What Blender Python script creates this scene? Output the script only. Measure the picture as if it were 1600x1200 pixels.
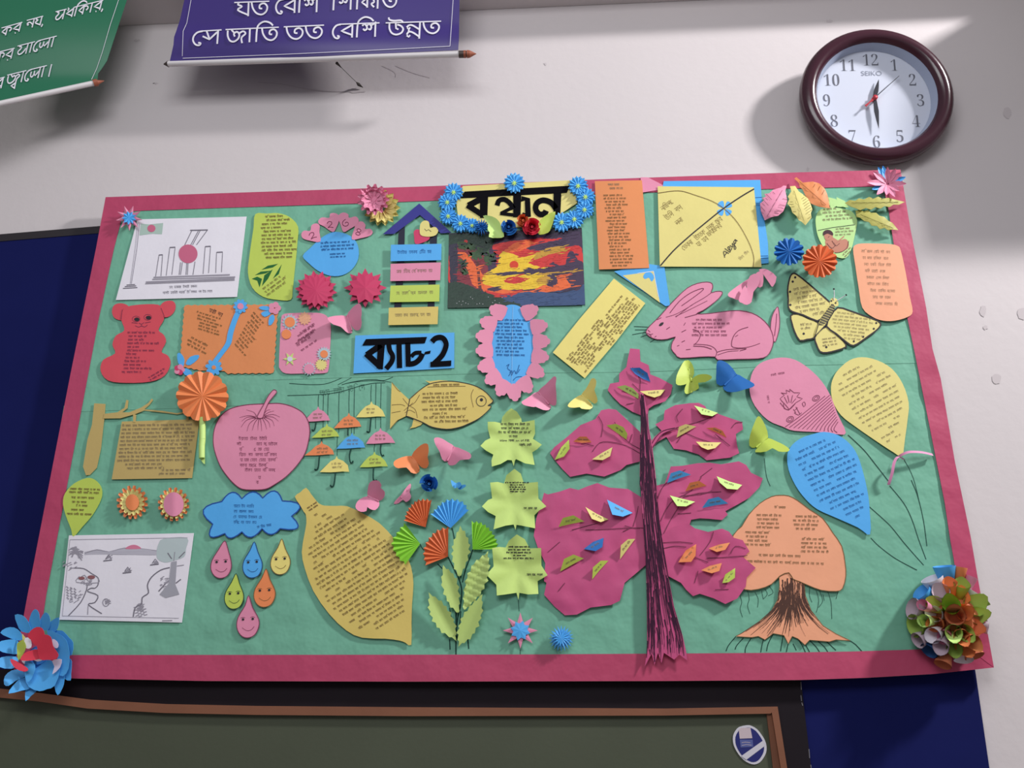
import bpy, math, random
from mathutils import Vector, Matrix, noise
from mathutils.geometry import delaunay_2d_cdt

for o in list(bpy.data.objects):
    bpy.data.objects.remove(o)
S = bpy.context.scene
COL = S.collection
R = math.radians

# ------------------------------------------------------------------ camera
FOC, DIST, EYE = 1350.0, 1.8, 1.5
PITCH, YAW, ROLL = R(21.01), R(2.968), R(-0.2566)
cd = bpy.data.cameras.new('camera')
cam = bpy.data.objects.new('camera', cd)
COL.objects.link(cam)
cd.sensor_width = 36.0
cd.lens = FOC / 1600 * 36.0
cd.clip_start = 0.02
RM = Matrix.Rotation(YAW, 3, 'Z') @ Matrix.Rotation(PITCH, 3, 'X') @ Matrix(((1, 0, 0), (0, 0, -1), (0, 1, 0))) @ Matrix.Rotation(ROLL, 3, 'Z')
cam.matrix_world = Matrix.Translation((0, -DIST, EYE)) @ RM.to_4x4()
S.camera = cam

# ------------------------------------------------------------------ light and exposure
S.view_settings.view_transform = 'Standard'
S.view_settings.look = 'None'
S.view_settings.gamma = 1.0
S.view_settings.use_curve_mapping = False
S.view_settings.exposure = 0.0
w = bpy.data.worlds.new('room_ambient')
S.world = w
w.use_nodes = True
w.node_tree.nodes['Background'].inputs[0].default_value = (0.95, 0.93, 1.0, 1)
w.node_tree.nodes['Background'].inputs[1].default_value = 0.27


def area(name, loc, target, sx, sy, power, color):
    l = bpy.data.lights.new(name, 'AREA')
    l.shape = 'RECTANGLE'
    l.size, l.size_y, l.energy, l.color = sx, sy, power, color
    o = bpy.data.objects.new(name, l)
    COL.objects.link(o)
    o.location = loc
    o.rotation_euler = (Vector(target) - Vector(loc)).to_track_quat('-Z', 'Y').to_euler()
    return o


# added soft fill from behind the camera, no real source, and the lamp under the ceiling on the right
area('window_daylight', (-0.3, -2.6, 3.3), (-0.4, 0, 2.2), 1.8, 0.9, 31, (0.97, 0.98, 1.0))
area('ceiling_lamp', (3.0, -1.4, 4.3), (0.2, 0, 2.5), 0.28, 0.28, 148, (1.0, 0.97, 0.97))


# ------------------------------------------------------------------ materials
def lin(c):
    return tuple(((v / 255) / 12.92 if v / 255 <= 0.04045 else ((v / 255 + 0.055) / 1.055) ** 2.4) for v in c) + (1,)


MATS = {}


def mat(name, rgb, rough=0.75, spec=0.25, bump=0.0, scale=60, var=0.0, vscale=6, bdist=0.002):
    if name in MATS:
        return MATS[name]
    m = bpy.data.materials.new(name)
    MATS[name] = m
    m.use_nodes = True
    nt = m.node_tree
    p = nt.nodes['Principled BSDF']
    p.inputs['Base Color'].default_value = lin(rgb)
    p.inputs['Roughness'].default_value = rough
    p.inputs['Specular IOR Level'].default_value = spec
    if var > 0 or bump > 0:
        tc = nt.nodes.new('ShaderNodeTexCoord')
    if var > 0:
        n = nt.nodes.new('ShaderNodeTexNoise')
        n.inputs['Scale'].default_value = vscale
        n.inputs['Detail'].default_value = 6
        nt.links.new(tc.outputs['Object'], n.inputs['Vector'])
        mx = nt.nodes.new('ShaderNodeMix')
        mx.data_type = 'RGBA'
        c = lin(rgb)
        mx.inputs[6].default_value = tuple(v * (1 - var) for v in c[:3]) + (1,)
        mx.inputs[7].default_value = tuple(min(1, v * (1 + var)) for v in c[:3]) + (1,)
        nt.links.new(n.outputs['Fac'], mx.inputs[0])
        nt.links.new(mx.outputs[2], p.inputs['Base Color'])
    if bump > 0:
        n2 = nt.nodes.new('ShaderNodeTexNoise')
        n2.inputs['Scale'].default_value = scale
        n2.inputs['Detail'].default_value = 4
        nt.links.new(tc.outputs['Object'], n2.inputs['Vector'])
        b = nt.nodes.new('ShaderNodeBump')
        b.inputs['Strength'].default_value = bump
        b.inputs['Distance'].default_value = bdist
        nt.links.new(n2.outputs['Fac'], b.inputs['Height'])
        nt.links.new(b.outputs['Normal'], p.inputs['Normal'])
    return m


PAL = dict(green=(116, 180, 154), crimson=(186, 68, 104), magenta=(196, 78, 128), pink=(228, 144, 174), hotpink=(206, 56, 102),
           yellow=(238, 223, 128), mustard=(220, 197, 107), lime=(199, 227, 126), limeyellow=(193, 214, 92), fanlime=(141, 210, 62),
           leafgreen=(184, 210, 120), blue=(83, 175, 242), deepblue=(40, 112, 188), orange=(228, 143, 88), fanorange=(218, 112, 66),
           peach=(244, 171, 133), bearred=(218, 78, 92), white=(238, 235, 244), red=(220, 56, 79), lavender=(219, 209, 235),
           olive=(182, 178, 90), navypaper=(45, 45, 139), maroon=(160, 43, 75), flowerorange=(240, 141, 86), palegreen=(188, 229, 150),
           paleyellow=(228, 216, 134), brown=(160, 98, 71), black=(13, 12, 17), palelime=(203, 238, 139))
mat('green', PAL['green'], 0.6, 0.35, bump=0.45, scale=9, var=0.05, vscale=12, bdist=0.02)
mat('crimson', PAL['crimson'], 0.55, 0.4, bump=0.35, scale=10, var=0.05, vscale=12, bdist=0.015)
mat('black', PAL['black'], 0.85, 0.08)
for k, v in PAL.items():
    mat(k, v, 0.55, 0.4, bump=0.12, scale=90, var=0.04, vscale=25)
INK = mat('black_ink', (46, 42, 48), 0.6, 0.3)
INKSOFT = mat('faded_pen_ink', (136, 120, 96), 0.7, 0.2)
INKBLUE = mat('blue_pen_ink', (40, 96, 158), 0.7, 0.2)
INKGREEN = mat('dark_green_ink', (28, 66, 58), 0.7, 0.2)
INKPLUM = mat('plum_ink', (124, 56, 84), 0.7, 0.2)
INKDARKPLUM = mat('dark_plum_ink', (56, 22, 48), 0.7, 0.2)
INKBROWN = mat('brown_ink', (122, 98, 62), 0.7, 0.2)
PENCIL = mat('pencil_grey', (158, 154, 166), 0.8, 0.2)
PENCILDARK = mat('dark_pencil_grey', (122, 118, 130), 0.8, 0.2)

# ------------------------------------------------------------------ places on the wall
BOARD = 0.040            # front face of the display board stands this far off the wall


def Pw(x, y, off):
    """the point on the plane 'off' metres in front of the wall that lies on the sight line x, y"""
    d = RM @ Vector(((x - 800) / FOC, -(y - 600) / FOC, -1))
    t = (DIST - off) / d.y
    return Vector((d.x * t, -off, EYE + d.z * t))


def P(x, y, d):
    return Pw(x, y, BOARD + d)


CROPS = dict(C1=(0, 0, 4), C2=(240, 0, 3.0769), C3=(1200, 20, 4), C4=(150, 300, 5.3333), C5=(370, 280, 5.3333), C6=(530, 270, 4.8), C7=(680, 260, 5.2192),
             C8=(900, 260, 5), D1=(1120, 260, 5), D2=(1200, 370, 6), D3=(960, 420, 5.7143), D4=(730, 430, 5.7143), D5=(150, 460, 4.2105), D6=(500, 470, 5.7143),
             D7=(90, 570, 4.2857), D8=(310, 580, 6), E1=(430, 580, 5), E2=(590, 730, 4), E3=(740, 560, 5.4545), E4=(840, 530, 4.3243), E5=(840, 740, 3.75),
             E6=(1130, 540, 3.871), E7=(1110, 750, 3.871), E8=(1370, 840, 4.6154), F1=(0, 930, 6), F2=(80, 810, 6.3158), F3=(300, 750, 4.6154),
             F4=(440, 750, 4.4444), F5=(0, 1000, 2.5), F6=(1040, 1020, 2.857), F7=(760, 940, 10), F8=(100, 690, 7.2727), G7=(1120, 1100, 11.43), G8=(0, 0, 6.154), PX=(0, 0, 1))


def C(k, *v):
    """tracing measured on an enlarged detail, brought back to the frame of the photograph"""
    x0, y0, s = CROPS[k]
    return [(x0 + v[i] / s, y0 + v[i + 1] / s) for i in range(0, len(v), 2)]


def smooth(pts, k=4, closed=True):
    n = len(pts)
    out = []
    rng = range(n) if closed else range(n - 1)
    for i in rng:
        if closed:
            p0, p1, p2, p3 = pts[i - 1], pts[i], pts[(i + 1) % n], pts[(i + 2) % n]
        else:
            p0, p1, p2, p3 = pts[max(i - 1, 0)], pts[i], pts[i + 1], pts[min(i + 2, n - 1)]
        for j in range(k):
            t = j / k
            q = []
            for a in (0, 1):
                q.append(0.5 * (2 * p1[a] + (p2[a] - p0[a]) * t + (2 * p0[a] - 5 * p1[a] + 4 * p2[a] - p3[a]) * t * t + (3 * p1[a] - p0[a] - 3 * p2[a] + p3[a]) * t ** 3))
            out.append(tuple(q))
    if not closed:
        out.append(pts[-1])
    return out


def ellipse(cx, cy, rx, ry, n=24, rot=0):
    out = []
    for i in range(n):
        a = 2 * math.pi * i / n
        x, y = rx * math.cos(a), ry * math.sin(a)
        out.append((cx + x * math.cos(rot) - y * math.sin(rot), cy + x * math.sin(rot) + y * math.cos(rot)))
    return out


def resample(pts, step, closed=True):
    out = []
    n = len(pts)
    for i in range(n if closed else n - 1):
        a, b = pts[i], pts[(i + 1) % n]
        L = math.hypot(b[0] - a[0], b[1] - a[1])
        k = max(1, int(math.ceil(L / step)))
        for j in range(k):
            out.append((a[0] + (b[0] - a[0]) * j / k, a[1] + (b[1] - a[1]) * j / k))
    if not closed:
        out.append(pts[-1])
    return out


def inside(x, y, pts):
    c = False
    j = len(pts) - 1
    for i in range(len(pts)):
        xi, yi = pts[i]
        xj, yj = pts[j]
        if (yi > y) != (yj > y) and x < (xj - xi) * (y - yi) / (yj - yi) + xi:
            c = not c
        j = i
    return c


def wav(amp, wl, seed=0):
    return lambda x, y: amp * noise.noise(Vector((x / wl, y / wl, seed * 7.3)))


class B:
    """collects the surfaces of one object; every material used becomes a slot"""

    def __init__(s, place=P):
        s.v, s.f, s.mi, s.sm, s.mats = [], [], [], [], []
        s.P = place
        s.d, s.lift = 0.0, None
        s.k = 0

    def m(s, material):
        if isinstance(material, str):
            material = MATS[material]
        if material not in s.mats:
            s.mats.append(material)
        return s.mats.index(material)

    def face(s, idx, mi, sm=False):
        s.f.append(idx)
        s.mi.append(mi)
        s.sm.append(sm)

    def raw(s, verts, faces, material, sm=False):
        b = len(s.v)
        s.v += [Vector(v) for v in verts]
        i = s.m(material)
        for f in faces:
            s.face([b + q for q in f], i, sm)

    def depth(s, x, y):
        return s.d + (s.lift(x, y) if s.lift else 0)

    def poly(s, pts, d, material, th=0.0007, grid=None, lift=None, keep=True):
        area2 = sum(pts[i - 1][0] * pts[i][1] - pts[i][0] * pts[i - 1][1] for i in range(len(pts)))
        if area2 > 0:
            pts = pts[::-1]
        if keep:
            s.d, s.lift = d, lift
        dd = lambda x, y: d + (lift(x, y) if lift else 0)
        mi = s.m(material)
        b = len(s.v)
        if grid is None:
            n = len(pts)
            for x, y in pts:
                s.v.append(s.P(x, y, dd(x, y)))
            s.face(list(range(b, b + n)), mi)
            ring = list(range(b, b + n))
        else:
            bd = resample(pts, grid)
            xs, ys = [p[0] for p in bd], [p[1] for p in bd]
            allp = list(bd)
            y = min(ys) + grid * 0.5
            row = 0
            while y < max(ys):
                x = min(xs) + grid * (0.5 if row % 2 else 0.1)
                while x < max(xs):
                    if inside(x, y, pts) and min((x - q[0]) ** 2 + (y - q[1]) ** 2 for q in bd) > (grid * 0.5) ** 2:
                        allp.append((x, y))
                    x += grid
                y += grid
                row += 1
            n = len(bd)
            vo, _, fo, ov, _, _ = delaunay_2d_cdt([Vector((p[0], -p[1])) for p in allp], [(i, (i + 1) % n) for i in range(n)], [], 1, 1e-5)
            mp = {}
            for i, l in enumerate(ov):
                for q in l:
                    mp[q] = i
            for q in vo:
                s.v.append(s.P(q.x, -q.y, dd(q.x, -q.y)))
            for f in fo:
                s.face([b + q for q in f], mi, True)
            ring = [b + mp[i] for i in range(n) if i in mp]
        if th:
            n = len(ring)
            e = len(s.v)
            for i in ring:
                s.v.append(s.v[i].copy())
            c = len(s.v)
            for i in ring:
                s.v.append(s.v[i] + Vector((0, th, 0)))
            for i in range(n):
                j = (i + 1) % n
                s.face([e + i, c + i, c + j, e + j], mi)
            if grid is None:
                s.face([c + n - 1 - i for i in range(n)], mi)
            else:
                k = len(s.v)
                for q in range(len(vo)):
                    s.v.append(s.v[b + q] + Vector((0, th, 0)))
                for f in fo:
                    s.face([k + q for q in reversed(f)], mi, True)
        return s

    def ink(s, pts, wpx, material=None, eps=0.00045, closed=False, sm=0, taper=None):
        if sm:
            pts = smooth(pts, sm, closed)
        if closed:
            pts = pts + [pts[0]]
        pts = [p for i, p in enumerate(pts) if i == 0 or math.hypot(p[0] - pts[i - 1][0], p[1] - pts[i - 1][1]) > 1e-3]
        if len(pts) < 2:
            return s
        if s.lift and not taper:
            pts = resample(pts, 5, False)
        n = len(pts)
        wpx = wpx * 0.9
        mi = s.m(material or INK)
        s.k = (s.k + 1) % 9
        b = len(s.v)
        for i, (x, y) in enumerate(pts):
            ax, ay = pts[max(i - 1, 0)]
            cx, cy = pts[min(i + 1, n - 1)]
            if closed and i in (0, n - 1):
                ax, ay = pts[n - 2]
                cx, cy = pts[1]
            L = math.hypot(cx - ax, cy - ay) or 1
            h = wpx / 2 * (taper(i / (n - 1)) if taper else 1)
            nx, ny = -(cy - ay) / L * h, (cx - ax) / L * h
            z = s.depth(x, y) + eps + s.k * 4e-6
            s.v.append(s.P(x + nx, y + ny, z))
            s.v.append(s.P(x - nx, y - ny, z))
        for i in range(n - 1):
            q = b + 2 * i
            s.face([q, q + 1, q + 3, q + 2], mi)
        return s

    def blot(s, pts, material, eps=0.0003):
        """an inked or coloured area lying on the sheet last added"""
        area2 = sum(pts[i - 1][0] * pts[i][1] - pts[i][0] * pts[i - 1][1] for i in range(len(pts)))
        if area2 > 0:
            pts = pts[::-1]
        b = len(s.v)
        s.k = (s.k + 1) % 9
        for x, y in pts:
            s.v.append(s.P(x, y, s.depth(x, y) + eps + s.k * 4e-6))
        s.face(list(range(b, b + len(pts))), s.m(material))
        return s

    def build(s, name, parent=None, origin=None, loc=None):
        if origin is None:
            lo = [min(v[i] for v in s.v) for i in range(3)]
            hi = [max(v[i] for v in s.v) for i in range(3)]
            origin = Vector(((lo[0] + hi[0]) / 2, hi[1], (lo[2] + hi[2]) / 2))
        me = bpy.data.meshes.new(name)
        me.from_pydata([v - origin for v in s.v], [], s.f)
        for m_ in s.mats:
            me.materials.append(m_)
        me.polygons.foreach_set('material_index', s.mi)
        me.polygons.foreach_set('use_smooth', s.sm)
        me.update()
        o = bpy.data.objects.new(name, me)
        COL.objects.link(o)
        if parent is not None:
            base = parent['_w'] if '_w' in parent else parent.location
            o.parent = parent
            o.location = origin - Vector(base)
        else:
            o.location = origin
        o['_w'] = tuple(origin)
        return o


def tag(o, label, cat, group=None, kind=None):
    if label:
        o['label'] = label
    if cat:
        o['category'] = cat
    if group:
        o['group'] = group
    if kind:
        o['kind'] = kind
    return o


def root(name, loc, label, cat, group=None):
    o = bpy.data.objects.new(name, None)
    o.empty_display_size = 0.02
    COL.objects.link(o)
    o.location = loc
    o['_w'] = tuple(loc)
    return tag(o, label, cat, group)


def part(b, name, parent, label=None):
    o = b.build(name, parent)
    if label:
        o['label'] = label
    return o


# ------------------------------------------------------------------ handwriting: Bengali letter strokes in a unit em (matra at 1, foot at 0)
GLY = dict(
    aa=(.48, [[(.26, 1), (.22, 0)]]),
    i=(.52, [[(.22, 0), (.28, .9), (.42, 1.25), (.8, 1.46), (1.2, 1.36), (1.42, 1.14)]]),
    e=(.56, [[(.62, .99), (.32, .92), (.1, .66), (.06, .34), (.2, .05), (.42, -.02), (.5, .12), (.36, .16)]]),
    sa=(1.12, [[(.06, .62), (.46, .36), (.92, .86)], [(.30, .98), (.46, .40)], [(.98, 1), (.92, 0)]]),
    ja=(1.42, [[(.1, .92), (.1, .52), (.26, .18), (.54, .1), (.84, .3), (.92, .6), (.76, .8), (.54, .68), (.6, .46)], [(.94, .7), (1.2, .82), (1.36, .64), (1.08, .36), (1.12, -.04)], [(.36, .96), (.54, .76)]]),
    ta=(1.26, [[(.12, .96), (.2, .56), (.44, .2), (.8, .08), (1.1, .28), (1.18, .62), (.98, .86), (.7, .78), (.66, .54), (.84, .5)]]),
    ba=(.98, [[(.9, 1), (.86, 0)], [(.88, .92), (.1, .5), (.84, .2)]]),
    sha=(1.26, [[(.1, .82), (.24, .96), (.4, .8), (.42, .6), (.26, .5), (.16, .62)], [(.4, .82), (.6, .94), (.74, .74), (.66, .54), (.52, .6)], [(.7, .84), (1, .98)], [(1.04, 1.1), (1, 0)]]),
    u=(1.3, [[(.2, .96), (.2, .54), (.36, .2), (.66, .07), (1, .2), (1.12, .5), (.96, .74), (.72, .84)], [(.62, .96), (.64, .56), (.8, .46)], [(1.1, 1.02), (.95, 1.16), (.5, 1.15), (.2, 1.24), (.15, 1.42)]]),
    na=(1.0, [[(.08, .56), (.24, .7), (.5, .66), (.86, .34)], [(.1, .52), (.24, .4), (.3, .54)], [(.92, 1), (.88, 0)]]),
    nna=(1.06, [[(.06, .6), (.22, .76), (.46, .74), (.88, .44)], [(.1, .56), (.22, .46), (.28, .6)], [(.06, .04), (.2, .25), (.46, .2), (.9, -.14)], [(.06, -.02), (.2, -.14), (.28, 0)], [(.2, .42), (.2, .28)], [(.96, 1), (.9, -.3)]]),
    ya=(1.0, [[(.26, .98), (.2, .84), (.46, .7), (.18, .46), (.86, .1)], [(.92, 1), (.88, 0)]]),
    ksha=(1.5, [[(.5, 1), (.48, .1)], [(.5, .86), (.08, .5), (.48, .2)], [(.5, .82), (.86, .78), (1, .5), (.8, .36), (1, .12)], [(1.3, 1), (1.26, 0)]]),
    a=(1.16, [[(.12, .9), (.34, .86), (.36, .66), (.12, .4), (.28, .1), (.6, .18), (.9, .56)], [(1.02, 1), (.98, 0)]]),
    dha=(1.0, [[(.2, 1.1), (.36, .98), (.24, .78)], [(.88, .86), (.14, .5), (.86, .16)], [(.92, 1), (.88, 0)]]),
    ka=(1.3, [[(.66, 1), (.62, 0)], [(.64, .9), (.1, .5), (.62, .16)], [(.64, .82), (1, .8), (1.16, .56), (.98, .36)]]),
    ra=(.98, [[(.9, 1), (.86, 0)], [(.88, .92), (.1, .5), (.84, .2)], [(.4, -.04), (.5, -.04)]]),
    la=(1.16, [[(.1, .78), (.1, .42), (.26, .24), (.44, .44), (.46, .78)], [(.46, .56), (.6, .3), (.94, .64)], [(1.02, 1), (.98, 0)]]),
    jba=(1.46, [[(.1, .92), (.1, .52), (.26, .22), (.54, .16), (.84, .34), (.92, .6), (.76, .8), (.54, .68)], [(.94, .7), (1.2, .82), (1.36, .64), (1.1, .36), (1.08, -.5)], [(1.08, .06), (.62, -.14), (1.08, -.42)], [(.36, .96), (.54, .76)]]),
    danda=(.5, [[(.24, 1), (.2, 0)]]), comma=(.4, [[(.14, .08), (.24, .04), (.12, -.22)]]),
)
NOMATRA = {'e', 'dha', 'danda', 'comma', 'gap'}
COMMON = ['aa', 'aa', 'i', 'e', 'sa', 'ja', 'ta', 'ba', 'na', 'ya', 'ka', 'ra', 'ra', 'la', 'a', 'u']


def word(b, keys, x, y, ex, ey, ux, uy, wpx, m, wobble=0, rnd=None, eps=0.00045, sm=0):
    """letters from the point x, y on the headline; (ex, ey) runs one em along the line, (ux, uy) one em down"""
    adv = 0
    for k in keys:
        w_, st = GLY[k]
        for s_ in st:
            pts = []
            for (gx, gy) in s_:
                q = 1 - gy
                px = x + (adv + gx) * ex + q * ux
                py = y + (adv + gx) * ey + q * uy
                if wobble:
                    px += rnd.uniform(-wobble, wobble)
                    py += rnd.uniform(-wobble, wobble)
                pts.append((px, py))
            b.ink(pts, wpx, m, eps, sm=sm if len(pts) > 3 else 0)
        if k not in NOMATRA:
            b.ink([(x + (adv - .06) * ex, y + (adv - .06) * ey), (x + (adv + w_ + .06) * ex, y + (adv + w_ + .06) * ey)], wpx * (.7 if sm else 1), m, eps)
        adv += w_
    return adv


def wlen(keys):
    return sum(GLY[k][0] for k in keys)


def write(b, x, y, w_, h, n, ang=0, m=None, seed=1, fill=(0.75, 1.0), wpx=0.75, align='l', k=0.5, within=None, skip=0.0):
    """n lines of small handwriting inside the box whose top left corner is x, y (photo frame), turned by ang degrees"""
    rnd = random.Random(seed)
    m = m or INKSOFT
    wpx = wpx * 0.56
    ca, sa = math.cos(R(ang)), math.sin(R(ang))
    pitch = h / n
    em = pitch * k
    for i in range(n):
        L = w_ * rnd.uniform(*fill)
        t = (w_ - L) / 2 if align == 'c' else rnd.uniform(0, (w_ - L) * 0.5)
        end = t + L
        v = i * pitch + pitch * 0.25
        while t < end - em:
            keys = [rnd.choice(COMMON) for _ in range(rnd.randint(2, 5))]
            l = wlen(keys) * em * 0.62
            if t + l > end + em:
                keys = keys[:2]
                l = wlen(keys) * em * 0.62
            px, py = x + t * ca - v * sa, y + t * sa + v * ca
            qx, qy = px + l * ca, py + l * sa
            if (within is None or (inside(px, py, within) and inside(qx, qy, within) and inside(px - em * sa, py + em * ca, within))) and rnd.random() >= skip:
                word(b, keys, px, py, em * 0.62 * ca, em * 0.62 * sa, -em * sa, em * ca, wpx, m, em * 0.05, rnd)
            t += l + em * rnd.uniform(0.5, 0.9)
    return b


def tube(b, p0, p1, r0, r1, material, n=14, caps=True):
    p0, p1 = Vector(p0), Vector(p1)
    ax = (p1 - p0).normalized()
    u = ax.orthogonal().normalized()
    v = ax.cross(u)
    vs = []
    for p, r in ((p0, r0), (p1, r1)):
        for i in range(n):
            a = 2 * math.pi * i / n
            vs.append(p + u * (r * math.cos(a)) + v * (r * math.sin(a)))
    b.raw(vs, [[i, (i + 1) % n, n + (i + 1) % n, n + i] for i in range(n)], material, True)
    if caps:
        b.raw(vs, [list(range(n))[::-1], list(range(n, 2 * n))], material)


def box(b, lo, hi, material):
    x0, y0, z0 = lo
    x1, y1, z1 = hi
    v = [(x0, y0, z0), (x1, y0, z0), (x1, y1, z0), (x0, y1, z0), (x0, y0, z1), (x1, y0, z1), (x1, y1, z1), (x0, y1, z1)]
    b.raw(v, [[3, 2, 1, 0], [4, 5, 6, 7], [0, 1, 5, 4], [1, 2, 6, 5], [2, 3, 7, 6], [3, 0, 4, 7]], material)


# ------------------------------------------------------------------ the room
mat('wall_paint', (212, 205, 206), 0.85, 0.2, bump=0.25, scale=45, var=0.03, vscale=2.2)
mat('wall_smudge', (200, 192, 194), 0.85, 0.2)
mat('ceiling_paint', (220, 214, 208), 0.9, 0.2)
mat('floor_cement', (120, 112, 104), 0.8, 0.3, var=0.1, vscale=3)
b = B(Pw)
box(b, (-4.2, 0, 0), (4.2, 0.12, 4.2), 'wall_paint')
rnd = random.Random(4)
for (cx, cy, rx, ry) in ((1536, 486, 5, 9), (1557, 592, 7, 8), (1598, 490, 8, 10), (1540, 512, 4, 3), (1296, 33, 5, 2), (213, 63, 5, 1.6), (242, 130, 4, 1), (555, 143, 16, 1.6), (1262, 264, 2, 3), (852, 100, 2, 1.5), (1574, 176, 7, 9)):
    b.d, b.lift = 0.0006, None
    b.blot([(x + rnd.uniform(-1, 1), y + rnd.uniform(-1, 1)) for x, y in ellipse(cx, cy, rx, ry, 14)], 'wall_smudge')
b.ink(C('C2', 500, 395, 620, 405, 720, 425, 830, 438, 950, 440), 1.2, 'wall_smudge', sm=3)
b.ink(C('C2', 1100, 315, 1160, 345, 1165, 370), 0.8, 'wall_smudge', sm=3)
b.ink(C('C2', 1165, 315, 1250, 350, 1330, 372), 0.8, 'wall_smudge', sm=3)
tag(b.build('wall_back', origin=Vector((0, 0, 0))), 'cream plastered wall behind the display board', 'wall', kind='structure')
b = B()
box(b, (-4.2, -0.13, 3.27), (4.2, -0.001, 4.199), 'wall_paint')
tag(b.build('trim_1'), 'plastered beam running along the top of the wall', 'beam', kind='structure')
mat('cupboard_grey', (150, 146, 140), 0.5, 0.4)
rt = root('wall_cupboard', Vector((1.47, 0, 2.82)), 'added grey box out of view, shading the wall beyond the clock', 'cupboard')  # added unseen box that casts the grey shade right of the clock
b = B()
box(b, (1.245, -0.255, 2.82), (1.70, -0.001, 3.26), 'cupboard_grey')
part(b, 'body', rt)
b = B()
box(b, (1.25, -0.27, 2.825), (1.470, -0.256, 3.255), 'cupboard_grey')
part(b, 'door', rt)
b = B()
box(b, (1.476, -0.27, 2.825), (1.695, -0.256, 3.255), 'cupboard_grey')
part(b, 'door', rt)
b = B()
box(b, (-4.2, -5, -0.1), (4.2, 0.12, 0), 'floor_cement')
tag(b.build('floor'), 'grey cement classroom floor', 'floor', kind='structure')

# ------------------------------------------------------------------ painted panel and blackboard below the display board
mat('navy_paint', (22, 28, 84), 0.8, 0.08, bump=0.15, scale=40, var=0.22, vscale=4)
mat('black_paint', (32, 26, 32), 0.7, 0.15, bump=0.15, scale=30, var=0.25, vscale=5)
mat('panel_rail', (46, 42, 46), 0.6, 0.3)
mat('chipped_paint', (120, 118, 124), 0.8, 0.2)
mat('slate_green', (78, 84, 68), 0.6, 0.3, bump=0.1, scale=120, var=0.12, vscale=5)
mat('brown_wood', (132, 86, 64), 0.55, 0.3, bump=0.15, scale=60, var=0.15, vscale=14)
rt = root('painted_panel', Pw(700, 1000, 0), 'dark navy painted wall panel with a black top rail behind the display board', 'panel')
b = B(Pw)
b.poly([(-420, 412), (0, 375), (157, 362), (1100, 316), (1419, 372), (1525, 1055), (1598, 1560), (-420, 1560)], 0.013, 'navy_paint', th=0.0125)
part(b, 'board', rt)
b = B(Pw)
b.poly([(-420, 399), (0, 366), (157, 353), (1100, 307), (1418, 365), (1420, 374), (1100, 318), (157, 364), (0, 377), (-420, 414)], 0.0145, 'panel_rail', th=0.0014)
part(b, 'top_rail', rt, 'black top rail')

rt = root('chalkboard', Pw(600, 1300, 0.02), 'green chalkboard in a brown wooden frame on a black backing under the display board', 'chalkboard')
b = B(Pw)
b.poly([(-420, 1024), (0, 1046), (400, 1050), (1250, 1050), (1267.5, 1200), (1300, 1480), (-420, 1480)], 0.0225, 'black_paint', th=0.0085)
for q in ((604, 130, 606, 165), (604, 190, 607, 215), (608, 222, 612, 236), (640, 430, 643, 470), (648, 500, 650, 514)):
    b.ink(C('F6', *q), 1.4, 'chipped_paint')
part(b, 'backing', rt, 'black painted backing')
top_o = [(-420, 1035), (-200, 1058), (0, 1076), (60, 1083), (136, 1093), (256, 1100), (400, 1103), (640, 1105), (1040, 1107), (1215, 1104)]
top_i = [(-420, 1050), (-200, 1073), (0, 1090), (60, 1096), (136, 1107), (256, 1114), (400, 1117), (640, 1119), (1040, 1118), (1204, 1115)]
b = B(Pw)
b.poly(top_i + [(1208, 1200), (1222, 1450), (-420, 1450)], 0.027, 'slate_green', th=0.0044)
part(b, 'writing_surface', rt)
b = B(Pw)
b.poly(top_o + top_i[::-1], 0.037, 'brown_wood', th=0.0144)
part(b, 'frame_rail', rt)
b = B(Pw)
b.poly([(1215, 1104), (1230, 1200), (1268, 1450), (1252, 1450), (1220, 1200), (1206, 1113)], 0.037, 'brown_wood', th=0.0144)
b.poly([(1206, 1113), (1220, 1200), (1252, 1450), (1238, 1450), (1208, 1200), (1198, 1116)], 0.031, 'brown_wood', th=0.0084)
part(b, 'frame_rail', rt)

mat('sticker_white', (206, 204, 214), 0.5, 0.4)
mat('sticker_navy', (32, 38, 110), 0.5, 0.4)
mat('sticker_pink', (200, 184, 190), 0.5, 0.4)
mat('sticker_pale_blue', (84, 94, 152), 0.5, 0.4)
b = B(Pw)
o_ = smooth(C('G7', 540, 378, 620, 390, 720, 450, 800, 550, 860, 650, 890, 760, 880, 870, 830, 970, 760, 1050, 670, 1080, 580, 1060, 480, 1000, 390, 900, 320, 780, 290, 680, 290, 570, 330, 480, 400, 410), 2)
cx, cy = C('G7', 588, 728)[0]
b.poly(o_, 0.0285, 'sticker_white', th=0.001)
i_ = [(cx + (x - cx) * 0.85, cy + (y - cy) * 0.88) for x, y in o_]
b.blot(i_, 'sticker_navy', 0.0003)
b.blot(C('G7', 392, 465, 430, 425, 600, 425, 635, 610, 410, 620), 'sticker_pink', 0.0006)
b.blot(C('G7', 410, 636, 640, 636, 652, 765, 425, 775), 'sticker_pale_blue', 0.0006)
b.ink(C('G7', 445, 690, 510, 680, 600, 690), 0.8, 'sticker_pink', 0.0008)
b.ink(C('G7', 445, 740, 530, 725, 620, 735), 0.8, 'sticker_pink', 0.0008)
b.blot(C('G7', 435, 930, 830, 650, 862, 745, 530, 995), 'sticker_white', 0.0008)
tag(b.build('sticker'), 'round blue and white sticker with a white diagonal band in the corner of the chalkboard', 'sticker')

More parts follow.
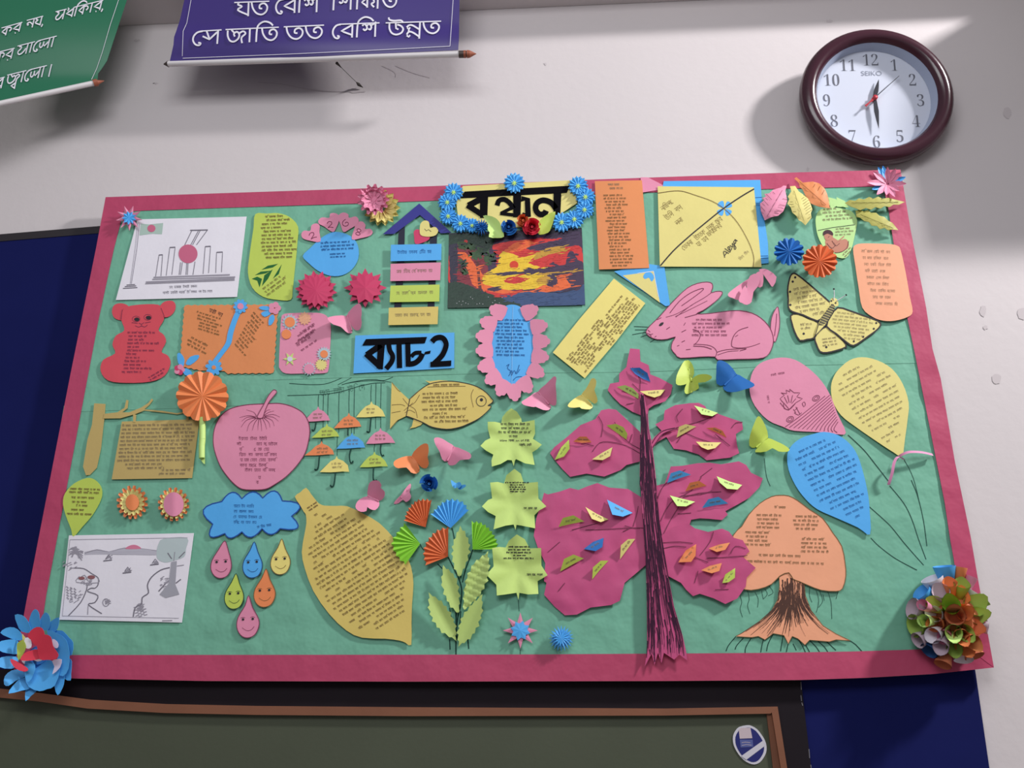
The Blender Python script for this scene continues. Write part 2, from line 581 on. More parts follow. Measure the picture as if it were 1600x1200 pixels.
# ------------------------------------------------------------------ hanging cloth banners
mat('banner_purple', (60, 44, 122), 0.4, 0.5, bump=0.05, scale=20)
mat('banner_green', (26, 104, 74), 0.4, 0.5, bump=0.05, scale=20)
mat('banner_white', (232, 230, 240), 0.5, 0.4)
mat('pole_white', (214, 210, 212), 0.4, 0.5, var=0.06, vscale=30)
mat('finial_brown', (150, 84, 62), 0.5, 0.4)
mat('finial_dark', (70, 58, 54), 0.5, 0.4)
offp = lambda x, y: 0.118 + 0.00028 * max(0, 90 - y) + 0.004 * math.sin(x / 60.0) + (0.006 * math.sin((y - 40) / 16.0) if y > 40 else 0)
rt = root('hanging_banner', Pw(490, 90, 0.105), 'purple banner with two lines of white writing hanging on the wall above the board', 'banner')
b = B(Pw)
b.poly([(322, -150), (288, 0), (281, 32), (272, 58), (271, 70), (265, 97), (490, 88), (716, 78), (717, 60), (718, 0), (723, -150)], 0, 'banner_purple', th=0.0008, grid=7, lift=offp)
for q in (C('C2', 195, -80, 180, 0, 160, 110, 142, 150, 138, 270), C('C2', 1445, -80, 1440, 0, 1432, 120, 1425, 222)):
    b.ink(resample(q, 8, False), 0.9, 'banner_white', 0.0014)
b.ink(resample(C('C2', 1425, 222, 1000, 244, 600, 262, 140, 280), 8, False), 0.8, 'banner_white', 0.0014)
hw = 3.0


def bword(b, keys, crop, x0, y0, x1, y1, h, wpx, m, slant=0.0, off=0.0022):
    """a printed word between two headline points measured on an enlarged detail"""
    (ax, ay), (bx, by) = C(crop, x0, y0, x1, y1)
    n = wlen(keys)
    s_ = CROPS[crop][2]
    word(b, keys, ax, ay, (bx - ax) / n, (by - ay) / n, slant * h / s_, h / s_, wpx, m, eps=off, sm=4)


bword(b, ['e', 'sa'], 'C2', 185, 152, 322, 144, 66, hw, 'banner_white')
bword(b, ['ja', 'aa', 'i', 'ta'], 'C2', 350, 142, 598, 131, 66, hw, 'banner_white')
bword(b, ['ta', 'ta'], 'C2', 630, 129, 815, 121, 66, hw, 'banner_white')
bword(b, ['e', 'ba', 'i', 'sha'], 'C2', 858, 118, 1082, 110, 66, hw, 'banner_white')
bword(b, ['u', 'nna', 'ta'], 'C2', 1120, 110, 1378, 102, 62, hw, 'banner_white')
bword(b, ['ya', 'ta'], 'C2', 392, 12, 552, 6, 68, hw, 'banner_white')
bword(b, ['e', 'ba', 'i', 'sha'], 'C2', 585, -3, 800, -10, 68, hw, 'banner_white')
bword(b, ['i', 'sha', 'i', 'ksha', 'ta'], 'C2', 850, -16, 1172, -28, 66, hw, 'banner_white')
part(b, 'banner_cloth', rt)
b = B()
pl, pr = Pw(263, 100, 0.115), Pw(717, 85, 0.115)
tube(b, pl, pr, 0.0068, 0.0078, 'pole_white', 16)
pole = part(b, 'pole', rt, 'white roller pole')
ax = (pr - pl).normalized()
b = B()
tube(b, pr, pr + ax * 0.012, 0.0088, 0.0088, 'finial_dark')
tube(b, pr + ax * 0.012, pr + ax * 0.018, 0.0092, 0.0092, 'finial_brown')
tube(b, pr + ax * 0.018, pr + ax * 0.020, 0.0075, 0.0075, 'finial_dark')
tube(b, pr + ax * 0.020, pr + ax * 0.027, 0.0098, 0.0088, 'finial_brown')
tube(b, pr + ax * 0.027, pr + ax * 0.043, 0.0088, 0.0006, 'finial_brown')
part(b, 'finial', pole, 'brown turned finial')
b = B()
tube(b, pl, pl - ax * 0.012, 0.008, 0.001, 'finial_dark')
part(b, 'finial', pole, 'small dark pointed finial')
b = B()
tube(b, Pw(308, -152, offp(320, -150)), Pw(738, -160, offp(720, -150)), 0.0075, 0.0075, 'pole_white', 16)
part(b, 'pole', rt, 'white roller pole')

b = B()
mat('dark_thread', (70, 66, 64), 0.9, 0.1)
q0, q1 = Pw(*C('C2', 880, 303)[0], 0.104), Pw(*C('C2', 992, 412)[0], 0.004)
tube(b, q0, q1, 0.0006, 0.0006, 'dark_thread', 6)
tube(b, q0, q0.lerp(q1, 0.2), 0.004, 0.0008, 'dark_thread', 7)
tube(b, q0.lerp(q1, 0.84), q0.lerp(q1, 0.94), 0.001, 0.0045, 'dark_thread', 7)
tube(b, q0.lerp(q1, 0.94), q1 + Vector((0.008, 0, -0.006)), 0.0045, 0.0008, 'dark_thread', 7)
tag(b.build('loose_thread'), 'dark dusty thread hanging down the wall from the purple banner pole', 'thread')

offg = lambda x, y: 0.115 + 0.00028 * max(0, 120 - y) + 0.00035 * (160 - x) + 0.004 * math.sin(y / 30.0)
rt = root('hanging_banner', Pw(60, 140, 0.12), 'green banner with white writing hanging askew in the top corner', 'banner')
b = B(Pw)
b.poly([(-170, -140), (-170, 195), (0, 158), (143, 127), (152, 126), (153, 115), (159, 107), (167, 95), (179, 58), (198, 0), (236, -140)], 0, 'banner_green', th=0.0008, grid=7, lift=offg)
b.ink(resample(C('G8', 1190, -120, 1140, 0, 1060, 240, 985, 500, 930, 660, 880, 765), 8, False), 0.9, 'banner_white', 0.0014)
gw = 2.2
bword(b, ['a', 'dha', 'i', 'ka', 'aa', 'ra', 'comma'], 'G8', 540, 112, 1020, -5, 92, gw, 'banner_white', -0.22)
bword(b, ['na', 'ya', 'comma'], 'G8', 262, 196, 440, 148, 86, gw, 'banner_white', -0.22)
bword(b, ['ka', 'ra'], 'G8', 20, 268, 210, 215, 86, gw, 'banner_white', -0.22)
bword(b, ['a', 'aa', 'e', 'la', 'aa'], 'G8', 175, 442, 540, 348, 98, gw, 'banner_white', -0.22)
bword(b, ['ka', 'ra'], 'G8', -40, 508, 135, 464, 98, gw, 'banner_white', -0.22)
bword(b, ['jba', 'aa', 'e', 'la', 'aa'], 'G8', 75, 722, 445, 632, 104, gw, 'banner_white', -0.22)
bword(b, ['danda'], 'G8', 480, 622, 515, 612, 120, gw, 'banner_white', -0.22)
bword(b, ['ka', 'ra'], 'G8', -140, 792, 40, 742, 104, gw, 'banner_white', -0.22)
part(b, 'banner_cloth', rt)
b = B()
pl, pr = Pw(-170, 199, offg(-170, 195)), Pw(146, 130, offg(150, 126))
tube(b, pl, pr, 0.0065, 0.0065, 'pole_white', 16)
pole = part(b, 'pole', rt, 'white roller pole')
ax = (pr - pl).normalized()
b = B()
tube(b, pr, pr + ax * 0.010, 0.0085, 0.009, 'finial_brown')
tube(b, pr + ax * 0.010, pr + ax * 0.026, 0.006, 0.0006, 'finial_brown')
part(b, 'finial', pole, 'brown finial')
b = B()
tube(b, Pw(-190, -138, offg(-180, -140)), Pw(252, -142, offg(240, -140)), 0.0065, 0.0065, 'pole_white', 16)
part(b, 'pole', rt, 'white roller pole')

# ------------------------------------------------------------------ wall clock
mat('clock_maroon', (62, 26, 40), 0.22, 0.6)
mat('clock_face_white', (214, 220, 236), 0.6, 0.3)
mat('clock_inner_rim', (168, 178, 200), 0.5, 0.4)
mat('clock_numeral', (104, 106, 118), 0.5, 0.3)
mat('clock_numeral_pale', (150, 156, 172), 0.5, 0.3)
mat('clock_hand', (34, 36, 48), 0.4, 0.4)
mat('clock_red', (190, 48, 62), 0.4, 0.4)
g = bpy.data.materials.new('clear_glass')
g.use_nodes = True
nt = g.node_tree
nt.nodes.clear()
out_ = nt.nodes.new('ShaderNodeOutputMaterial')
mx = nt.nodes.new('ShaderNodeMixShader')
tr = nt.nodes.new('ShaderNodeBsdfTransparent')
gl = nt.nodes.new('ShaderNodeBsdfGlossy')
gl.inputs['Roughness'].default_value = 0.03
mx.inputs[0].default_value = 0.05
nt.links.new(tr.outputs[0], mx.inputs[1])
nt.links.new(gl.outputs[0], mx.inputs[2])
nt.links.new(mx.outputs[0], out_.inputs[0])
MATS['clear_glass'] = g

CR = 0.181
cc = Pw(1367, 153, 0.045)
tilt = R(7.0)
CM = Matrix.Translation(Vector((cc.x, -0.0255 - CR * math.sin(tilt) * 0.98, cc.z))) @ Matrix.Rotation(R(90) + tilt, 4, 'X') @ Matrix.Rotation(R(-2.5), 4, 'Z')
crt = root('wall_clock', Vector((cc.x, 0, cc.z)), 'round wall clock with a maroon rim and white face hanging above the board', 'clock')


def cb():
    return B()


def cput(b, name, label=None, parent=None):
    b.v = [CM @ v for v in b.v]
    o = b.build(name, parent or crt)
    if label:
        o['label'] = label
    return o
    return o


def lathe(b, prof, material, n=72, sm=True):
    vs, fs = [], []
    m_ = len(prof)
    for i in range(n):
        a = 2 * math.pi * i / n
        for r, z in prof:
            vs.append((r * math.cos(a), r * math.sin(a), z))
    for i in range(n):
        j = (i + 1) % n
        for k in range(m_ - 1):
            fs.append([i * m_ + k, j * m_ + k, j * m_ + k + 1, i * m_ + k + 1])
    b.raw(vs, fs, material, sm)


b = cb()
lathe(b, [(0.0, -0.024), (0.155, -0.024), (0.171, -0.018), (0.180, -0.006), (CR, 0.006), (0.178, 0.016), (0.171, 0.023), (0.160, 0.026), (0.152, 0.024), (0.146, 0.019), (0.1425, 0.012)], 'clock_maroon')
cput(b, 'rim')
b = cb()
lathe(b, [(0.1425, 0.0125), (0.1385, -0.004), (0.136, -0.012)], 'clock_inner_rim')
cput(b, 'inner_rim', 'grey blue inner rim')
b = cb()
lathe(b, [(0.1365, -0.0125), (0.0, -0.0125)], 'clock_face_white', sm=False)
z_ = -0.0118


def tmesh(b, txt, cx, cy, size, z, material, offset=0.0, sx=1.0):
    c = bpy.data.curves.new('numeral', 'FONT')
    c.body = txt
    c.size = size
    c.offset = offset
    c.align_x = 'CENTER'
    c.align_y = 'CENTER'
    ob = bpy.data.objects.new('numeral', c)
    me = bpy.data.meshes.new_from_object(ob)
    xs = [v.co.x for v in me.vertices]
    ys = [v.co.y for v in me.vertices]
    mx_, my_ = (min(xs) + max(xs)) / 2, (min(ys) + max(ys)) / 2
    b.raw([((v.co.x - mx_) * sx + cx, v.co.y - my_ + cy, z) for v in me.vertices], [list(p.vertices) for p in me.polygons], material)
    bpy.data.objects.remove(ob)
    bpy.data.meshes.remove(me)
    bpy.data.curves.remove(c)


bold = {c: chr(0x1D7CE + int(c)) for c in '0123456789'}
for h in range(1, 13):
    a = R(90 - 30 * h)
    tmesh(b, ''.join(bold[c] for c in str(h)), 0.112 * math.cos(a), 0.112 * math.sin(a), 0.046, z_, 'clock_numeral', -0.0009, 0.80)
tmesh(b, 'SEIKO', 0, 0.074, 0.018, z_, 'clock_numeral_pale', 0, 1.05)
cput(b, 'dial', 'white dial with black numerals')


def hand(pts, z, material, name, label, th=0.0012, par=None):
    b = cb()
    n = len(pts)
    b.raw([(x, y, z) for x, y in pts] + [(x, y, z - th) for x, y in pts], [list(range(n)), list(range(2 * n - 1, n - 1, -1))] + [[i, n + i, n + (i + 1) % n, (i + 1) % n] for i in range(n)], material)
    return cput(b, name, label, par)


def rotp(pts, ang):
    a = R(-ang)
    return [(x * math.cos(a) - y * math.sin(a), x * math.sin(a) + y * math.cos(a)) for x, y in pts]


hand(rotp([(-0.003, -0.006), (0.003, -0.006), (0.0055, 0.022), (0.0035, 0.038), (0, 0.056), (-0.0035, 0.038), (-0.0055, 0.022)], 15), -0.006, 'clock_hand', 'hour_hand', 'short dark hand')
hand(rotp([(-0.003, -0.01), (0.003, -0.01), (0.0055, 0.035), (0.003, 0.06), (0, 0.082), (-0.003, 0.06), (-0.0055, 0.035)], 177), -0.003, 'clock_hand', 'minute_hand', 'long dark hand')
sh = hand(rotp([(-0.0009, -0.004), (0.0009, -0.004), (0.0007, 0.085), (-0.0007, 0.085)], 46), 0.0, 'clock_hand', 'second_hand', 'thin dark second hand')
hand(rotp([(-0.0028, -0.034), (0.0028, -0.034), (0.0016, -0.02), (0.003, -0.008), (0.0012, 0.004), (-0.0012, 0.004), (-0.003, -0.008), (-0.0016, -0.02)], 46), 0.0006, 'clock_red', 'counterweight', 'red tail', par=sh)
b = cb()
lathe(b, [(0.006, -0.012), (0.006, 0.002), (0.0, 0.003)], 'clock_red', 16)
cput(b, 'hand_hub', 'red hub', sh)
b = cb()
lathe(b, [(0.1425, 0.0115), (0.0, 0.0135)], 'clear_glass')
cput(b, 'glass')

# ------------------------------------------------------------------ display board
rt = root('display_board', P(790, 1050, -0.01), 'large display board covered in green paper with a crimson paper border, hung above the chalkboard', 'display board')
TOPO = [(165, 308), (370, 301), (670, 291), (929, 280.5), (1220, 270), (1407, 265)]
RIGO = [(1407, 265), (1423, 360), (1447, 480), (1457, 545), (1470, 592), (1492, 721), (1517, 840), (1526, 893), (1553, 1043)]
BOTO = [(1553, 1043), (1460, 1053), (1355, 1059), (1250, 1062.5), (1040, 1064), (640, 1065), (320, 1064), (113, 1060), (20, 1054)]
LEFO = [(20, 1054), (43, 930), (110, 585), (150, 388), (165, 308)]
TOPI = [(193, 331), (225, 329), (370, 324), (557, 318), (690, 313), (929, 303), (1190, 295.5), (1364, 291.5), (1380, 291)]
RIGI = [(1380, 291), (1388, 326), (1396, 378), (1418, 498), (1428, 545), (1453, 669), (1476, 785), (1485, 845), (1490, 872), (1512, 1012)]
BOTI = [(1512, 1012), (1428, 1015), (1330, 1018), (1210, 1020), (840, 1022.5), (640, 1023), (113, 1023.5), (58, 1024)]
LEFI = [(58, 1024), (72, 930), (154, 499), (178, 388), (193, 331)]
mat('foam_board', (214, 212, 206), 0.8, 0.2)
b = B()
b.poly(TOPO[:-1] + RIGO[:-1] + BOTO[:-1] + LEFO[:-1], -0.0015, 'foam_board', th=0.0085)
part(b, 'backing_board', rt, 'white foam backing board')


def wrinkle(x, y):
    return (0.0011 * noise.noise(Vector((x / 130, y / 60, 3.1))) + 0.0007 * noise.noise(Vector((x / 40, y / 90, 9.7))) + 0.0005 * noise.noise(Vector((x / 22, y / 25, 1.7))))


def sheet(pts, d, seed, draw=None):
    b = B()
    b.poly(pts, d, 'green', th=0.0005, grid=11, lift=wrinkle)
    if draw:
        draw(b)
    part(b, 'green_paper', rt)


def draw_left_low(b):
    # pencil and pen drawing straight on the green paper
    pass


def draw_right_low(b):
    # rain cloud drawn over the umbrellas
    k = INKGREEN
    for q, wd in (((110, 95, 250, 104, 370, 102, 440, 85, 520, 52, 590, 22), 1.0), ((95, 190, 250, 186, 400, 178, 520, 158, 640, 122, 760, 95, 860, 90), 1.1), ((490, 105, 560, 70, 640, 25), .8),
                  ((520, 105, 600, 85, 700, 68, 780, 66, 850, 72, 920, 45), 1.0), ((560, 95, 620, 85, 720, 75, 810, 75, 905, 85), .8), ((345, 165, 420, 158, 520, 140), .6)):
        b.ink(C('E1', *q), wd, k, sm=4)
    (x0, y0), = C('E1', 345, 148)
    write(b, x0, y0 - 2, 80, 12, 1, -8, k, 77, (.95, 1), 0.8, k=.7)
    for x, t, e in ((340, 180, 285), (378, 180, 470), (415, 175, 410), (500, 160, 480), (580, 145, 330), (620, 130, 490), (752, 105, 240), (788, 95, 450), (828, 95, 450), (370, 470, 560), (600, 400, 490), (488, 480, 660), (778, 560, 640)):
        b.ink(C('E1', x, t, x - 4, (t + e) / 2, x - 3, e), 0.9, k)
    # flower stems
    for q, wd in (((490, 1175, 490, 1080, 500, 950, 520, 850, 525, 760, 505, 690), 2.4), ((465, 380, 475, 420, 485, 480, 500, 560, 520, 690), 1.8), ((300, 372, 340, 400, 400, 440), .1), ((265, 478, 275, 500, 290, 520), 1.5),
                  ((375, 605, 410, 640, 440, 680, 500, 760), 1.8), ((440, 560, 470, 620, 505, 690), 2.2), ((595, 512, 580, 560, 550, 640, 530, 720), 2.0), ((450, 880, 465, 960, 485, 1040), 1.6), ((520, 900, 510, 1000, 495, 1080), 1.8),
                  ((450, 1075, 453, 1140), 2.0), ((565, 1075, 570, 1135), 2.0), ((490, 900, 492, 1000), 3.0)):
        b.ink(C('E2', *q), wd, k, sm=4)
    # line below the maple leaves
    b.ink(C('E2', 880, 830, 882, 870, 885, 900), 0.9, k)
    b.ink(C('E2', 892, 1140, 892, 1175), 1.0, k)
    # roots of the orange tree
    for q in ((155, 945, 110, 1000, 95, 1035), (200, 955, 160, 1000, 150, 1025), (320, 965, 310, 1010, 305, 1042), (380, 930, 350, 990, 340, 1035), (250, 950, 215, 1010, 210, 1050), (440, 940, 430, 1000, 425, 1035), (530, 960, 560, 1010, 575, 1042), (575, 995, 600, 1040), (650, 975, 690, 1010, 710, 1040),
              (500, 990, 520, 1030), (740, 965, 850, 975, 920, 1040), (600, 970, 640, 1010, 660, 1040), (700, 975, 760, 1030), (470, 990, 460, 1040)):
        b.ink(C('E7', *q), 1.5, k, sm=3)
    for q in ((180, 700, 190, 740, 180, 780, 195, 830), (225, 670, 235, 720, 225, 760, 240, 810), (270, 680, 290, 720, 285, 770), (330, 660, 345, 690, 320, 720), (355, 640, 380, 680, 350, 700), (310, 670, 320, 720), (600, 650, 600, 700, 615, 740), (640, 670, 655, 720, 650, 770, 640, 800), (660, 670, 680, 730, 655, 770), (710, 675, 730, 740, 735, 840), (770, 680, 760, 720), (680, 690, 690, 730)):
        b.ink(C('E7', *q), 0.8, k, sm=3)
    for q in ((970, 350, 1020, 400, 1120, 475, 1250, 545), (960, 160, 1050, 240, 1100, 290, 1180, 390, 1290, 515), (1085, 35, 1170, 140, 1220, 240, 1260, 360, 1305, 480), (1215, 0, 1255, 100, 1290, 250, 1310, 400)):
        b.ink(C('E7', *q), 1.2, k, sm=4)
    b.ink(C('E6', 755, 540, 850, 630, 930, 730, 1000, 820), 1.4, k, sm=4)
    b.ink(C('E6', 1095, 690, 1150, 800, 1190, 960), 0.9, k, sm=4)
    b.ink(C('E6', 248, 680, 262, 790, 285, 850), 0.9, k, sm=3)


def draw_right_up(b):
    for q in ((300, 520, 175, 515), (295, 545, 185, 545), (285, 565, 160, 588), (290, 590, 235, 610), (365, 628, 320, 655)):
        b.ink(C('D3', *q), 1.1, INKGREEN)


sheet([(180, 315), (1395, 278), (1444, 545), (1447, 567), (1240, 571), (1010, 581), (740, 584), (610, 588), (412, 594), (411, 460), (410, 318)], 0.0006, 1, draw_right_up)
sheet([(404, 590), (610, 580), (740, 577), (1010, 573), (1240, 564), (1449, 560), (1505, 850), (1535, 1030), (400, 1036)], 0.0, 2, draw_right_low)
sheet([(178, 316), (418, 309), (414, 632), (330, 636), (127, 643), (100, 643)], 0.0009, 3)
sheet([(100, 634), (330, 628), (414, 626), (412, 800), (409, 1036), (30, 1038)], 0.0003, 4, draw_left_low)

rip = lambda x, y: wrinkle(x, y) + 0.0004 * noise.noise(Vector((x / 60, y / 60, 5.0)))
ripr = lambda x, y: wrinkle(x, y) + 0.0014 * noise.noise(Vector((x / 50, y / 26, 8.0))) + 0.0008
for nm, o_, i_, d, lf in (('border_strip', TOPO, TOPI, 0.0020, rip), ('border_strip', RIGO, RIGI, 0.0023, ripr), ('border_strip', BOTO, BOTI, 0.0029, rip), ('border_strip', LEFO, LEFI, 0.0026, rip)):
    b = B()
    b.poly(o_ + i_[::-1], d, 'crimson', th=0.0005, grid=10, lift=lf)
    part(b, nm, rt)

# ------------------------------------------------------------------ flat paper cut-outs glued to the board


class Cut:
    """one cut-out thing: either a single mesh, or several parts under an Empty"""

    def __init__(s, name, label, cat, group=None):
        s.name, s.label, s.cat, s.group = name, label, cat, group
        s.parts = []
        s.b = B()

    def poly(s, pts, material, d=0.0036, grid=9, lift=None, th=0.0007):
        s.b.poly(pts, d, material, th, grid, lift if lift else wav(0.0007, 40, random.Random(s.label).random() * 9))
        return s

    def outline(s, pts, wpx=1.2, m=None, k=2):
        s.b.ink(resample(pts, 7), wpx, m, closed=True)
        return s

    def next(s, part_name, label=None, under=None):
        """closes the sheet in hand as one part, or as a sub-part of an earlier part"""
        s.parts.append((part_name, label, s.b, under))
        d, l = s.b.d, s.b.lift
        s.b = B()
        s.b.d, s.b.lift = d, l
        return s

    def end(s):
        if not s.parts:
            return tag(s.b.build(s.name), s.label, s.cat, s.group)
        vs = [v for q_ in s.parts for v in q_[2].v]
        o = Vector(((min(v.x for v in vs) + max(v.x for v in vs)) / 2, -BOARD, (min(v.z for v in vs) + max(v.z for v in vs)) / 2))
        r_ = root(s.name, o, s.label, s.cat, s.group)
        made = {}
        for n_, l_, b_, u_ in s.parts:
            made[n_] = part(b_, n_, made[u_] if u_ else r_, l_)
        return r_


def xf(crop, *v):
    return C(crop, *v)[0]


# white pencil drawings ---------------------------------------------------
c = Cut('monument_drawing', 'white paper with a pencil drawing of a column monument, red disc and flag', 'drawing')
c.poly(C('C4', 345, 228, 1255, 205, 1175, 874, 165, 900), 'white')
b = c.b
b.blot(C('C4', 372, 262, 440, 270, 560, 258, 550, 352, 470, 348, 362, 362), mat('pencil_green', (176, 200, 190), 0.8, 0.2))
b.blot(ellipse(*xf('C4', 462, 303), 6.3, 5.8), mat('pencil_red', (206, 110, 140), 0.8, 0.2), 0.0006)
b.ink(C('C4', 362, 262, 340, 480, 295, 765), 1.0, PENCIL)
b.ink(C('C4', 348, 262, 325, 480, 285, 765), 0.7, PENCIL)
for q in ((255, 775, 325, 770), (240, 788, 335, 782), (225, 803, 345, 796)):
    b.ink(C('C4', *q), 1.6, PENCILDARK)
for q in ((525, 525, 555, 523, 542, 700, 497, 705), (615, 462, 660, 460, 632, 690, 585, 697), (910, 455, 955, 452, 938, 675, 893, 682), (1005, 503, 1055, 500, 1046, 668, 998, 674)):
    p_ = C('C4', *q)
    b.ink([p_[3], p_[0], p_[1], p_[2]], 1.0, PENCILDARK)
    b.ink([p_[0], p_[1]], 2.0, PENCILDARK)
for q in ((800, 318, 738, 445), (855, 320, 790, 440), (870, 318, 805, 440), (928, 318, 838, 440), (705, 585, 693, 690), (757, 590, 750, 690), (768, 590, 762, 690), (825, 580, 808, 690), (720, 585, 705, 690)):
    b.ink(C('C4', *q), 1.1, PENCILDARK)
b.ink(C('C4', 785, 319, 932, 316), 2.0, PENCILDARK)
b.blot(ellipse(*xf('C4', 767, 515), 14.8, 14.6, 30), MATS['pencil_red'], 0.0006)
for q, wd in (((480, 712, 1115, 690), 2.6), ((470, 728, 1160, 708), 2.2), ((415, 752, 1155, 722), 3.0), ((410, 765, 1155, 735), 1.6)):
    b.ink(C('C4', *q), wd, PENCIL)
x, y = xf('C4', 610, 775)
write(b, x, y, 48, 7, 1, -2, PENCILDARK, 5, (.95, 1))
x, y = xf('C4', 555, 822)
write(b, x, y, 82, 7, 1, -2, PENCILDARK, 6, (.95, 1))
c.end()

c = Cut('landscape_drawing', 'white paper with a pencil drawing of a river, boats and trees', 'drawing')
c.poly(C('F2', 175, 168, 1408, 145, 1290, 1028, 80, 1000), 'white', 0.0038)
b = c.b
b.blot(smooth(C('F2', 1110, 200, 1340, 190, 1330, 300, 1310, 380, 1200, 420, 1120, 435, 1050, 400, 1040, 330, 1060, 250), 3), mat('pencil_pale_green', (188, 202, 204), 0.8, 0.2))
b.blot(C('F2', 1185, 430, 1240, 420, 1225, 650, 1265, 750, 1130, 785, 1070, 750, 1160, 640), mat('pencil_wash', (168, 168, 178), 0.8, 0.2), 0.0006)
b.blot(smooth(C('F2', 735, 300, 770, 270, 820, 260, 865, 275, 880, 300), 3), mat('pencil_pink', (216, 130, 158), 0.8, 0.2), 0.0006)
b.blot(C('F2', 330, 330, 450, 305, 570, 325, 700, 295, 880, 300, 1040, 315, 1040, 362, 560, 355, 330, 360), mat('pencil_light', (190, 188, 200), 0.8, 0.2))
for q, wd in (((185, 210, 1345, 190), .8), ((110, 962, 1260, 985), .8), ((185, 210, 110, 962), .7), ((330, 345, 450, 308, 570, 328, 720, 292, 880, 298, 1040, 318), 1.2), ((220, 490, 320, 495, 400, 545, 465, 590, 460, 660, 430, 690), 1.6), ((430, 690, 390, 690, 360, 720, 460, 760, 430, 830, 365, 850, 500, 940), 1.8),
              ((170, 960, 290, 830, 350, 700, 350, 640), 1.6), ((1170, 485, 1080, 510, 990, 580, 950, 660, 960, 735, 900, 780, 890, 845, 830, 880, 810, 970), 2.0), ((1240, 470, 1310, 460), 1.4), ((1150, 340, 1190, 400), 1.6), ((1320, 330, 1260, 390), 1.6), ((1220, 330, 1210, 420), 1.2), ((280, 570, 250, 630, 460, 635, 465, 590), 1.2),
              ((270, 600, 330, 560, 370, 620, 430, 560), 1.5), ((365, 860, 360, 950), 1.2), ((1060, 720, 1130, 640), 2.0), ((1230, 640, 1280, 600), 2.0)):
    b.ink(C('F2', *q), wd, PENCIL if wd < 1.6 else PENCILDARK, sm=3)
for cx, cy in ((560, 390), (750, 510), (1022, 430)):
    b.ink(C('F2', cx - 45, cy + 30, cx + 40, cy + 20), 2.0, PENCILDARK)
    b.ink(C('F2', cx - 25, cy + 15, cx + 5, cy - 30, cx + 35, cy + 10), 1.4, PENCILDARK)
rp = random.Random(2)
for i in range(26):
    a = rp.uniform(2.4, 7.2)
    r_ = rp.uniform(40, 85)
    b.ink(C('F2', 240, 345, 240 + r_ * .6 * math.cos(a), 340 + r_ * .6 * math.sin(a), 240 + r_ * math.cos(a), 350 + r_ * math.sin(a) + 12), 1.5, PENCIL, sm=2)
for q, n_ in (((200, 330, 60, 80), 16), ((170, 470, 120, 90), 14), ((1130, 640, 120, 110), 26), ((330, 640, 90, 60), 12), ((230, 780, 120, 150), 14), ((870, 880, 60, 80), 18), ((540, 830, 40, 50), 12), ((560, 390, 35, 25), 8), ((750, 515, 40, 25), 8), ((1022, 440, 25, 25), 8)):
    for _ in range(n_):
        x_, y_ = q[0] + rp.uniform(-.5, .5) * q[2], q[1] + rp.uniform(-.5, .5) * q[3]
        b.ink(C('F2', x_, y_, x_ + rp.uniform(15, 40), y_ - rp.uniform(5, 25)), 1.3, PENCIL)
for i in range(14):
    b.ink(C('F2', 150 + (i * 37) % 110, 670 + i * 9, 170 + (i * 37) % 110, 690 + i * 9), 2.0, PENCIL)
    b.ink(C('F2', 815 + (i * 29) % 110, 880 + i * 7, 850 + (i * 29) % 110, 870 + i * 7), 1.6, PENCIL)
b.blot(ellipse(*xf('F2', 300, 590), 5, 2.5), mat('pencil_rust', (150, 100, 104), 0.8, 0.2), 0.0007)
b.blot(ellipse(*xf('F2', 395, 580), 6, 3), MATS['pencil_rust'], 0.0007)
b.ink([(p[0], p[1]) for p in ellipse(*xf('F2', 540, 830), 5, 6, 10)], 1.5, PENCIL, closed=True)
b.ink(C('F2', 1095, 1010, 1195, 1008), 1.2, PENCILDARK)
c.end()

# lime leaf-shaped note ------------------------------------------------------
c = Cut('leaf_note', 'lime paper note with two rounded corners and a drawn green plant', 'note')
o_ = smooth(C('C5', 155, 290, 250, 286, 345, 283, 440, 315, 510, 395, 505, 520, 495, 640, 480, 780, 465, 920, 450, 1004, 340, 1005, 220, 980, 130, 905, 93, 780, 105, 640, 125, 500, 140, 400), 3)
c.poly(o_, 'limeyellow')
b = c.b
x, y = xf('C5', 190, 300)
write(b, x, y, 58, 70, 12, -2, INKBROWN, 8, (.6, 1), .9, within=o_)
for q in ((205, 755, 260, 720, 345, 705, 300, 735), (150, 800, 200, 770, 285, 762, 240, 785), (125, 830, 170, 812, 210, 830, 190, 900, 170, 845), (210, 890, 230, 800, 300, 750, 260, 830), (300, 830, 330, 780, 375, 708, 350, 790)):
    b.blot(C('C5', *q), mat('drawn_leaf_green', (40, 104, 56), 0.7, 0.2))
x, y = xf('C5', 200, 910)
write(b, x, y, 46, 18, 3, -36, INKBROWN, 9, (.6, 1), .7, within=o_)
c.end()

c = Cut('teardrop_note', 'blue teardrop-shaped paper note lying on its side under the four pink hearts', 'note')
o_ = smooth(C('C5', 550, 640, 610, 575, 690, 500, 770, 450, 850, 440, 950, 475, 1008, 550, 1012, 660, 960, 750, 880, 800, 780, 805, 680, 765, 600, 700), 3)
c.poly(o_, 'blue')
x, y = xf('C5', 695, 520)
write(c.b, x, y, 52, 16, 3, -3, INKBLUE, 10, (.85, 1), .9, within=o_)
x, y = xf('C5', 770, 615)
write(c.b, x, y, 30, 9, 2, -3, INKBLUE, 11, (.8, 1), .8)
c.end()

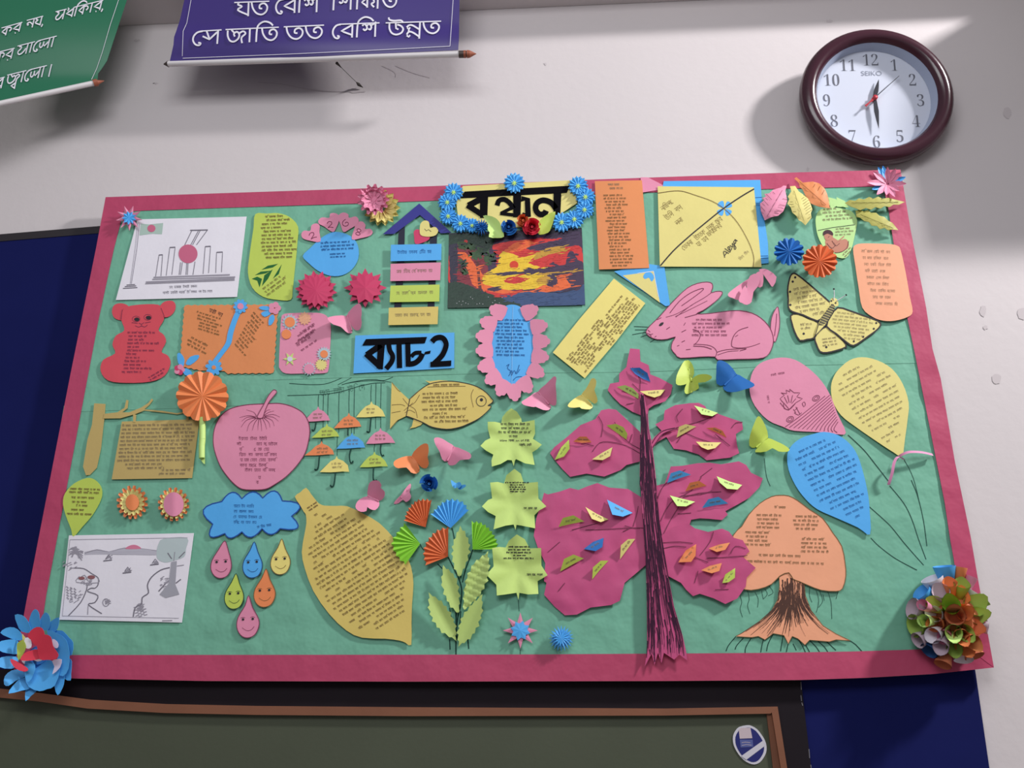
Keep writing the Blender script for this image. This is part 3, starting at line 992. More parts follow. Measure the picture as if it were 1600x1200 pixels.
TWO = [(0, .3), (.3, 0), (.72, .08), (.74, .42), (.4, .72), (.1, .98), (.5, .9), (1, 1)]
SIX = [(.45, 0), (.1, .4), (.12, .8), (.45, 1), (.85, .85), (.9, .5), (.6, .4), (.45, .6)]
FOUR = [(.5, .5), (.15, .25), (.3, 0), (.7, .02), (.8, .28), (.5, .5), (.15, .78), (.35, 1), (.75, .95), (.85, .7), (.5, .5)]
hearts = [
    ('two, leftmost', (695, 520, 688, 440, 690, 385, 660, 368, 622, 385, 612, 430, 562, 428, 538, 455, 550, 492, 610, 512), TWO, 632, 468, 56, 50, -22),
    ('two, second from the left', (800, 440, 730, 395, 684, 370, 682, 340, 712, 318, 770, 322, 778, 288, 815, 282, 850, 302, 850, 350, 830, 400), TWO, 778, 378, 50, 52, -4),
    ('six', (890, 440, 865, 380, 848, 330, 852, 295, 890, 277, 928, 292, 936, 322, 990, 310, 1016, 340, 1000, 378, 945, 412), SIX, 906, 362, 58, 58, 6),
    ('four, rightmost', (958, 500, 980, 410, 1000, 362, 1045, 352, 1072, 382, 1070, 414, 1112, 414, 1132, 440, 1110, 470, 1030, 492), FOUR, 1014, 440, 52, 50, 20),
]
for t, q, st, gx, gy, gw_, gh_, an in hearts:
    c = Cut('paper_heart', 'pink paper heart with the handwritten digit %s over the blue teardrop' % t, 'heart', 'pink hearts over the blue teardrop')
    c.poly(smooth(C('C5', *q), 3), 'pink', 0.0044, 6)
    ca_, sa_ = math.cos(R(an)), math.sin(R(an))
    v_ = []
    for u, w_ in st:
        u, w_ = (u - .5) * gw_, (w_ - .5) * gh_
        v_ += [gx + u * ca_ - w_ * sa_, gy + u * sa_ + w_ * ca_]
    c.b.ink(C('C5', *v_), 1.1, INKPLUM, sm=4)
    c.end()

# ladder house ------------------------------------------------------------------
c = Cut('ladder_house', 'paper birdhouse ladder with navy roof, dark posts and four coloured rungs', 'ladder')
mat('post_black', (40, 44, 62), 0.7, 0.3)
c.poly(C('C6', 447, 398, 493, 372, 485, 700, 465, 1010, 412, 1010, 432, 700), 'post_black', 0.0036)
c.next('post', 'dark paper post')
c.poly(C('C6', 683, 350, 735, 400, 728, 700, 714, 1010, 662, 1010, 675, 700), 'post_black', 0.0036)
c.next('post', 'dark paper post')
c.poly(C('C6', 600, 230, 842, 448, 762, 453, 605, 316, 412, 458, 328, 460), 'navypaper', 0.0062)
c.next('roof', 'navy chevron roof')
for m_, q, sd in (('blue', (388, 540, 767, 532, 765, 655, 385, 663), 1), ('pink', (386, 683, 762, 672, 757, 805, 383, 812), 2), ('limeyellow', (385, 846, 753, 838, 750, 965, 378, 970), 3), ('mustard', (372, 1012, 743, 1003, 738, 1135, 368, 1142), 4)):
    c.poly(C('C6', *q), m_, 0.0085)
    x, y = xf('C6', q[0] + 45, q[1] + 36)
    write(c.b, x, y, 56, 9, 1, -1.5, INKBLUE if m_ == 'blue' else INKSOFT, 20 + sd, (.95, 1), .8)
    c.next('rung', {'blue': 'blue rung', 'pink': 'pink rung', 'limeyellow': 'lime rung', 'mustard': 'yellow rung'}[m_])
c.end()
c = Cut('paper_heart', 'crimson paper heart tucked under the navy roof of the ladder house', 'heart')
c.poly(smooth(C('C6', 572, 533, 562, 480, 560, 440, 582, 424, 606, 432, 616, 460, 650, 456, 678, 472, 672, 500, 630, 522), 3), 'hotpink', 0.0062, 6)
c.end()
c = Cut('paper_heart', 'yellow paper heart overlapping the crimson heart under the navy roof', 'heart')
c.poly(smooth(C('C6', 612, 467, 604, 420, 612, 378, 640, 358, 672, 368, 682, 412, 718, 405, 742, 432, 722, 468, 670, 479), 3), 'paleyellow', 0.0078, 6)
c.b.ink(C('C6', 640, 420, 655, 435, 670, 425, 690, 440), 0.8)
c.end()

# sunset painting -------------------------------------------------------------------
c = Cut('sunset_painting', 'dark painting of a red and yellow sunset over water with trees, under the title plaque', 'painting')
for k_, v_ in dict(paint_dark=(44, 40, 62), paint_green=(30, 56, 44), paint_leaf=(52, 84, 50), paint_red=(206, 48, 48), paint_deepred=(130, 40, 56), paint_orange=(232, 104, 50), paint_yellow=(240, 196, 44), paint_gold=(196, 148, 50), paint_blue=(50, 76, 120), paint_violet=(62, 44, 74), paint_sun=(214, 60, 26), paint_brown=(96, 46, 46)).items():
    mat(k_, v_, 0.5, 0.4, bump=0.35, scale=160, var=0.22, vscale=55)
c.poly(C('C7', 112, 545, 1195, 500, 1222, 1130, 100, 1155), 'paint_dark', 0.0042, lift=lambda x, y: 0)
b = c.b
layer = [0]


def dab(m_, *q, sm=2, jag=0.8):
    layer[0] += 1
    p_ = C('C7', *q)
    p_ = smooth(p_, 2) if sm else p_
    p_ = resample(p_, 3.0)
    rr = random.Random(layer[0])
    p_ = [(x_ + rr.uniform(-jag, jag), y_ + rr.uniform(-jag, jag) * 0.6) for x_, y_ in p_]
    k0, k1, k2, k3 = C('C7', 112, 545, 1195, 500, 1222, 1130, 100, 1155)
    cl = []
    for x_, y_ in p_:
        for _ in range(2):
            v_ = min(1, max(0, (y_ - k0[1] - (k1[1] - k0[1]) * (x_ - k0[0]) / (k1[0] - k0[0])) / (k3[1] - k0[1])))
            xl, xr = k0[0] + (k3[0] - k0[0]) * v_, k1[0] + (k2[0] - k1[0]) * v_
            x_ = min(xr, max(xl, x_))
            u_ = (x_ - xl) / (xr - xl)
            yt, yb = k0[1] + (k1[1] - k0[1]) * u_, k3[1] + (k2[1] - k3[1]) * u_
            y_ = min(yb, max(yt, y_))
        cl.append((x_, y_))
    p_ = cl
    b.blot(p_, m_, 0.0003 + layer[0] * 0.000006)
    DABS.append((m_, p_))


DABS = []
dab('paint_violet', 130, 620, 480, 600, 900, 560, 1180, 530, 1205, 800, 1215, 1000, 700, 1020, 120, 1000)
dab('paint_deepred', 130, 640, 300, 660, 420, 760, 420, 960, 300, 1000, 120, 960)
dab('paint_red', 470, 640, 700, 600, 900, 590, 1060, 600, 1190, 660, 1205, 820, 1080, 800, 800, 840, 520, 850, 500, 740)
dab('paint_orange', 150, 720, 230, 760, 300, 960, 380, 990, 400, 900, 340, 820, 240, 700)
dab('paint_red', 110, 760, 140, 760, 145, 940, 108, 945)
dab('paint_orange', 620, 640, 720, 600, 800, 620, 700, 690, 560, 700)
dab('paint_gold', 800, 720, 900, 670, 1040, 650, 1050, 690, 920, 720, 820, 760)
dab('paint_yellow', 520, 740, 560, 690, 640, 735, 720, 740, 830, 715, 760, 790, 860, 820, 760, 850, 600, 860, 400, 880, 500, 820)
dab('paint_yellow', 540, 690, 620, 710, 700, 740, 640, 750)
dab('paint_violet', 740, 670, 850, 630, 1000, 600, 1180, 560, 1190, 640, 1000, 660, 860, 690)
dab('paint_red', 830, 800, 940, 740, 1050, 720, 1090, 780, 950, 810)
dab('paint_yellow', 390, 890, 560, 880, 760, 880, 960, 880, 1000, 920, 900, 990, 700, 1000, 500, 1010, 400, 980)
dab('paint_orange', 380, 960, 600, 1010, 800, 1010, 980, 900, 1060, 890, 1120, 980, 900, 1030, 600, 1060, 400, 1020)
dab('paint_red', 560, 930, 640, 900, 720, 910, 700, 950, 600, 955)
dab('paint_red', 400, 1010, 560, 1040, 720, 1000, 620, 1060, 480, 1060)
dab('paint_violet', 420, 1000, 480, 985, 550, 1000, 480, 1020)
dab('paint_gold', 830, 920, 900, 890, 960, 920, 900, 960, 840, 960)
dab('paint_blue', 560, 1060, 760, 1020, 960, 1030, 1100, 1020, 1215, 960, 1222, 1126, 700, 1140, 560, 1130)
dab('paint_violet', 700, 860, 770, 825, 860, 850, 960, 780, 1050, 830, 1080, 720, 1120, 690, 1160, 760, 1205, 780, 1210, 870, 1060, 860, 900, 880, 760, 885)
dab('paint_violet', 880, 900, 960, 880, 1000, 940, 960, 985, 900, 960)
dab('paint_violet', 1060, 880, 1208, 870, 1210, 960, 1140, 1020, 1100, 960)
dab('paint_violet', 460, 880, 640, 855, 740, 865, 620, 885)
dab('paint_gold', 820, 872, 960, 862, 1190, 845, 1190, 852, 960, 872, 820, 882, jag=.3)
dab('paint_dark', 120, 600, 180, 620, 175, 960, 125, 960)
dab('paint_green', 108, 950, 250, 960, 360, 1010, 480, 1050, 600, 1100, 700, 1140, 104, 1152)
dab('paint_green', 118, 555, 460, 560, 470, 640, 400, 660, 200, 620, 120, 640)
dab('paint_brown', 335, 780, 355, 780, 365, 900, 378, 1010, 355, 1010, 345, 900, jag=.4)
rr = random.Random(5)
for cx_, cy_, r_ in ((240, 640, 60), (330, 720, 70), (230, 800, 75), (450, 770, 70), (400, 690, 70), (470, 730, 50), (240, 860, 40), (300, 660, 60), (420, 640, 50)):
    for _ in range(5):
        q = [(cx_ + rr.uniform(-r_, r_) * .6 + math.cos(a) * r_ * rr.uniform(.25, .5), cy_ + rr.uniform(-r_, r_) * .5 + math.sin(a) * r_ * rr.uniform(.2, .4)) for a in [k * .785 for k in range(8)]]
        dab('paint_leaf' if rr.random() < .6 else 'paint_green', *[v for p_ in q for v in p_], sm=0, jag=.8)
# brush strokes that drag neighbouring colours into each other
rr = random.Random(21)


def paint_at(x_, y_):
    for m_, p_ in reversed(DABS):
        if inside(x_, y_, p_):
            return m_
    return 'paint_dark'


BASE = list(DABS)
for i in range(520):
    x_, y_ = rr.uniform(704, 910), rr.uniform(362, 476)
    m_ = paint_at(x_ + rr.uniform(-7, 7), y_ + rr.uniform(-3, 3))
    leafy = m_ in ('paint_leaf', 'paint_green')
    L = rr.uniform(2, 5) if leafy else rr.uniform(5, 16)
    a = rr.uniform(0, 6.28) if leafy else rr.uniform(-.35, .1)
    if x_ + L * math.cos(a) > 908 or y_ + L * math.sin(a) > 474 or y_ + L * math.sin(a) < 364 or x_ + L * math.cos(a) < 704:
        continue
    b.ink([(x_, y_), (x_ + L * .5 * math.cos(a), y_ + L * .5 * math.sin(a) - rr.uniform(-.6, .6)), (x_ + L * math.cos(a), y_ + L * math.sin(a))], rr.uniform(1.0, 2.6), m_, 0.0003 + (layer[0] + 2) * 0.000006 + (i % 16) * 5e-6, taper=lambda t: .4 + 1.2 * t * (1 - t) * 2)
layer[0] += 9
layer[0] += 1
b.blot(ellipse(*xf('C7', 643, 803), 6.8, 6.4, 24), 'paint_sun', 0.0003 + layer[0] * 0.000006)
layer[0] += 1
b.blot(ellipse(*xf('C7', 250, 612), 3, 2.6, 12), 'paint_red', 0.0003 + layer[0] * 0.000006)
for i in range(16):
    b.blot(ellipse(*xf('C7', rr.uniform(130, 560), rr.uniform(1060, 1130)), .5, .5, 6), 'white', 0.0003 + layer[0] * 0.000006)
c.end()

# notes right of the title -----------------------------------------------------------
c = Cut('paper_note', 'tall orange paper note full of handwriting, right of the title plaque', 'note')
c.poly(C('C8', 147, 115, 515, 108, 572, 793, 180, 805), 'orange', 0.0055, lift=lambda x, y: 0.0015 * math.sin((x - 930) / 24.0))
x, y = xf('C8', 245, 128)
write(c.b, x, y, 30, 12, 2, -1, INKSOFT, 31, (.5, .9), .8)
x, y = xf('C8', 210, 215)
for i in range(23):
    write(c.b, x + i * .5, y + i * 5.0, 40, 5.2, 1, -1, INKBROWN, 310 + i, (.6, .95), .75)
c.end()
c = Cut('paper_scrap', 'small pink folded paper scrap on the top border beside the tall orange note', 'paper')
c.poly(C('C8', 505, 85, 560, 85, 640, 125, 688, 152, 685, 178, 510, 205), 'pink', 0.0042)
c.end()
c = Cut('paper_card', 'large yellow square card with an arc, diagonal line and blue backing sheet', 'card')
c.poly(C('C8', 685, 115, 1440, 105, 1455, 300, 1500, 600, 1505, 755, 1440, 762, 670, 200), 'blue', 0.0040)
for q in ((1380, 245, 1460, 240), (1345, 290, 1440, 292), (1350, 300, 1440, 305), (1440, 700, 1500, 698), (1440, 718, 1500, 716)):
    c.b.ink(C('C8', *q), .8, INKBLUE)
c.next('backing_sheet', 'blue backing sheet')
c.poly(C('C8', 638, 155, 1390, 163, 1450, 786, 655, 782), 'paleyellow', 0.0060, lift=wav(.001, 45, 2))
b = c.b
for a in (-2.2, -0.75, 0.85, 2.3):
    x, y = xf('C8', 1160 + 42 * math.cos(a), 328 + 38 * math.sin(a))
    p_ = smooth([(x + math.cos(a) * -6.5, y + math.sin(a) * -6.5), (x + math.cos(a + 1.2) * 6, y + math.sin(a + 1.2) * 6), (x + math.cos(a) * 5, y + math.sin(a) * 5), (x + math.cos(a - 1.2) * 6, y + math.sin(a - 1.2) * 6)], 3)
    b.blot(p_, 'blue')
b.ink(C('C8', 640, 208, 800, 190, 925, 222, 1100, 290, 1240, 410, 1340, 570, 1388, 700, 1384, 786), 1.0, INKBROWN, 0.0007, sm=5)
b.ink(C('C8', 660, 775, 760, 660, 880, 550, 1000, 450, 1150, 330, 1290, 235, 1392, 175), 2.2, INK, 0.0008, sm=3)
for q, n_, wd in (((660, 345, 33, 9), 1, 1.0), ((690, 415, 36, 10), 1, 1.0), ((775, 455, 24, 9), 1, 1.0), ((820, 655, 84, 9), 1, 1.0), ((940, 625, 20, 9), 1, 1.0), ((1020, 545, 36, 9), 1, 1.0)):
    x, y = xf('C8', q[0] - 10, q[1] - 30)
    write(b, x, y, q[2], q[3], n_, -38, INKBROWN, int(q[0]), (.95, 1), wd, k=.8)
ax_, ay_ = xf('C8', 1150, 700)
for st in ([(0, 5), (9, -6), (12, 6)], [(3, 2), (12, 1)], [(15, -8), (16, 6), (19, 4)], [(19, 2), (24, -1), (22, -5), (19, 0), (21, 5), (26, 3)], [(27, -4), (29, 4), (34, -3), (33, 8), (29, 11), (28, 8), (38, 1)], [(43, -3), (38, -2), (38, 3), (43, 0), (44, -4), (45, 3)]):
    p_ = []
    for (u_, v_) in st:
        a = R(-50)
        p_.append((ax_ + u_ * math.cos(a) * .72 - v_ * math.sin(a) * .72, ay_ + u_ * math.sin(a) * .72 + v_ * math.cos(a) * .72))
    b.ink(p_, 1.2, INK, 0.0007, sm=3)
x, y = xf('C8', 1260, 715)
write(b, x, y, 24, 8, 1, -42, INKSOFT, 36, (.9, 1), .6)
c.next('front_sheet', 'yellow front sheet')
c.end()
c = Cut('paper_card', 'blue triangular paper flap with a yellow triangle inside, below the tall orange note', 'card')
c.poly(C('C8', 298, 820, 440, 790, 565, 762, 690, 780, 735, 1085, 700, 1092), 'blue', 0.0040)
c.b.blot(C('C8', 365, 852, 608, 820, 656, 1065), 'paleyellow')
c.b.ink(C('C8', 480, 836, 605, 818, 645, 1020), 0.9, 'white', 0.0006)
c.b.blot(smooth(C('C8', 525, 860, 545, 830, 590, 830, 610, 870, 590, 900, 570, 870, 540, 880), 3), 'blue', 0.0006)
c.end()

c = Cut('paper_note', 'long yellow paper note tilted steeply, between the blue leaf and the pink rabbit', 'note')
c.poly(C('D4', 1310, 30, 1590, 250, 1330, 590, 1050, 920, 765, 690, 1000, 395), 'yellow', 0.0052, lift=lambda x, y: 0.0018 * math.sin((y - 440) / 50.0))
b = c.b
for i in range(11):
    f = i / 10.0
    x0, y0 = 880 + f * 195, 745 + f * 145
    L = 1.62 * [55, 92, 70, 96, 95, 96, 90, 96, 92, 94, 96, 92, 88][i]
    x, y = xf('D4', x0, y0)
    write(b, x, y, L * .95, 5.6, 1, -51, INKBROWN, 400 + i, (.9, 1), .75, skip=.2, within=C('D4', 1310, 45, 1575, 250, 1330, 580, 1050, 905, 785, 690))
c.end()

# blue leaf in a pink frill -------------------------------------------------------------
c = Cut('leaf_note', 'blue leaf-shaped paper note edged with pink scalloped petals, under the sunset painting', 'note')
for px_, py_, ang in ((268, 318, 205), (185, 425, 195), (150, 545, 185), (150, 670, 175), (165, 810, 165), (225, 920, 150), (310, 1010, 120), (420, 1050, 80), (525, 985, 55), (620, 860, 30), (655, 725, 10), (665, 590, 0), (645, 455, -10), (565, 320, -25)):
    a = R(ang)
    pts = []
    for u_, v_ in ((-75, -62), (-10, -66), (20, -55), (45, -50), (55, -28), (72, -20), (76, 0), (70, 22), (52, 30), (42, 50), (18, 56), (-10, 66), (-75, 62)):
        pts += [px_ + u_ * math.cos(a) - v_ * math.sin(a), py_ + u_ * math.sin(a) + v_ * math.cos(a)]
    cx_, cy_ = xf('D4', px_, py_)
    bx_, by_ = xf('D4', 405, 660)
    c.poly(smooth(C('D4', *pts), 2), 'pink', 0.0032, 6, lift=lambda x, y, X=cx_, Y=cy_: 0.0016 + 0.00022 * (math.hypot(x - bx_, (y - by_) * .62) - 24))
    c.next('petal')
o_ = smooth(C('D4', 400, 262, 470, 280, 550, 345, 608, 450, 624, 590, 612, 720, 570, 850, 490, 970, 398, 1058, 310, 970, 238, 850, 197, 710, 188, 560, 215, 430, 275, 335, 340, 278), 3)
mx_, _ = xf('D4', 404, 600)
c.poly(o_, 'blue', 0.0068, lift=lambda x, y: -0.00006 * abs(x - mx_))
b = c.b
b.ink(C('D4', 408, 275, 404, 500, 402, 700, 398, 1045), .8, mat('crease_pale_blue', (150, 200, 236), 0.7, 0.2))
x, y = xf('D4', 252, 385)
write(b, x, y, 53, 60, 11, 1, INKBLUE, 44, (.75, 1), .9, within=o_)
for st in ((350, 810, 375, 795, 360, 830, 390, 860, 370, 900), (395, 900, 420, 850, 440, 880, 470, 840), (410, 940, 440, 910, 490, 905), (380, 870, 400, 850, 395, 890), (430, 880, 450, 850, 465, 800)):
    b.ink(C('D4', *st), 1.1, INKBLUE, sm=3)
c.next('leaf_sheet', 'blue leaf sheet with handwriting')
c.end()

# pink rabbit --------------------------------------------------------------------------
c = Cut('paper_rabbit', 'pink paper rabbit with long ears and inked outlines, sitting below the big yellow card', 'paper animal')
c.poly(smooth(C('D3', 1460, 338, 1474, 420, 1476, 500, 1465, 570, 1435, 655, 1405, 600, 1395, 530, 1402, 450, 1425, 385), 3), 'pink', 0.0034, 6)
c.outline(smooth(C('D3', 1460, 338, 1474, 420, 1476, 500, 1465, 570, 1435, 655, 1405, 600, 1395, 530, 1402, 450, 1425, 385), 3), 1.0, INKPLUM)
c.b.ink(C('D3', 1450, 400, 1445, 480, 1430, 600), 1, INKPLUM)
c.next('tail', 'darker pink tail')
o_ = smooth(C('D3', 282, 562, 318, 508, 400, 430, 470, 350, 560, 255, 650, 172, 740, 130, 825, 117, 872, 130, 878, 170, 862, 213, 900, 203, 945, 200, 966, 214, 935, 262, 860, 325, 790, 372, 730, 402, 850, 398, 1000, 378, 1120, 372, 1230, 395, 1310, 440, 1370, 500, 1405, 560, 1422, 640, 1402, 720, 1360, 780, 1280, 802, 1100, 806, 922, 812, 898, 785, 760, 786, 590, 796, 545, 762, 508, 712, 520, 650, 546, 606, 470, 628, 380, 630, 310, 602), 2)
c.poly(o_, 'pink', 0.0042, 9)
b = c.b
c.outline(o_, 1.1, INKPLUM)
for q, wd in (((495, 395, 580, 290, 680, 215, 780, 175, 790, 190, 700, 260, 600, 330), 1.2), ((550, 430, 680, 330, 800, 260, 870, 210), 1.0), ((460, 432, 560, 400, 700, 320), .8), ((630, 435, 740, 405), 1.2), ((545, 425, 640, 380, 760, 320, 830, 285), .8),
              ((700, 540, 745, 555, 768, 590, 750, 640, 710, 680), 1.1), ((705, 690, 800, 695, 870, 718), 1.3), ((710, 672, 830, 680, 890, 705, 915, 745, 900, 790), 1.0), ((1195, 520, 1110, 550, 1060, 610, 1048, 690, 1100, 706), 1.2), ((1100, 706, 1160, 704, 1230, 690, 1300, 665), .9), ((915, 745, 1000, 722, 1180, 712, 1120, 732), 1.1), ((920, 770, 1010, 740, 1110, 730), .8),
              ((330, 605, 318, 585, 290, 575), 1.0), ((310, 590, 345, 580), .9), ((360, 610, 375, 600), 1), ((300, 545, 320, 565), 1.0), ((465, 540, 495, 520), 1.2), ((600, 565, 640, 545), 1.2), ((600, 655, 630, 640), 1.2), ((560, 690, 580, 682), 1), ((640, 722, 680, 718), 1), ((380, 455, 420, 435), 1), ((620, 505, 635, 480), .9), ((1080, 605, 1105, 590), .9)):
    b.ink(C('D3', *q), wd, INKPLUM, sm=3)
b.blot(smooth(C('D3', 397, 505, 415, 482, 440, 478, 432, 500, 410, 512), 2), 'black_ink')
x, y = xf('D3', 690, 440)
write(b, x, y, 66, 30, 5, 0, INKPLUM, 51, (.5, .95), .7, within=o_)
c.next('body')
c.end()

# yellow butterfly card ------------------------------------------------------------------------
c = Cut('paper_butterfly', 'large yellow paper butterfly with thick dark outlines, next to the peach note', 'paper butterfly')
BW = [smooth(C('D2', 235, 343, 262, 348, 330, 398, 440, 490, 570, 604, 600, 640, 520, 740, 462, 788, 330, 732, 230, 702, 192, 662, 190, 580, 184, 500, 195, 420, 212, 365), 2),
      smooth(C('D2', 655, 664, 760, 690, 900, 740, 1030, 788, 1056, 830, 1010, 882, 940, 932, 870, 982, 800, 1020, 740, 990, 640, 908, 550, 838, 590, 740), 2),
      smooth(C('D2', 213, 738, 280, 722, 380, 765, 470, 805, 455, 900, 430, 950, 365, 962, 298, 972, 250, 890, 225, 810), 2),
      smooth(C('D2', 552, 840, 640, 915, 710, 980, 732, 1032, 640, 1066, 550, 1086, 488, 1076, 455, 1010, 438, 945, 480, 890), 2)]
for i, q in enumerate(BW):
    c.poly(q, 'paleyellow', (0.0050, 0.0050, 0.0042, 0.0042)[i])
    c.outline(q, 2.6, INK)
    if i == 0:
        for (x_, y_) in ((255, 380), (232, 420), (207, 515), (210, 638)):
            c.b.blot(ellipse(*xf('D2', x_, y_), 1.9, 1.9, 10), 'black_ink')
        x, y = xf('D2', 218, 478)
        write(c.b, x, y, 58, 50, 7, -9, INKSOFT, 61, (.7, 1), .7, within=q)
    if i == 1:
        for (x_, y_) in ((1015, 808), (992, 862), (893, 938), (805, 980)):
            c.b.blot(ellipse(*xf('D2', x_, y_), 1.7, 1.7, 10), 'black_ink')
        x, y = xf('D2', 610, 690)
        write(c.b, x, y, 66, 44, 8, 6, INKSOFT, 62, (.8, 1), .5, within=q)
    if i == 2:
        c.b.blot(ellipse(*xf('D2', 335, 908), 1.9, 1.9, 10), 'black_ink')
        x, y = xf('D2', 300, 810)
        write(c.b, x, y, 20, 12, 2, -6, INKSOFT, 63, (.8, 1), .7, within=q)
    if i == 3:
        c.b.blot(ellipse(*xf('D2', 547, 1034), 1.9, 1.9, 10), 'black_ink')
        x, y = xf('D2', 500, 950)
        write(c.b, x, y, 30, 15, 3, -8, INKSOFT, 64, (.8, 1), .6, within=q)
    c.next('wing')
c.poly(smooth(C('D2', 590, 580, 632, 575, 655, 600, 660, 645, 620, 655, 580, 640), 2), 'paleyellow', 0.0056, 5)
for q in ((594, 601), (634, 620)):
    c.b.blot(ellipse(*xf('D2', *q), 1.5, 1.5, 10), 'black_ink')
c.next('head')
c.poly(smooth(C('D2', 598, 628, 625, 645, 605, 715, 540, 825, 440, 935, 455, 850, 520, 730), 2), 'paleyellow', 0.0060, 6)
c.b.blot(smooth(C('D2', 598, 632, 620, 648, 600, 712, 548, 805, 480, 830, 525, 730), 2), mat('butterfly_body_grey', (104, 100, 84), 0.7, 0.2))
for q in ((440, 932, 470, 835, 525, 730, 600, 630), (440, 932, 540, 825, 605, 715, 625, 645)):
    c.b.ink(C('D2', *q), 1.2, INK, 0.0007)
for t in range(9):
    f = t / 8
    x0, y0 = xf('D2', 500 + 95 * f, 815 - 165 * f)
    c.b.ink([(x0 - 4, y0 - 1.5), (x0 + 6, y0 + 2.5)], .8, 'paleyellow', 0.0009)
c.next('body', 'striped dark body')
b = c.b
for q in ((618, 592, 622, 540, 618, 495), (645, 600, 690, 572, 728, 548)):
    p_ = C('D2', *q)
    v_ = [P(x_, y_, 0.0058 + 0.003 * i) for i, (x_, y_) in enumerate(p_)]
    tube(b, v_[0], v_[1], 0.0011, 0.0009, 'white', 8)
    tube(b, v_[1], v_[2], 0.0009, 0.0009, 'white', 8)
    tube(b, v_[2], v_[2] + (v_[2] - v_[1]) * 0.25, 0.0022, 0.0020, 'black_ink', 8)
c.next('antennae', 'pale antennae with dark tips', 'head')
c.end()

c = Cut('paper_note', 'peach paper note with rounded corners at the right edge of the board', 'note')
o_ = smooth(C('D2', 798, 115, 830, 72, 900, 62, 1020, 63, 1140, 68, 1215, 85, 1245, 130, 1290, 330, 1330, 560, 1356, 700, 1312, 750, 1190, 786, 1080, 786, 980, 750, 885, 665, 850, 480, 820, 280), 3)
c.poly(o_, 'peach', 0.0046, lift=lambda x, y: 0.002 * math.sin((x - 1330) / 40.0))
x, y = xf('D2', 855, 110)
for i in range(9):
    write(c.b, x + 2 + i * 2.2, y + i * 10.2, (62, 50, 46, 40, 42, 40, 46, 44, 54)[i], 8, 1, 2, INKSOFT, 700 + i, (.7, .98), .6, within=o_)
c.end()

# green mango-shaped note with the printed child ---------------------------------------------------
c = Cut('mango_note', 'pale green mango-shaped note with a printed child on it, top right', 'note')
for q in ((870, 330, 850, 250, 890, 285), (905, 320, 905, 262, 940, 310), (940, 315, 935, 240, 1000, 270, 1030, 320), (890, 330, 870, 240, 930, 255, 960, 300)):
    c.poly(C('D1', *q), 'palegreen', 0.0038, 6)
c.next('calyx', 'small green leaf tips')
o_ = smooth(C('D1', 800, 345, 850, 325, 910, 320, 985, 330, 1055, 352, 1096, 420, 1082, 520, 1050, 650, 1005, 715, 925, 702, 842, 640, 790, 545, 772, 440, 778, 385), 3)
c.poly(o_, 'palegreen', 0.0046)
b = c.b
x, y = xf('D1', 815, 325)
write(b, x, y, 50, 22, 4, -4, INKSOFT, 71, (.7, 1), .7, within=o_)
b.ink(C('D1', 790, 500, 900, 478, 1080, 455), .9, INK)
x, y = xf('D1', 920, 480)
write(b, x, y, 30, 14, 3, -4, INKSOFT, 72, (.8, 1), .6, within=o_)
x, y = xf('D1', 975, 690)
write(b, x, y, 18, 8, 2, -45, INKSOFT, 73, (.8, 1), .6, within=o_)
b.blot(smooth(C('D1', 850, 610, 850, 570, 900, 550, 950, 580, 1000, 565, 1028, 590, 1025, 640, 960, 672, 900, 665, 862, 640), 2), mat('printed_skin', (196, 134, 112), 0.6, 0.3))
b.blot(smooth(C('D1', 838, 530, 850, 515, 895, 520, 908, 545, 890, 572, 860, 578, 842, 560), 2), 'printed_skin', 0.0006)
b.blot(smooth(C('D1', 832, 540, 832, 512, 855, 496, 885, 498, 908, 520, 905, 540, 870, 525, 850, 530), 2), mat('printed_hair', (70, 38, 46), 0.6, 0.3), 0.0008)
b.ink(C('D1', 920, 600, 960, 575, 995, 545), 2.0, 'printed_skin', 0.0008)
for q in ((860, 600, 900, 640, 930, 610), (900, 580, 930, 620, 960, 600), (920, 675, 980, 665, 1020, 630, 1030, 580), (880, 545, 870, 555)):
    b.ink(C('D1', *q), .9, mat('printed_line', (110, 62, 60), 0.6, 0.3), 0.0009, sm=3)
c.next('note_sheet')
c.end()

# leaves at the top right -------------------------------------------------------------------------
def leaf(label, crop, q, base, tip, m_, d0, rise, nvein=6, fold=0.0045, name='paper_leaf', group='paper leaves at the top right', grid=5, vein=True):
    c = Cut(name, label, 'paper leaf', group)
    (bx, by), (tx, ty) = C(crop, *base, *tip)
    L = math.hypot(tx - bx, ty - by)
    ux, uy = (tx - bx) / L, (ty - by) / L

    def lf(x, y):
        t = ((x - bx) * ux + (y - by) * uy) / L
        s_ = abs(-(x - bx) * uy + (y - by) * ux)
        return rise * 4 * max(0, t) * max(0, 1.1 - t) / 1.2 + fold - fold * s_ / (0.3 * L) + 0.0009 * math.sin(t * nvein * 6.28 + s_ * .4)
    pts_ = C(crop, *q)
    c.poly(pts_, m_, d0, grid, lift=lf)
    sl = mat('leaf_slit_' + m_, [v * .62 for v in PAL[m_]], 0.7, 0.2)
    for i in range(1, 2 * nvein):
        t = i / (2 * nvein)
        for sd in (-1, 1):
            x0, y0 = bx + (tx - bx) * (t + .08), by + (ty - by) * (t + .08)
            ln = [(x0 + k * sd * -uy * L * .3 / 8 - k * .7 * ux, y0 + k * sd * ux * L * .3 / 8 - k * .7 * uy) for k in range(3, 9)]
            ln = [p_ for p_ in ln if inside(p_[0], p_[1], pts_)]
            if len(ln) > 2:
                c.b.ink(ln, .7, sl, 0.0007)
    c.b.ink([(bx + (tx - bx) * k / 9, by + (ty - by) * k / 9) for k in range(1, 9)], .7, sl, 0.0007)
    return c


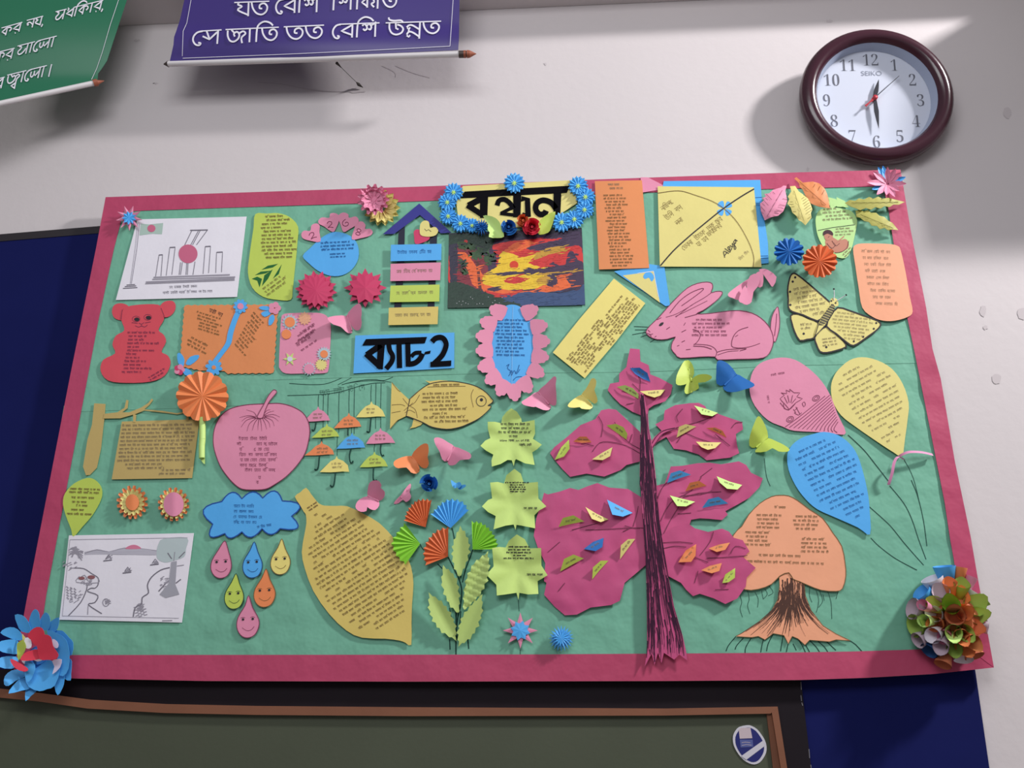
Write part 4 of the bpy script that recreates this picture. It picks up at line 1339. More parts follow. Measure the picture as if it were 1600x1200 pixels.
leaf('pink feather-cut paper leaf on the blue edge of the big yellow card', 'D1', (375, 420, 345, 350, 338, 290, 372, 262, 352, 250, 385, 235, 372, 215, 410, 210, 440, 182, 500, 165, 520, 150, 545, 152, 535, 190, 552, 270, 520, 350, 480, 385, 430, 395), (530, 155), (375, 420), 'pink', 0.005, 0.012).end()
leaf('yellow feather-cut paper leaf between the pink leaf and the orange leaf', 'D1', (572, 155, 612, 152, 640, 195, 690, 230, 722, 262, 735, 300, 747, 335, 735, 365, 740, 400, 715, 432, 692, 460, 660, 430, 640, 420, 620, 385, 590, 360, 578, 320, 552, 290, 566, 255, 555, 235, 582, 195), (592, 155), (692, 460), 'paleyellow', 0.006, 0.014, 8).end()
leaf('orange paper leaf with a short stalk on the top border', 'D1', (605, 95, 622, 84, 655, 112, 672, 126, 750, 118, 800, 132, 842, 172, 862, 215, 872, 255, 883, 326, 840, 322, 800, 315, 760, 300, 738, 290, 712, 255, 690, 222, 670, 180, 648, 158, 640, 128), (615, 92), (883, 326), 'orange', 0.006, 0.012, 4).end()
leaf('olive serrated paper leaf reaching over the right border, upper of two', 'D1', (1000, 285, 1040, 262, 1080, 268, 1110, 250, 1150, 258, 1190, 238, 1225, 252, 1260, 236, 1295, 252, 1340, 245, 1390, 258, 1470, 278, 1420, 300, 1380, 298, 1350, 318, 1310, 310, 1280, 330, 1240, 318, 1205, 338, 1165, 325, 1120, 342, 1080, 325, 1040, 312), (1000, 285), (1470, 278), 'olive', 0.006, 0.010, 9).end()
leaf('olive serrated paper leaf under the upper one, pointing down at the border', 'D1', (1085, 345, 1120, 338, 1150, 352, 1180, 342, 1205, 362, 1245, 362, 1270, 385, 1310, 395, 1340, 425, 1372, 440, 1418, 498, 1370, 492, 1340, 500, 1310, 480, 1275, 490, 1250, 465, 1210, 462, 1190, 435, 1150, 425, 1120, 400, 1090, 395), (1085, 360), (1418, 498), 'olive', 0.005, 0.010, 8).end()

# teddy bear -----------------------------------------------------------------------------
c = Cut('paper_bear', 'red paper teddy bear with handwriting on its belly, left side of the board', 'paper animal')
c.poly(smooth(C('D5', 105, 115, 118, 72, 160, 58, 205, 70, 222, 100, 215, 160, 165, 170, 122, 155), 3), 'bearred', 0.0036, 6)
c.next('ear')
c.poly(smooth(C('D5', 420, 80, 450, 48, 500, 42, 522, 65, 518, 105, 490, 140, 450, 150, 420, 120), 3), 'bearred', 0.0036, 6)
c.next('ear')
o_ = smooth(C('D5', 165, 165, 172, 118, 200, 82, 300, 66, 410, 68, 440, 105, 446, 165, 410, 232, 445, 265, 460, 312, 430, 376, 472, 402, 490, 455, 450, 535, 355, 574, 200, 582, 80, 566, 30, 502, 48, 430, 126, 388, 108, 330, 132, 270, 186, 236), 3)
c.poly(o_, 'bearred', 0.0044)
b = c.b
for x_, y_, in ((268, 163), (345, 152)):
    b.ink(ellipse(*xf('D5', x_ - 4, y_ - 2), 6, 4.5, 14), .7, INKPLUM, closed=True)
    b.blot(ellipse(*xf('D5', x_, y_ + 1), 4.2, 3.0, 14), 'black_ink')
for q in ((282, 188, 300, 195, 316, 185), (299, 196, 300, 208), (258, 205, 280, 215, 300, 208, 322, 214, 338, 200), (275, 190, 235, 185), (322, 188, 360, 180), (172, 100, 168, 140, 165, 165), (428, 90, 445, 130, 448, 150)):
    b.ink(C('D5', *q), .9, INKPLUM, sm=3)
x, y = xf('D5', 205, 240)
for i in range(12):
    write(b, x - max(0, i - 5) * 1.6, y + i * 5.6, (44, 32, 28, 50, 20, 46, 22, 30, 40, 32, 50, 34)[i], 5.6, 1, 0.5, INKPLUM, 810 + i, (.85, 1), .7, within=o_)
x, y = xf('D5', 335, 545)
write(b, x, y, 32, 9, 2, -30, INKPLUM, 83, (.8, 1), .6, within=o_)
c.next('body')
c.end()

# orange zigzag note ------------------------------------------------------------------------
def zig(p, q, n, a):
    out = []
    L = math.hypot(q[0] - p[0], q[1] - p[1])
    nx, ny = (q[1] - p[1]) / L, -(q[0] - p[0]) / L
    for i in range(n):
        for f, h in ((0, 0), (.5, a)):
            t = (i + f) / n
            out.append((p[0] + (q[0] - p[0]) * t + nx * h, p[1] + (q[1] - p[1]) * t + ny * h))
    return out


c = Cut('paper_note', 'orange zigzag-edged note divided by a blue stem with flowers, beside the red bear', 'note')
k_ = C('D5', 585, 74, 1195, 70, 1165, 515, 553, 470)
k4 = C('D5', 845, 518)[0]
o_ = zig(k_[0], k_[1], 14, 1.6) + zig(k_[1], k_[2], 11, 1.6) + zig(k_[2], k4, 7, 1.6) + [C('D5', 845, 505)[0]] + zig(C('D5', 700, 500)[0], k_[3], 4, 1.6) + zig(k_[3], k_[0], 10, 1.6)
c.poly(o_, 'orange', 0.0038)
b = c.b
x, y = xf('D5', 640, 130)
for i in range(6):
    write(b, x + 6 + i * .3, y - 6 + i * 5.2, 40, 5, 1, 17, INKBROWN, 900 + i, (.7, 1), .7)
x, y = xf('D5', 752, 84)
write(b, x, y, 26, 8, 1, 22, INK, 907, (.98, 1), 1.1, k=.7)
x, y = xf('D5', 620, 265)
write(b, x, y, 36, 18, 3, 28, INKBROWN, 908, (.6, .9), .8)
x0, y0 = xf('D5', 985, 165)
for i in range(11):
    f = i / 10
    x, y = xf('D5', 1040 - 120 * f, 120 + 210 * f)
    write(b, x, y - 3, 26, 5.2, 1, 48, INKBROWN, 920 + i, (.7, 1), .7)
c.next('note_sheet')
pth = smooth(C('D5', 945, 95, 915, 160, 885, 250, 870, 320, 820, 390, 775, 450), 4, False)
lft = [(x - 4.2, y) for x, y in pth]
rgt = [(x + 4.2, y + 1) for x, y in pth]
c.poly(lft + rgt[::-1], 'blue', 0.0050, 6, lift=lambda x, y: 0)
c.next('stem', 'blue paper stem')


def flat_flower(c, cx, cy, r, n, m_petal, m_core, d=0.0058, pr=0.5, rot=0.2):
    for i in range(n):
        a = rot + 2 * math.pi * i / n
        c.poly(ellipse(cx + r * .62 * math.cos(a), cy + r * .62 * math.sin(a), r * .42, r * .26, 12, a), m_petal, d + .0001 * (i % 3), None, lift=lambda x, y: 0)
    if m_core:
        c.poly(ellipse(cx, cy, r * pr, r * pr, 14), m_core, d + 0.0008, None, lift=lambda x, y: 0)


fx, fy = xf('D5', 950, 78)
flat_flower(c, fx, fy, 11, 9, 'blue', 'pink', pr=.45)
c.next('flower', 'blue flower with a pink centre')
fx, fy = xf('D5', 775, 480)
flat_flower(c, fx, fy, 13, 8, 'blue', 'orange', pr=.25)
c.next('flower', 'blue flower at the foot of the stem')
for q in ((1070, 88, 1100, 75, 1150, 85, 1135, 105, 1095, 102), (1085, 125, 1110, 110, 1155, 108, 1145, 130, 1110, 148), (1135, 200, 1140, 150, 1165, 132, 1175, 160, 1155, 198)):
    c.poly(smooth(C('D5', *q), 2), 'blue', 0.0050, None, lift=lambda x, y: 0)
fx, fy = xf('D5', 1175, 90)
for a in range(5):
    c.poly(ellipse(fx + 5.5 * math.cos(a * 1.257), fy + 5.5 * math.sin(a * 1.257), 4.6, 4.6, 12), 'pink', 0.0056 + a * .0001, None, lift=lambda x, y: 0)
c.next('flower', 'pink corner flower with blue leaves')
for q in ((540, 450, 535, 390, 560, 390, 582, 430, 570, 480), (590, 455, 620, 410, 675, 398, 670, 425, 620, 465), (570, 500, 595, 485, 630, 510, 620, 535, 585, 530)):
    c.poly(smooth(C('D5', *q), 2), 'blue', 0.0050, None, lift=lambda x, y: 0)
fx, fy = xf('D5', 548, 495)
for a in range(5):
    c.poly(ellipse(fx + 4.5 * math.cos(a * 1.257), fy + 4.5 * math.sin(a * 1.257), 4.2, 4.2, 12), ('pink', 'hotpink', 'pink', 'hotpink', 'pink')[a], 0.0056 + a * .0001, None, lift=lambda x, y: 0)
c.next('flower', 'pink corner flower with blue leaves')
c.end()

# pink sticker note -----------------------------------------------------------------------------
c = Cut('paper_note', 'pink rounded paper note decorated with small glitter flowers, right of the orange zigzag note', 'note')
o_ = smooth(C('D5', 1218, 160, 1232, 132, 1270, 124, 1380, 120, 1480, 124, 1525, 150, 1545, 205, 1540, 350, 1530, 490, 1500, 518, 1370, 520, 1250, 520, 1210, 490, 1204, 450, 1210, 300), 3)
c.poly(o_, 'pink', 0.0038)
for i in range(6):
    x, y = xf('D5', 1300 + (30, 10, 20, 0, -10, 30)[i], 290 + i * 24 - 40)
    write(c.b, x, y, 40, 6, 1, -34, INKPLUM, 940 + i, (.6, .95), .7, within=o_)
c.next('note_sheet')
mat('glitter_silver', (170, 190, 200), 0.35, 0.6, var=.3, vscale=300)
mat('glitter_gold', (226, 160, 120), 0.35, 0.6, var=.3, vscale=300)
for x_, y_, r1, m1, r2, m2, n in ((1275, 182, 13, 'glitter_silver', 8, 'flowerorange', 14), (1252, 262, 8, 'glitter_silver', 7.5, 'flowerorange', 14), (1372, 158, 11, 'glitter_gold', 0, None, 12), (1500, 392, 12, 'glitter_silver', 6, 'flowerorange', 16), (1402, 490, 11, 'glitter_silver', 8, 'pink', 14), (1482, 462, 10, 'paleyellow', 0, None, 14), (1275, 425, 11, 'lime', 4, 'lavender', 6)):
    x, y = xf('D5', x_, y_)
    st = []
    for i in range(2 * n):
        a = math.pi * i / n
        rr_ = r1 if i % 2 == 0 else r1 * (.72 if n > 8 else .4)
        st.append((x + rr_ * math.cos(a), y + rr_ * math.sin(a)))
    c.poly(st, m1, 0.0048, None, lift=lambda x, y: 0)
    if m2:
        c.poly(ellipse(x, y, r2, r2, 16), m2, 0.0056, None, lift=lambda x, y: 0)
    c.next('flower_sticker')
c.end()

# title plaques -----------------------------------------------------------------------------------
c = Cut('batch_plaque', 'blue paper plaque with the title ব্যাচ-2 in black letters', 'plaque')
c.poly(C('D6', 315, 310, 760, 296, 1200, 283, 1198, 600, 740, 625, 298, 648), 'blue', 0.0040)
c.next('plaque_sheet')
TL = lambda x, y: 0


def stroke(c, crop, q, w_, d=0.0052, sm=4):
    """a cut-out letter stroke of black paper, w_ wide on the enlarged detail"""
    p_ = C(crop, *q)
    if sm:
        p_ = smooth(p_, sm, False)
    h = w_ / CROPS[crop][2] / 2
    L_, R_ = [], []
    n = len(p_)
    for i, (x, y) in enumerate(p_):
        ax, ay = p_[max(0, i - 1)]
        bx, by = p_[min(n - 1, i + 1)]
        l = math.hypot(bx - ax, by - ay) or 1
        nx, ny = -(by - ay) / l * h, (bx - ax) / l * h
        L_.append((x + nx, y + ny))
        R_.append((x - nx, y - ny))
    d += (stroke.k % 5) * 0.00005
    vs = []
    for (lx, ly), (rx, ry) in zip(L_, R_):
        q1, q2 = P(lx, ly, d), P(rx, ry, d)
        vs += [q1, q2, q1 + Vector((0, .0007, 0)), q2 + Vector((0, .0007, 0))]
    fs = [[0, 1, 3, 2], [4 * n - 4, 4 * n - 2, 4 * n - 1, 4 * n - 3]]
    for i in range(n - 1):
        k = 4 * i
        fs += [[k, k + 4, k + 5, k + 1], [k + 2, k + 3, k + 7, k + 6], [k, k + 2, k + 6, k + 4], [k + 1, k + 5, k + 7, k + 3]]
    c.b.raw(vs, fs, 'black')
    stroke.k += 1


stroke.k = 0
c.poly(C('D6', 410, 342, 955, 322, 935, 378, 378, 398), 'black', 0.0054, None, lift=TL)
c.next('headline_bar', 'black headline bar')
c.poly(C('D6', 515, 385, 580, 380, 560, 612, 505, 600), 'black', 0.0052, None, lift=TL)
stroke(c, 'D6', (545, 392, 418, 482), 52, sm=0)
stroke(c, 'D6', (412, 470, 545, 592), 54, sm=0)
c.next('letter')
stroke(c, 'D6', (612, 375, 622, 440, 648, 490, 638, 545, 590, 606), 44)
c.next('letter')
stroke(c, 'D6', (705, 375, 710, 598), 48, sm=0)
c.next('letter')
stroke(c, 'D6', (783, 375, 788, 585), 46, sm=0)
stroke(c, 'D6', (790, 565, 845, 555, 890, 520, 915, 470), 46)
stroke(c, 'D6', (815, 498, 850, 465, 905, 462), 34)
c.next('letter')
c.poly(C('D6', 938, 455, 988, 444, 982, 470, 930, 477), 'black', 0.0052, None, lift=TL)
c.next('dash')
stroke(c, 'D6', (1000, 365, 1030, 335, 1075, 325, 1110, 345, 1126, 395, 1100, 470, 1060, 520, 1005, 570), 46)
c.poly(C('D6', 985, 545, 1172, 532, 1170, 580, 985, 590), 'black', 0.0052, None, lift=TL)
c.next('digit')
c.end()

c = Cut('title_plaque', 'yellow title plaque with the black word বন্ধন, wreathed in blue flowers', 'plaque')
c.poly(C('C7', 225, 160, 660, 137, 1105, 112, 1165, 240, 1155, 300, 1080, 350, 1000, 400, 960, 480, 600, 500, 360, 480, 260, 460, 185, 400, 172, 300, 180, 260), 'paleyellow', 0.0055)
c.next('plaque_sheet')
c.poly(C('C7', 240, 205, 660, 181, 1097, 157, 1073, 213, 640, 236, 205, 258), 'black', 0.0069, None, lift=TL)
c.next('headline_bar', 'black headline bar')
c.poly(C('C7', 365, 235, 432, 230, 425, 418, 365, 418), 'black', 0.0066, None, lift=TL)
stroke(c, 'C7', (400, 250, 270, 318), 48, 0.0066, 0)
stroke(c, 'C7', (262, 315, 395, 400), 44, 0.0066, 0)
c.next('letter')
stroke(c, 'C7', (505, 318, 520, 280, 560, 268, 605, 295, 640, 345), 40, 0.0066)
stroke(c, 'C7', (640, 330, 535, 382), 26, 0.0066, 0)
stroke(c, 'C7', (530, 382, 670, 398), 26, 0.0066, 0)
c.poly(C('C7', 636, 225, 702, 222, 695, 412, 636, 412), 'black', 0.0066, None, lift=TL)
stroke(c, 'C7', (702, 264, 752, 268, 758, 410), 46, 0.0066, 0)
stroke(c, 'C7', (710, 385, 758, 400), 22, 0.0066, 0)
c.next('letter')
c.poly(C('C7', 965, 200, 1030, 196, 1020, 400, 965, 405), 'black', 0.0066, None, lift=TL)
stroke(c, 'C7', (985, 345, 945, 295, 880, 275, 830, 300, 820, 350, 850, 388, 890, 385, 905, 360), 46, 0.0066)
c.next('letter')
c.end()

# fish -------------------------------------------------------------------------------------------
c = Cut('paper_fish', 'mustard yellow paper fish with a round eye and handwriting, right of the small umbrellas', 'paper animal')
c.poly(C('D6', 940, 712, 985, 718, 1060, 708, 1140, 712, 1150, 740, 1000, 750), 'mustard', 0.0034, None)
c.poly(C('D6', 840, 1040, 820, 1120, 800, 1140, 850, 1130, 900, 1110, 925, 1080), 'mustard', 0.0034, None)
c.next('fin', 'small yellow fins')
o_ = C('D6', 640, 725, 720, 812, 795, 882) + smooth(C('D6', 795, 882, 830, 852, 900, 790, 980, 742, 1080, 722, 1180, 718, 1300, 735, 1400, 765, 1480, 815, 1530, 870, 1546, 892, 1530, 915, 1500, 935, 1530, 940, 1500, 982, 1420, 1050, 1320, 1100, 1240, 1130, 1130, 1146, 1000, 1126, 920, 1086, 820, 1045, 770, 1028), 3, False)[1:] + C('D6', 700, 1062, 625, 1145, 632, 940)
c.poly(o_, 'mustard', 0.0044)
b = c.b
c.outline(o_[3:-3], 1.3, INK)
for q in ((795, 882, 850, 830, 885, 800), (800, 940, 850, 905, 890, 838), (740, 870, 790, 930, 850, 970, 870, 1045), (760, 1000, 800, 975, 850, 1000), (750, 980, 830, 910), (640, 930, 720, 925, 760, 940), (640, 1000, 720, 985), (640, 725, 690, 790, 720, 812), (625, 1145, 680, 1080, 700, 1062), (960, 770, 1100, 765, 1300, 762), (1370, 790, 1350, 850, 1370, 950)):
    b.ink(C('D6', *q), .8, INKBROWN, sm=3)
ex_, ey_ = xf('D6', 1440, 895)
b.ink(ellipse(ex_, ey_, 7.8, 8.2, 24), 1.0, INK, closed=True)
b.blot(ellipse(ex_ + .3, ey_ - 2, 2.5, 2.6, 14), 'black_ink')
b.ink(C('D6', 1500, 935, 1515, 930), 1.0, INK)
x, y = xf('D6', 905, 780)
for i in range(9):
    write(b, x + (0, 1, 0, 0, 13, 0, 16, 4, 20)[i], y + i * 6.2 - (7 if i == 0 else 0), (62, 60, 60, 58, 44, 82, 32, 66, 52)[i], 6.4, 1, -1.5, INKBROWN, 960 + i, (.85, 1), .9, within=o_)
c.next('body')
c.end()

# umbrellas -----------------------------------------------------------------------------------------
UMB = [('pink', 'pink', (335, 275), (225, 394), (428, 385), (318, 392, 312, 440, 300, 465, 288, 455), 'overlapping the apple'),
       ('yellow', 'yellow', (752, 235), (632, 360), (860, 354), (748, 360, 742, 440, 735, 475, 715, 470), 'nearest the fish tail'),
       ('orange', 'flowerorange', (575, 325), (458, 446), (672, 432), (568, 445, 568, 500), 'in the top row of its column'),
       ('lime', 'limeyellow', (403, 408), (283, 520), (500, 510), (362, 522, 362, 548), 'under the pink one by the apple'),
       ('blue', 'blue', (600, 480), (478, 606), (703, 596), (592, 604, 580, 660, 585, 705, 600, 718, 608, 700), 'the only blue one'),
       ('pink', 'pink', (822, 442), (710, 567), (938, 560), (826, 566, 822, 620, 832, 658, 850, 655), 'on the right of the blue one'),
       ('orange', 'flowerorange', (362, 545), (230, 658), (460, 650), (345, 658, 338, 740, 325, 770, 308, 765), 'touching the apple lower down'),
       ('yellow', 'yellow', (480, 662), (348, 788), (577, 786), (470, 790, 462, 870, 448, 903, 430, 890), 'lowest of all'),
       ('lime', 'limeyellow', (775, 628), (660, 750), (880, 743), (768, 755, 765, 830, 772, 855, 795, 850), 'above the pink heart-winged butterfly')]
for i, (cn, m_, ap, l_, r_, hd, where) in enumerate(UMB):
    c = Cut('paper_umbrella', 'small %s paper umbrella %s' % (cn, where), 'paper umbrella', 'paper umbrellas under the drawn cloud')
    w2 = (r_[0] - l_[0])
    my = (l_[1] + r_[1]) / 2
    q = [ap, (ap[0] + 10, ap[1] + 22), (ap[0] + w2 * .22, ap[1] + 38), (ap[0] + w2 * .38, ap[1] + 72), r_, (ap[0] + w2 * .2, my - 4), (ap[0], my), (ap[0] - w2 * .2, my + 3), l_, (ap[0] - w2 * .36, ap[1] + 76), (ap[0] - w2 * .2, ap[1] + 40), (ap[0] - 10, ap[1] + 24)]
    c.b.d, c.b.lift = 0.0020, None
    p_ = smooth(C('E1', *hd), 4, False)
    for k_ in range(len(p_) - 1):
        tube(c.b, P(*p_[k_], 0.0024), P(*p_[k_ + 1], 0.0024), 0.0015, 0.0015, 'dark_green_ink', 7, False)
    c.next('handle', 'dark curved handle')
    c.poly(C('E1', *[v for p in q for v in p]), m_, 0.0042, 5)
    x, y = xf('E1', ap[0] - 42, ap[1] + 50)
    write(c.b, x, y, 18, 11, 2, -2, INKSOFT, 980 + i, (.8, 1), .6)
    c.next('canopy')
    c.end()

# maple leaves ------------------------------------------------------------------------------------------
MAP = [('E3', (320, 425, 370, 455, 405, 510, 412, 545, 520, 525, 524, 640, 505, 685, 582, 735, 540, 775, 500, 800, 520, 908, 440, 895, 362, 858, 352, 870, 342, 918, 325, 868, 290, 865, 230, 900, 155, 922, 152, 870, 168, 820, 105, 785, 58, 745, 100, 700, 142, 680, 122, 600, 120, 540, 180, 540, 236, 552, 245, 500, 280, 455), (325, 700), (200, 545, 55, 45), 'uppermost of three in a column'),
       ('E2', (855, 10, 895, 40, 914, 100, 1002, 92, 1005, 195, 1055, 245, 1010, 270, 980, 300, 985, 382, 900, 365, 868, 360, 862, 392, 850, 358, 800, 365, 725, 388, 738, 305, 690, 280, 652, 245, 690, 205, 716, 195, 703, 96, 750, 92, 790, 102, 805, 50), (852, 225), (780, 90, 48, 25), 'in the middle of a column of three'),
       ('E2', (870, 420, 920, 450, 950, 507, 1022, 505, 1024, 615, 1062, 675, 1030, 695, 1000, 712, 1005, 792, 940, 795, 886, 785, 880, 828, 868, 785, 800, 795, 745, 802, 742, 735, 680, 672, 725, 620, 716, 505, 760, 498, 800, 502, 820, 460), (872, 640), (780, 490, 52, 32), 'lowest of three, beside the green fan')]
for i, (cr, q, cen, tx_, where) in enumerate(MAP):
    c = Cut('maple_leaf_note', 'lime maple-leaf paper note with handwriting, %s' % where, 'note', 'lime maple leaf notes')
    cx, cy = xf(cr, *cen)

    def lf(x, y, cx=cx, cy=cy):
        a = math.atan2(y - cy, x - cx)
        r = math.hypot(x - cx, y - cy)
        return 0.00012 * r * (1.1 + 0.55 * math.cos(a * 7 + 1.57 * 7 - math.pi * .0)) * .8 + 0.0001 * r
    c.poly(C(cr, *q), 'lime', 0.0042, 6, lift=lf)
    x, y = xf(cr, tx_[0], tx_[1])
    write(c.b, x, y, tx_[2], tx_[3] * .7, 5, 0, INK, 1000 + i, (.3, .95), .9, 'c')
    x, y = xf(cr, cen[0] + 60, cen[1] + 20)
    write(c.b, x, y, 24, 6, 1, 0, INK, 1005 + i, (.9, 1), .9)
    c.end()

# lemon-shaped note ------------------------------------------------------------------------------------------
c = Cut('lemon_note', 'big mustard lemon-shaped paper note covered in slanted handwriting, right of the cloud and raindrops', 'note')
o_ = smooth(C('F4', 168, 240, 155, 222, 125, 170, 92, 115, 130, 85, 170, 54, 205, 98, 248, 152, 270, 168, 300, 178, 380, 180, 455, 182, 560, 230, 680, 300, 780, 405, 852, 500, 898, 600, 915, 720, 905, 870, 902, 1000, 900, 1145, 860, 1130, 820, 1115, 720, 1102, 560, 1095, 450, 1045, 330, 930, 220, 770, 160, 610, 140, 500, 158, 380, 172, 300), 2)
c.poly(o_, 'mustard', 0.0046, 9, lift=wav(0.0022, 70, 4))
x, y = xf('F4', 20, 480)
for i in range(27):
    f = i / 26
    u = 60 + 8 * math.sin(i)
    x, y = xf('F4', 60 + 470 * f - 60, 380 + 760 * f)
    write(c.b, x, y, 200, 6.2, 1, -33, INKBROWN, 1100 + i, (.98, 1), .8, within=[(p[0] * .9 + xf('F4', 530, 640)[0] * .1, p[1] * .9 + xf('F4', 530, 640)[1] * .1) for p in o_], skip=.06)
x, y = xf('F4', 172, 190)
write(c.b, x, y, 20, 9, 2, -33, INKBROWN, 1140, (.8, 1), .8)
c.end()

# apple ------------------------------------------------------------------------------------------------------
c = Cut('paper_apple', 'large pink paper apple with a drawn stalk, above the blue cloud', 'paper fruit')
c.poly(smooth(C('D8', 552, 432, 580, 370, 610, 318, 650, 240, 690, 186, 715, 173, 735, 195, 700, 240, 660, 292, 625, 370, 602, 436), 3), 'pink', 0.0052, 6)
c.outline(smooth(C('D8', 552, 432, 580, 370, 610, 318, 650, 240, 690, 186, 715, 173, 735, 195, 700, 240, 660, 292, 625, 370, 602, 436), 3), 1.1, INKPLUM)
c.next('stalk', 'pink stalk')
o_ = smooth(C('D8', 550, 308, 450, 315, 330, 340, 250, 382, 190, 450, 150, 540, 138, 640, 150, 740, 200, 880, 270, 985, 340, 1060, 410, 1104, 520, 1112, 630, 1104, 710, 1065, 820, 990, 920, 888, 1000, 770, 1034, 650, 1045, 560, 1030, 470, 980, 390, 900, 340, 820, 312, 740, 300, 650, 304), 3)
c.poly(o_, 'pink', 0.0042)
c.outline(o_, 1.3, INKPLUM)
b = c.b
for q in ((545, 425, 520, 385, 450, 362), (540, 430, 470, 415, 385, 435), (535, 432, 460, 430, 405, 470), (530, 435, 450, 460, 400, 525), (545, 440, 480, 490, 455, 565), (560, 440, 525, 490, 505, 555), (570, 440, 560, 500, 558, 552), (580, 440, 590, 500, 594, 560), (600, 440, 625, 490, 640, 545), (610, 435, 660, 480, 672, 530), (620, 430, 690, 460, 712, 515), (620, 425, 700, 430, 752, 470), (620, 420, 700, 405, 765, 430), (615, 415, 660, 385, 710, 372), (600, 420, 640, 370, 675, 362), (520, 440, 600, 438, 640, 432)):
    b.ink(C('D8', *q), .9, INKPLUM, sm=3, taper=lambda t: 1.2 - .8 * t)
for i in range(9):
    x, y = xf('D8', (375, 360, 385, 375, 380, 390, 430, 490, 540)[i], (605, 655, 705, 755, 805, 855, 900, 970, 1015)[i])
    write(b, x, y, (48, 66, 56, 62, 56, 55, 52, 20, 6)[i], 9, 1, 0, INKPLUM, 1160 + i, (.9, 1), .8, skip=.1)
c.next('body')
c.end()

# cloud and raindrops ----------------------------------------------------------------------------------------------
c = Cut('paper_cloud', 'blue scalloped paper cloud with dark blue outline, above the smiling raindrops', 'paper cloud')
o_ = []
sc = (215, 155, 300, 97, 360, 135, 430, 90, 510, 130, 585, 85, 652, 150, 770, 182, 720, 260, 742, 350, 635, 350, 575, 382, 505, 350, 425, 403, 360, 373, 285, 412, 237, 385, 145, 380, 150, 318, 95, 240)
ca_ = [(215, 155), (360, 135), (510, 130), (652, 150), (718, 260), (635, 350), (505, 350), (360, 373), (237, 385), (150, 318)]
cb_ = [(290, 88), (440, 85), (595, 78), (778, 180), (762, 345), (570, 392), (428, 412), (282, 418), (132, 408), (82, 215)]
pp = []
for i in range(10):
    a_, e_, k_ = ca_[i], ca_[(i + 1) % 10], cb_[i]
    for t in range(6):
        t /= 6
        kx, ky = 2 * k_[0] - (a_[0] + e_[0]) / 2, 2 * k_[1] - (a_[1] + e_[1]) / 2
        pp += [(1 - t) ** 2 * a_[0] + 2 * t * (1 - t) * kx + t * t * e_[0], (1 - t) ** 2 * a_[1] + 2 * t * (1 - t) * ky + t * t * e_[1]]
o_ = C('F3', *pp)
c.poly(o_, 'blue', 0.0042)
c.outline(o_, 1.9, mat('outline_blue', (28, 74, 160), 0.6, 0.3))
for i in range(4):
    x, y = xf('F3', 300, 168 + i * 39)
    write(c.b, x, y, (38, 38, 46, 40)[i], 8, 1, 1, INKBLUE, 1180 + i, (.9, 1), .8)
x, y = xf('F3', 465, 325)
write(c.b, x, y, 30, 7, 1, -10, INKBLUE, 1190, (.9, 1), .8)
c.end()
mat('drop_blue_line', (24, 60, 120), 0.6, 0.3)
for m_, tip, l_, r_, bot, lk, txt in (('pink', (237, 438), 133, 287, 708, INKPLUM, 'pink smiling raindrop, first under the left end of the cloud'), ('blue', (450, 445), 363, 509, 706, 'drop_blue_line', 'blue smiling raindrop in the middle of the top row'), ('yellow', (648, 424), 564, 711, 682, INKBROWN, 'yellow smiling raindrop at the right end of the top row'),
                                     ('limeyellow', (318, 674), 231, 375, 931, INKGREEN, 'lime smiling raindrop in the second row'), ('flowerorange', (535, 640), 443, 603, 917, INKBROWN, 'orange smiling raindrop in the second row'), ('pink', (408, 832), 320, 486, 1138, INKPLUM, 'pink smiling raindrop alone in the bottom row')):
    c = Cut('paper_raindrop', txt, 'raindrop', 'smiling raindrops under the blue cloud')
    w2, h2 = (r_ - l_) / 2, bot - tip[1]
    mx_ = (l_ + r_) / 2
    o_ = smooth(C('F3', tip[0], tip[1], tip[0] + w2 * .35, tip[1] + h2 * .28, r_ - 4, tip[1] + h2 * .56, r_ - 6, tip[1] + h2 * .76, mx_ + w2 * .55, bot - h2 * .06, mx_ - w2 * .1, bot, mx_ - w2 * .65, bot - h2 * .07, l_ + 3, tip[1] + h2 * .75, l_ + 12, tip[1] + h2 * .52, mx_ - w2 * .25, tip[1] + h2 * .24), 3)
    c.poly(o_, m_, 0.0042, 6)
    c.outline(o_, 1.2, lk)
    b = c.b
    ey = tip[1] + h2 * .56
    for sx in (-1, 1):
        x, y = xf('F3', mx_ + sx * w2 * .42, ey - sx * 2)
        b.blot(ellipse(x, y, 2.0, 2.0, 10), 'black_ink', .0006)
        b.ink([(x - 3.6, y - 2.2), (x, y - 3.4), (x + 3.6, y - 2.4)], .7, lk, sm=3)
    b.ink(C('F3', mx_ - w2 * .5, ey + h2 * .2, mx_ - w2 * .1, ey + h2 * .27, mx_ + w2 * .3, ey + h2 * .25, mx_ + w2 * .55, ey + h2 * .17), .7, lk, sm=3)
    c.end()

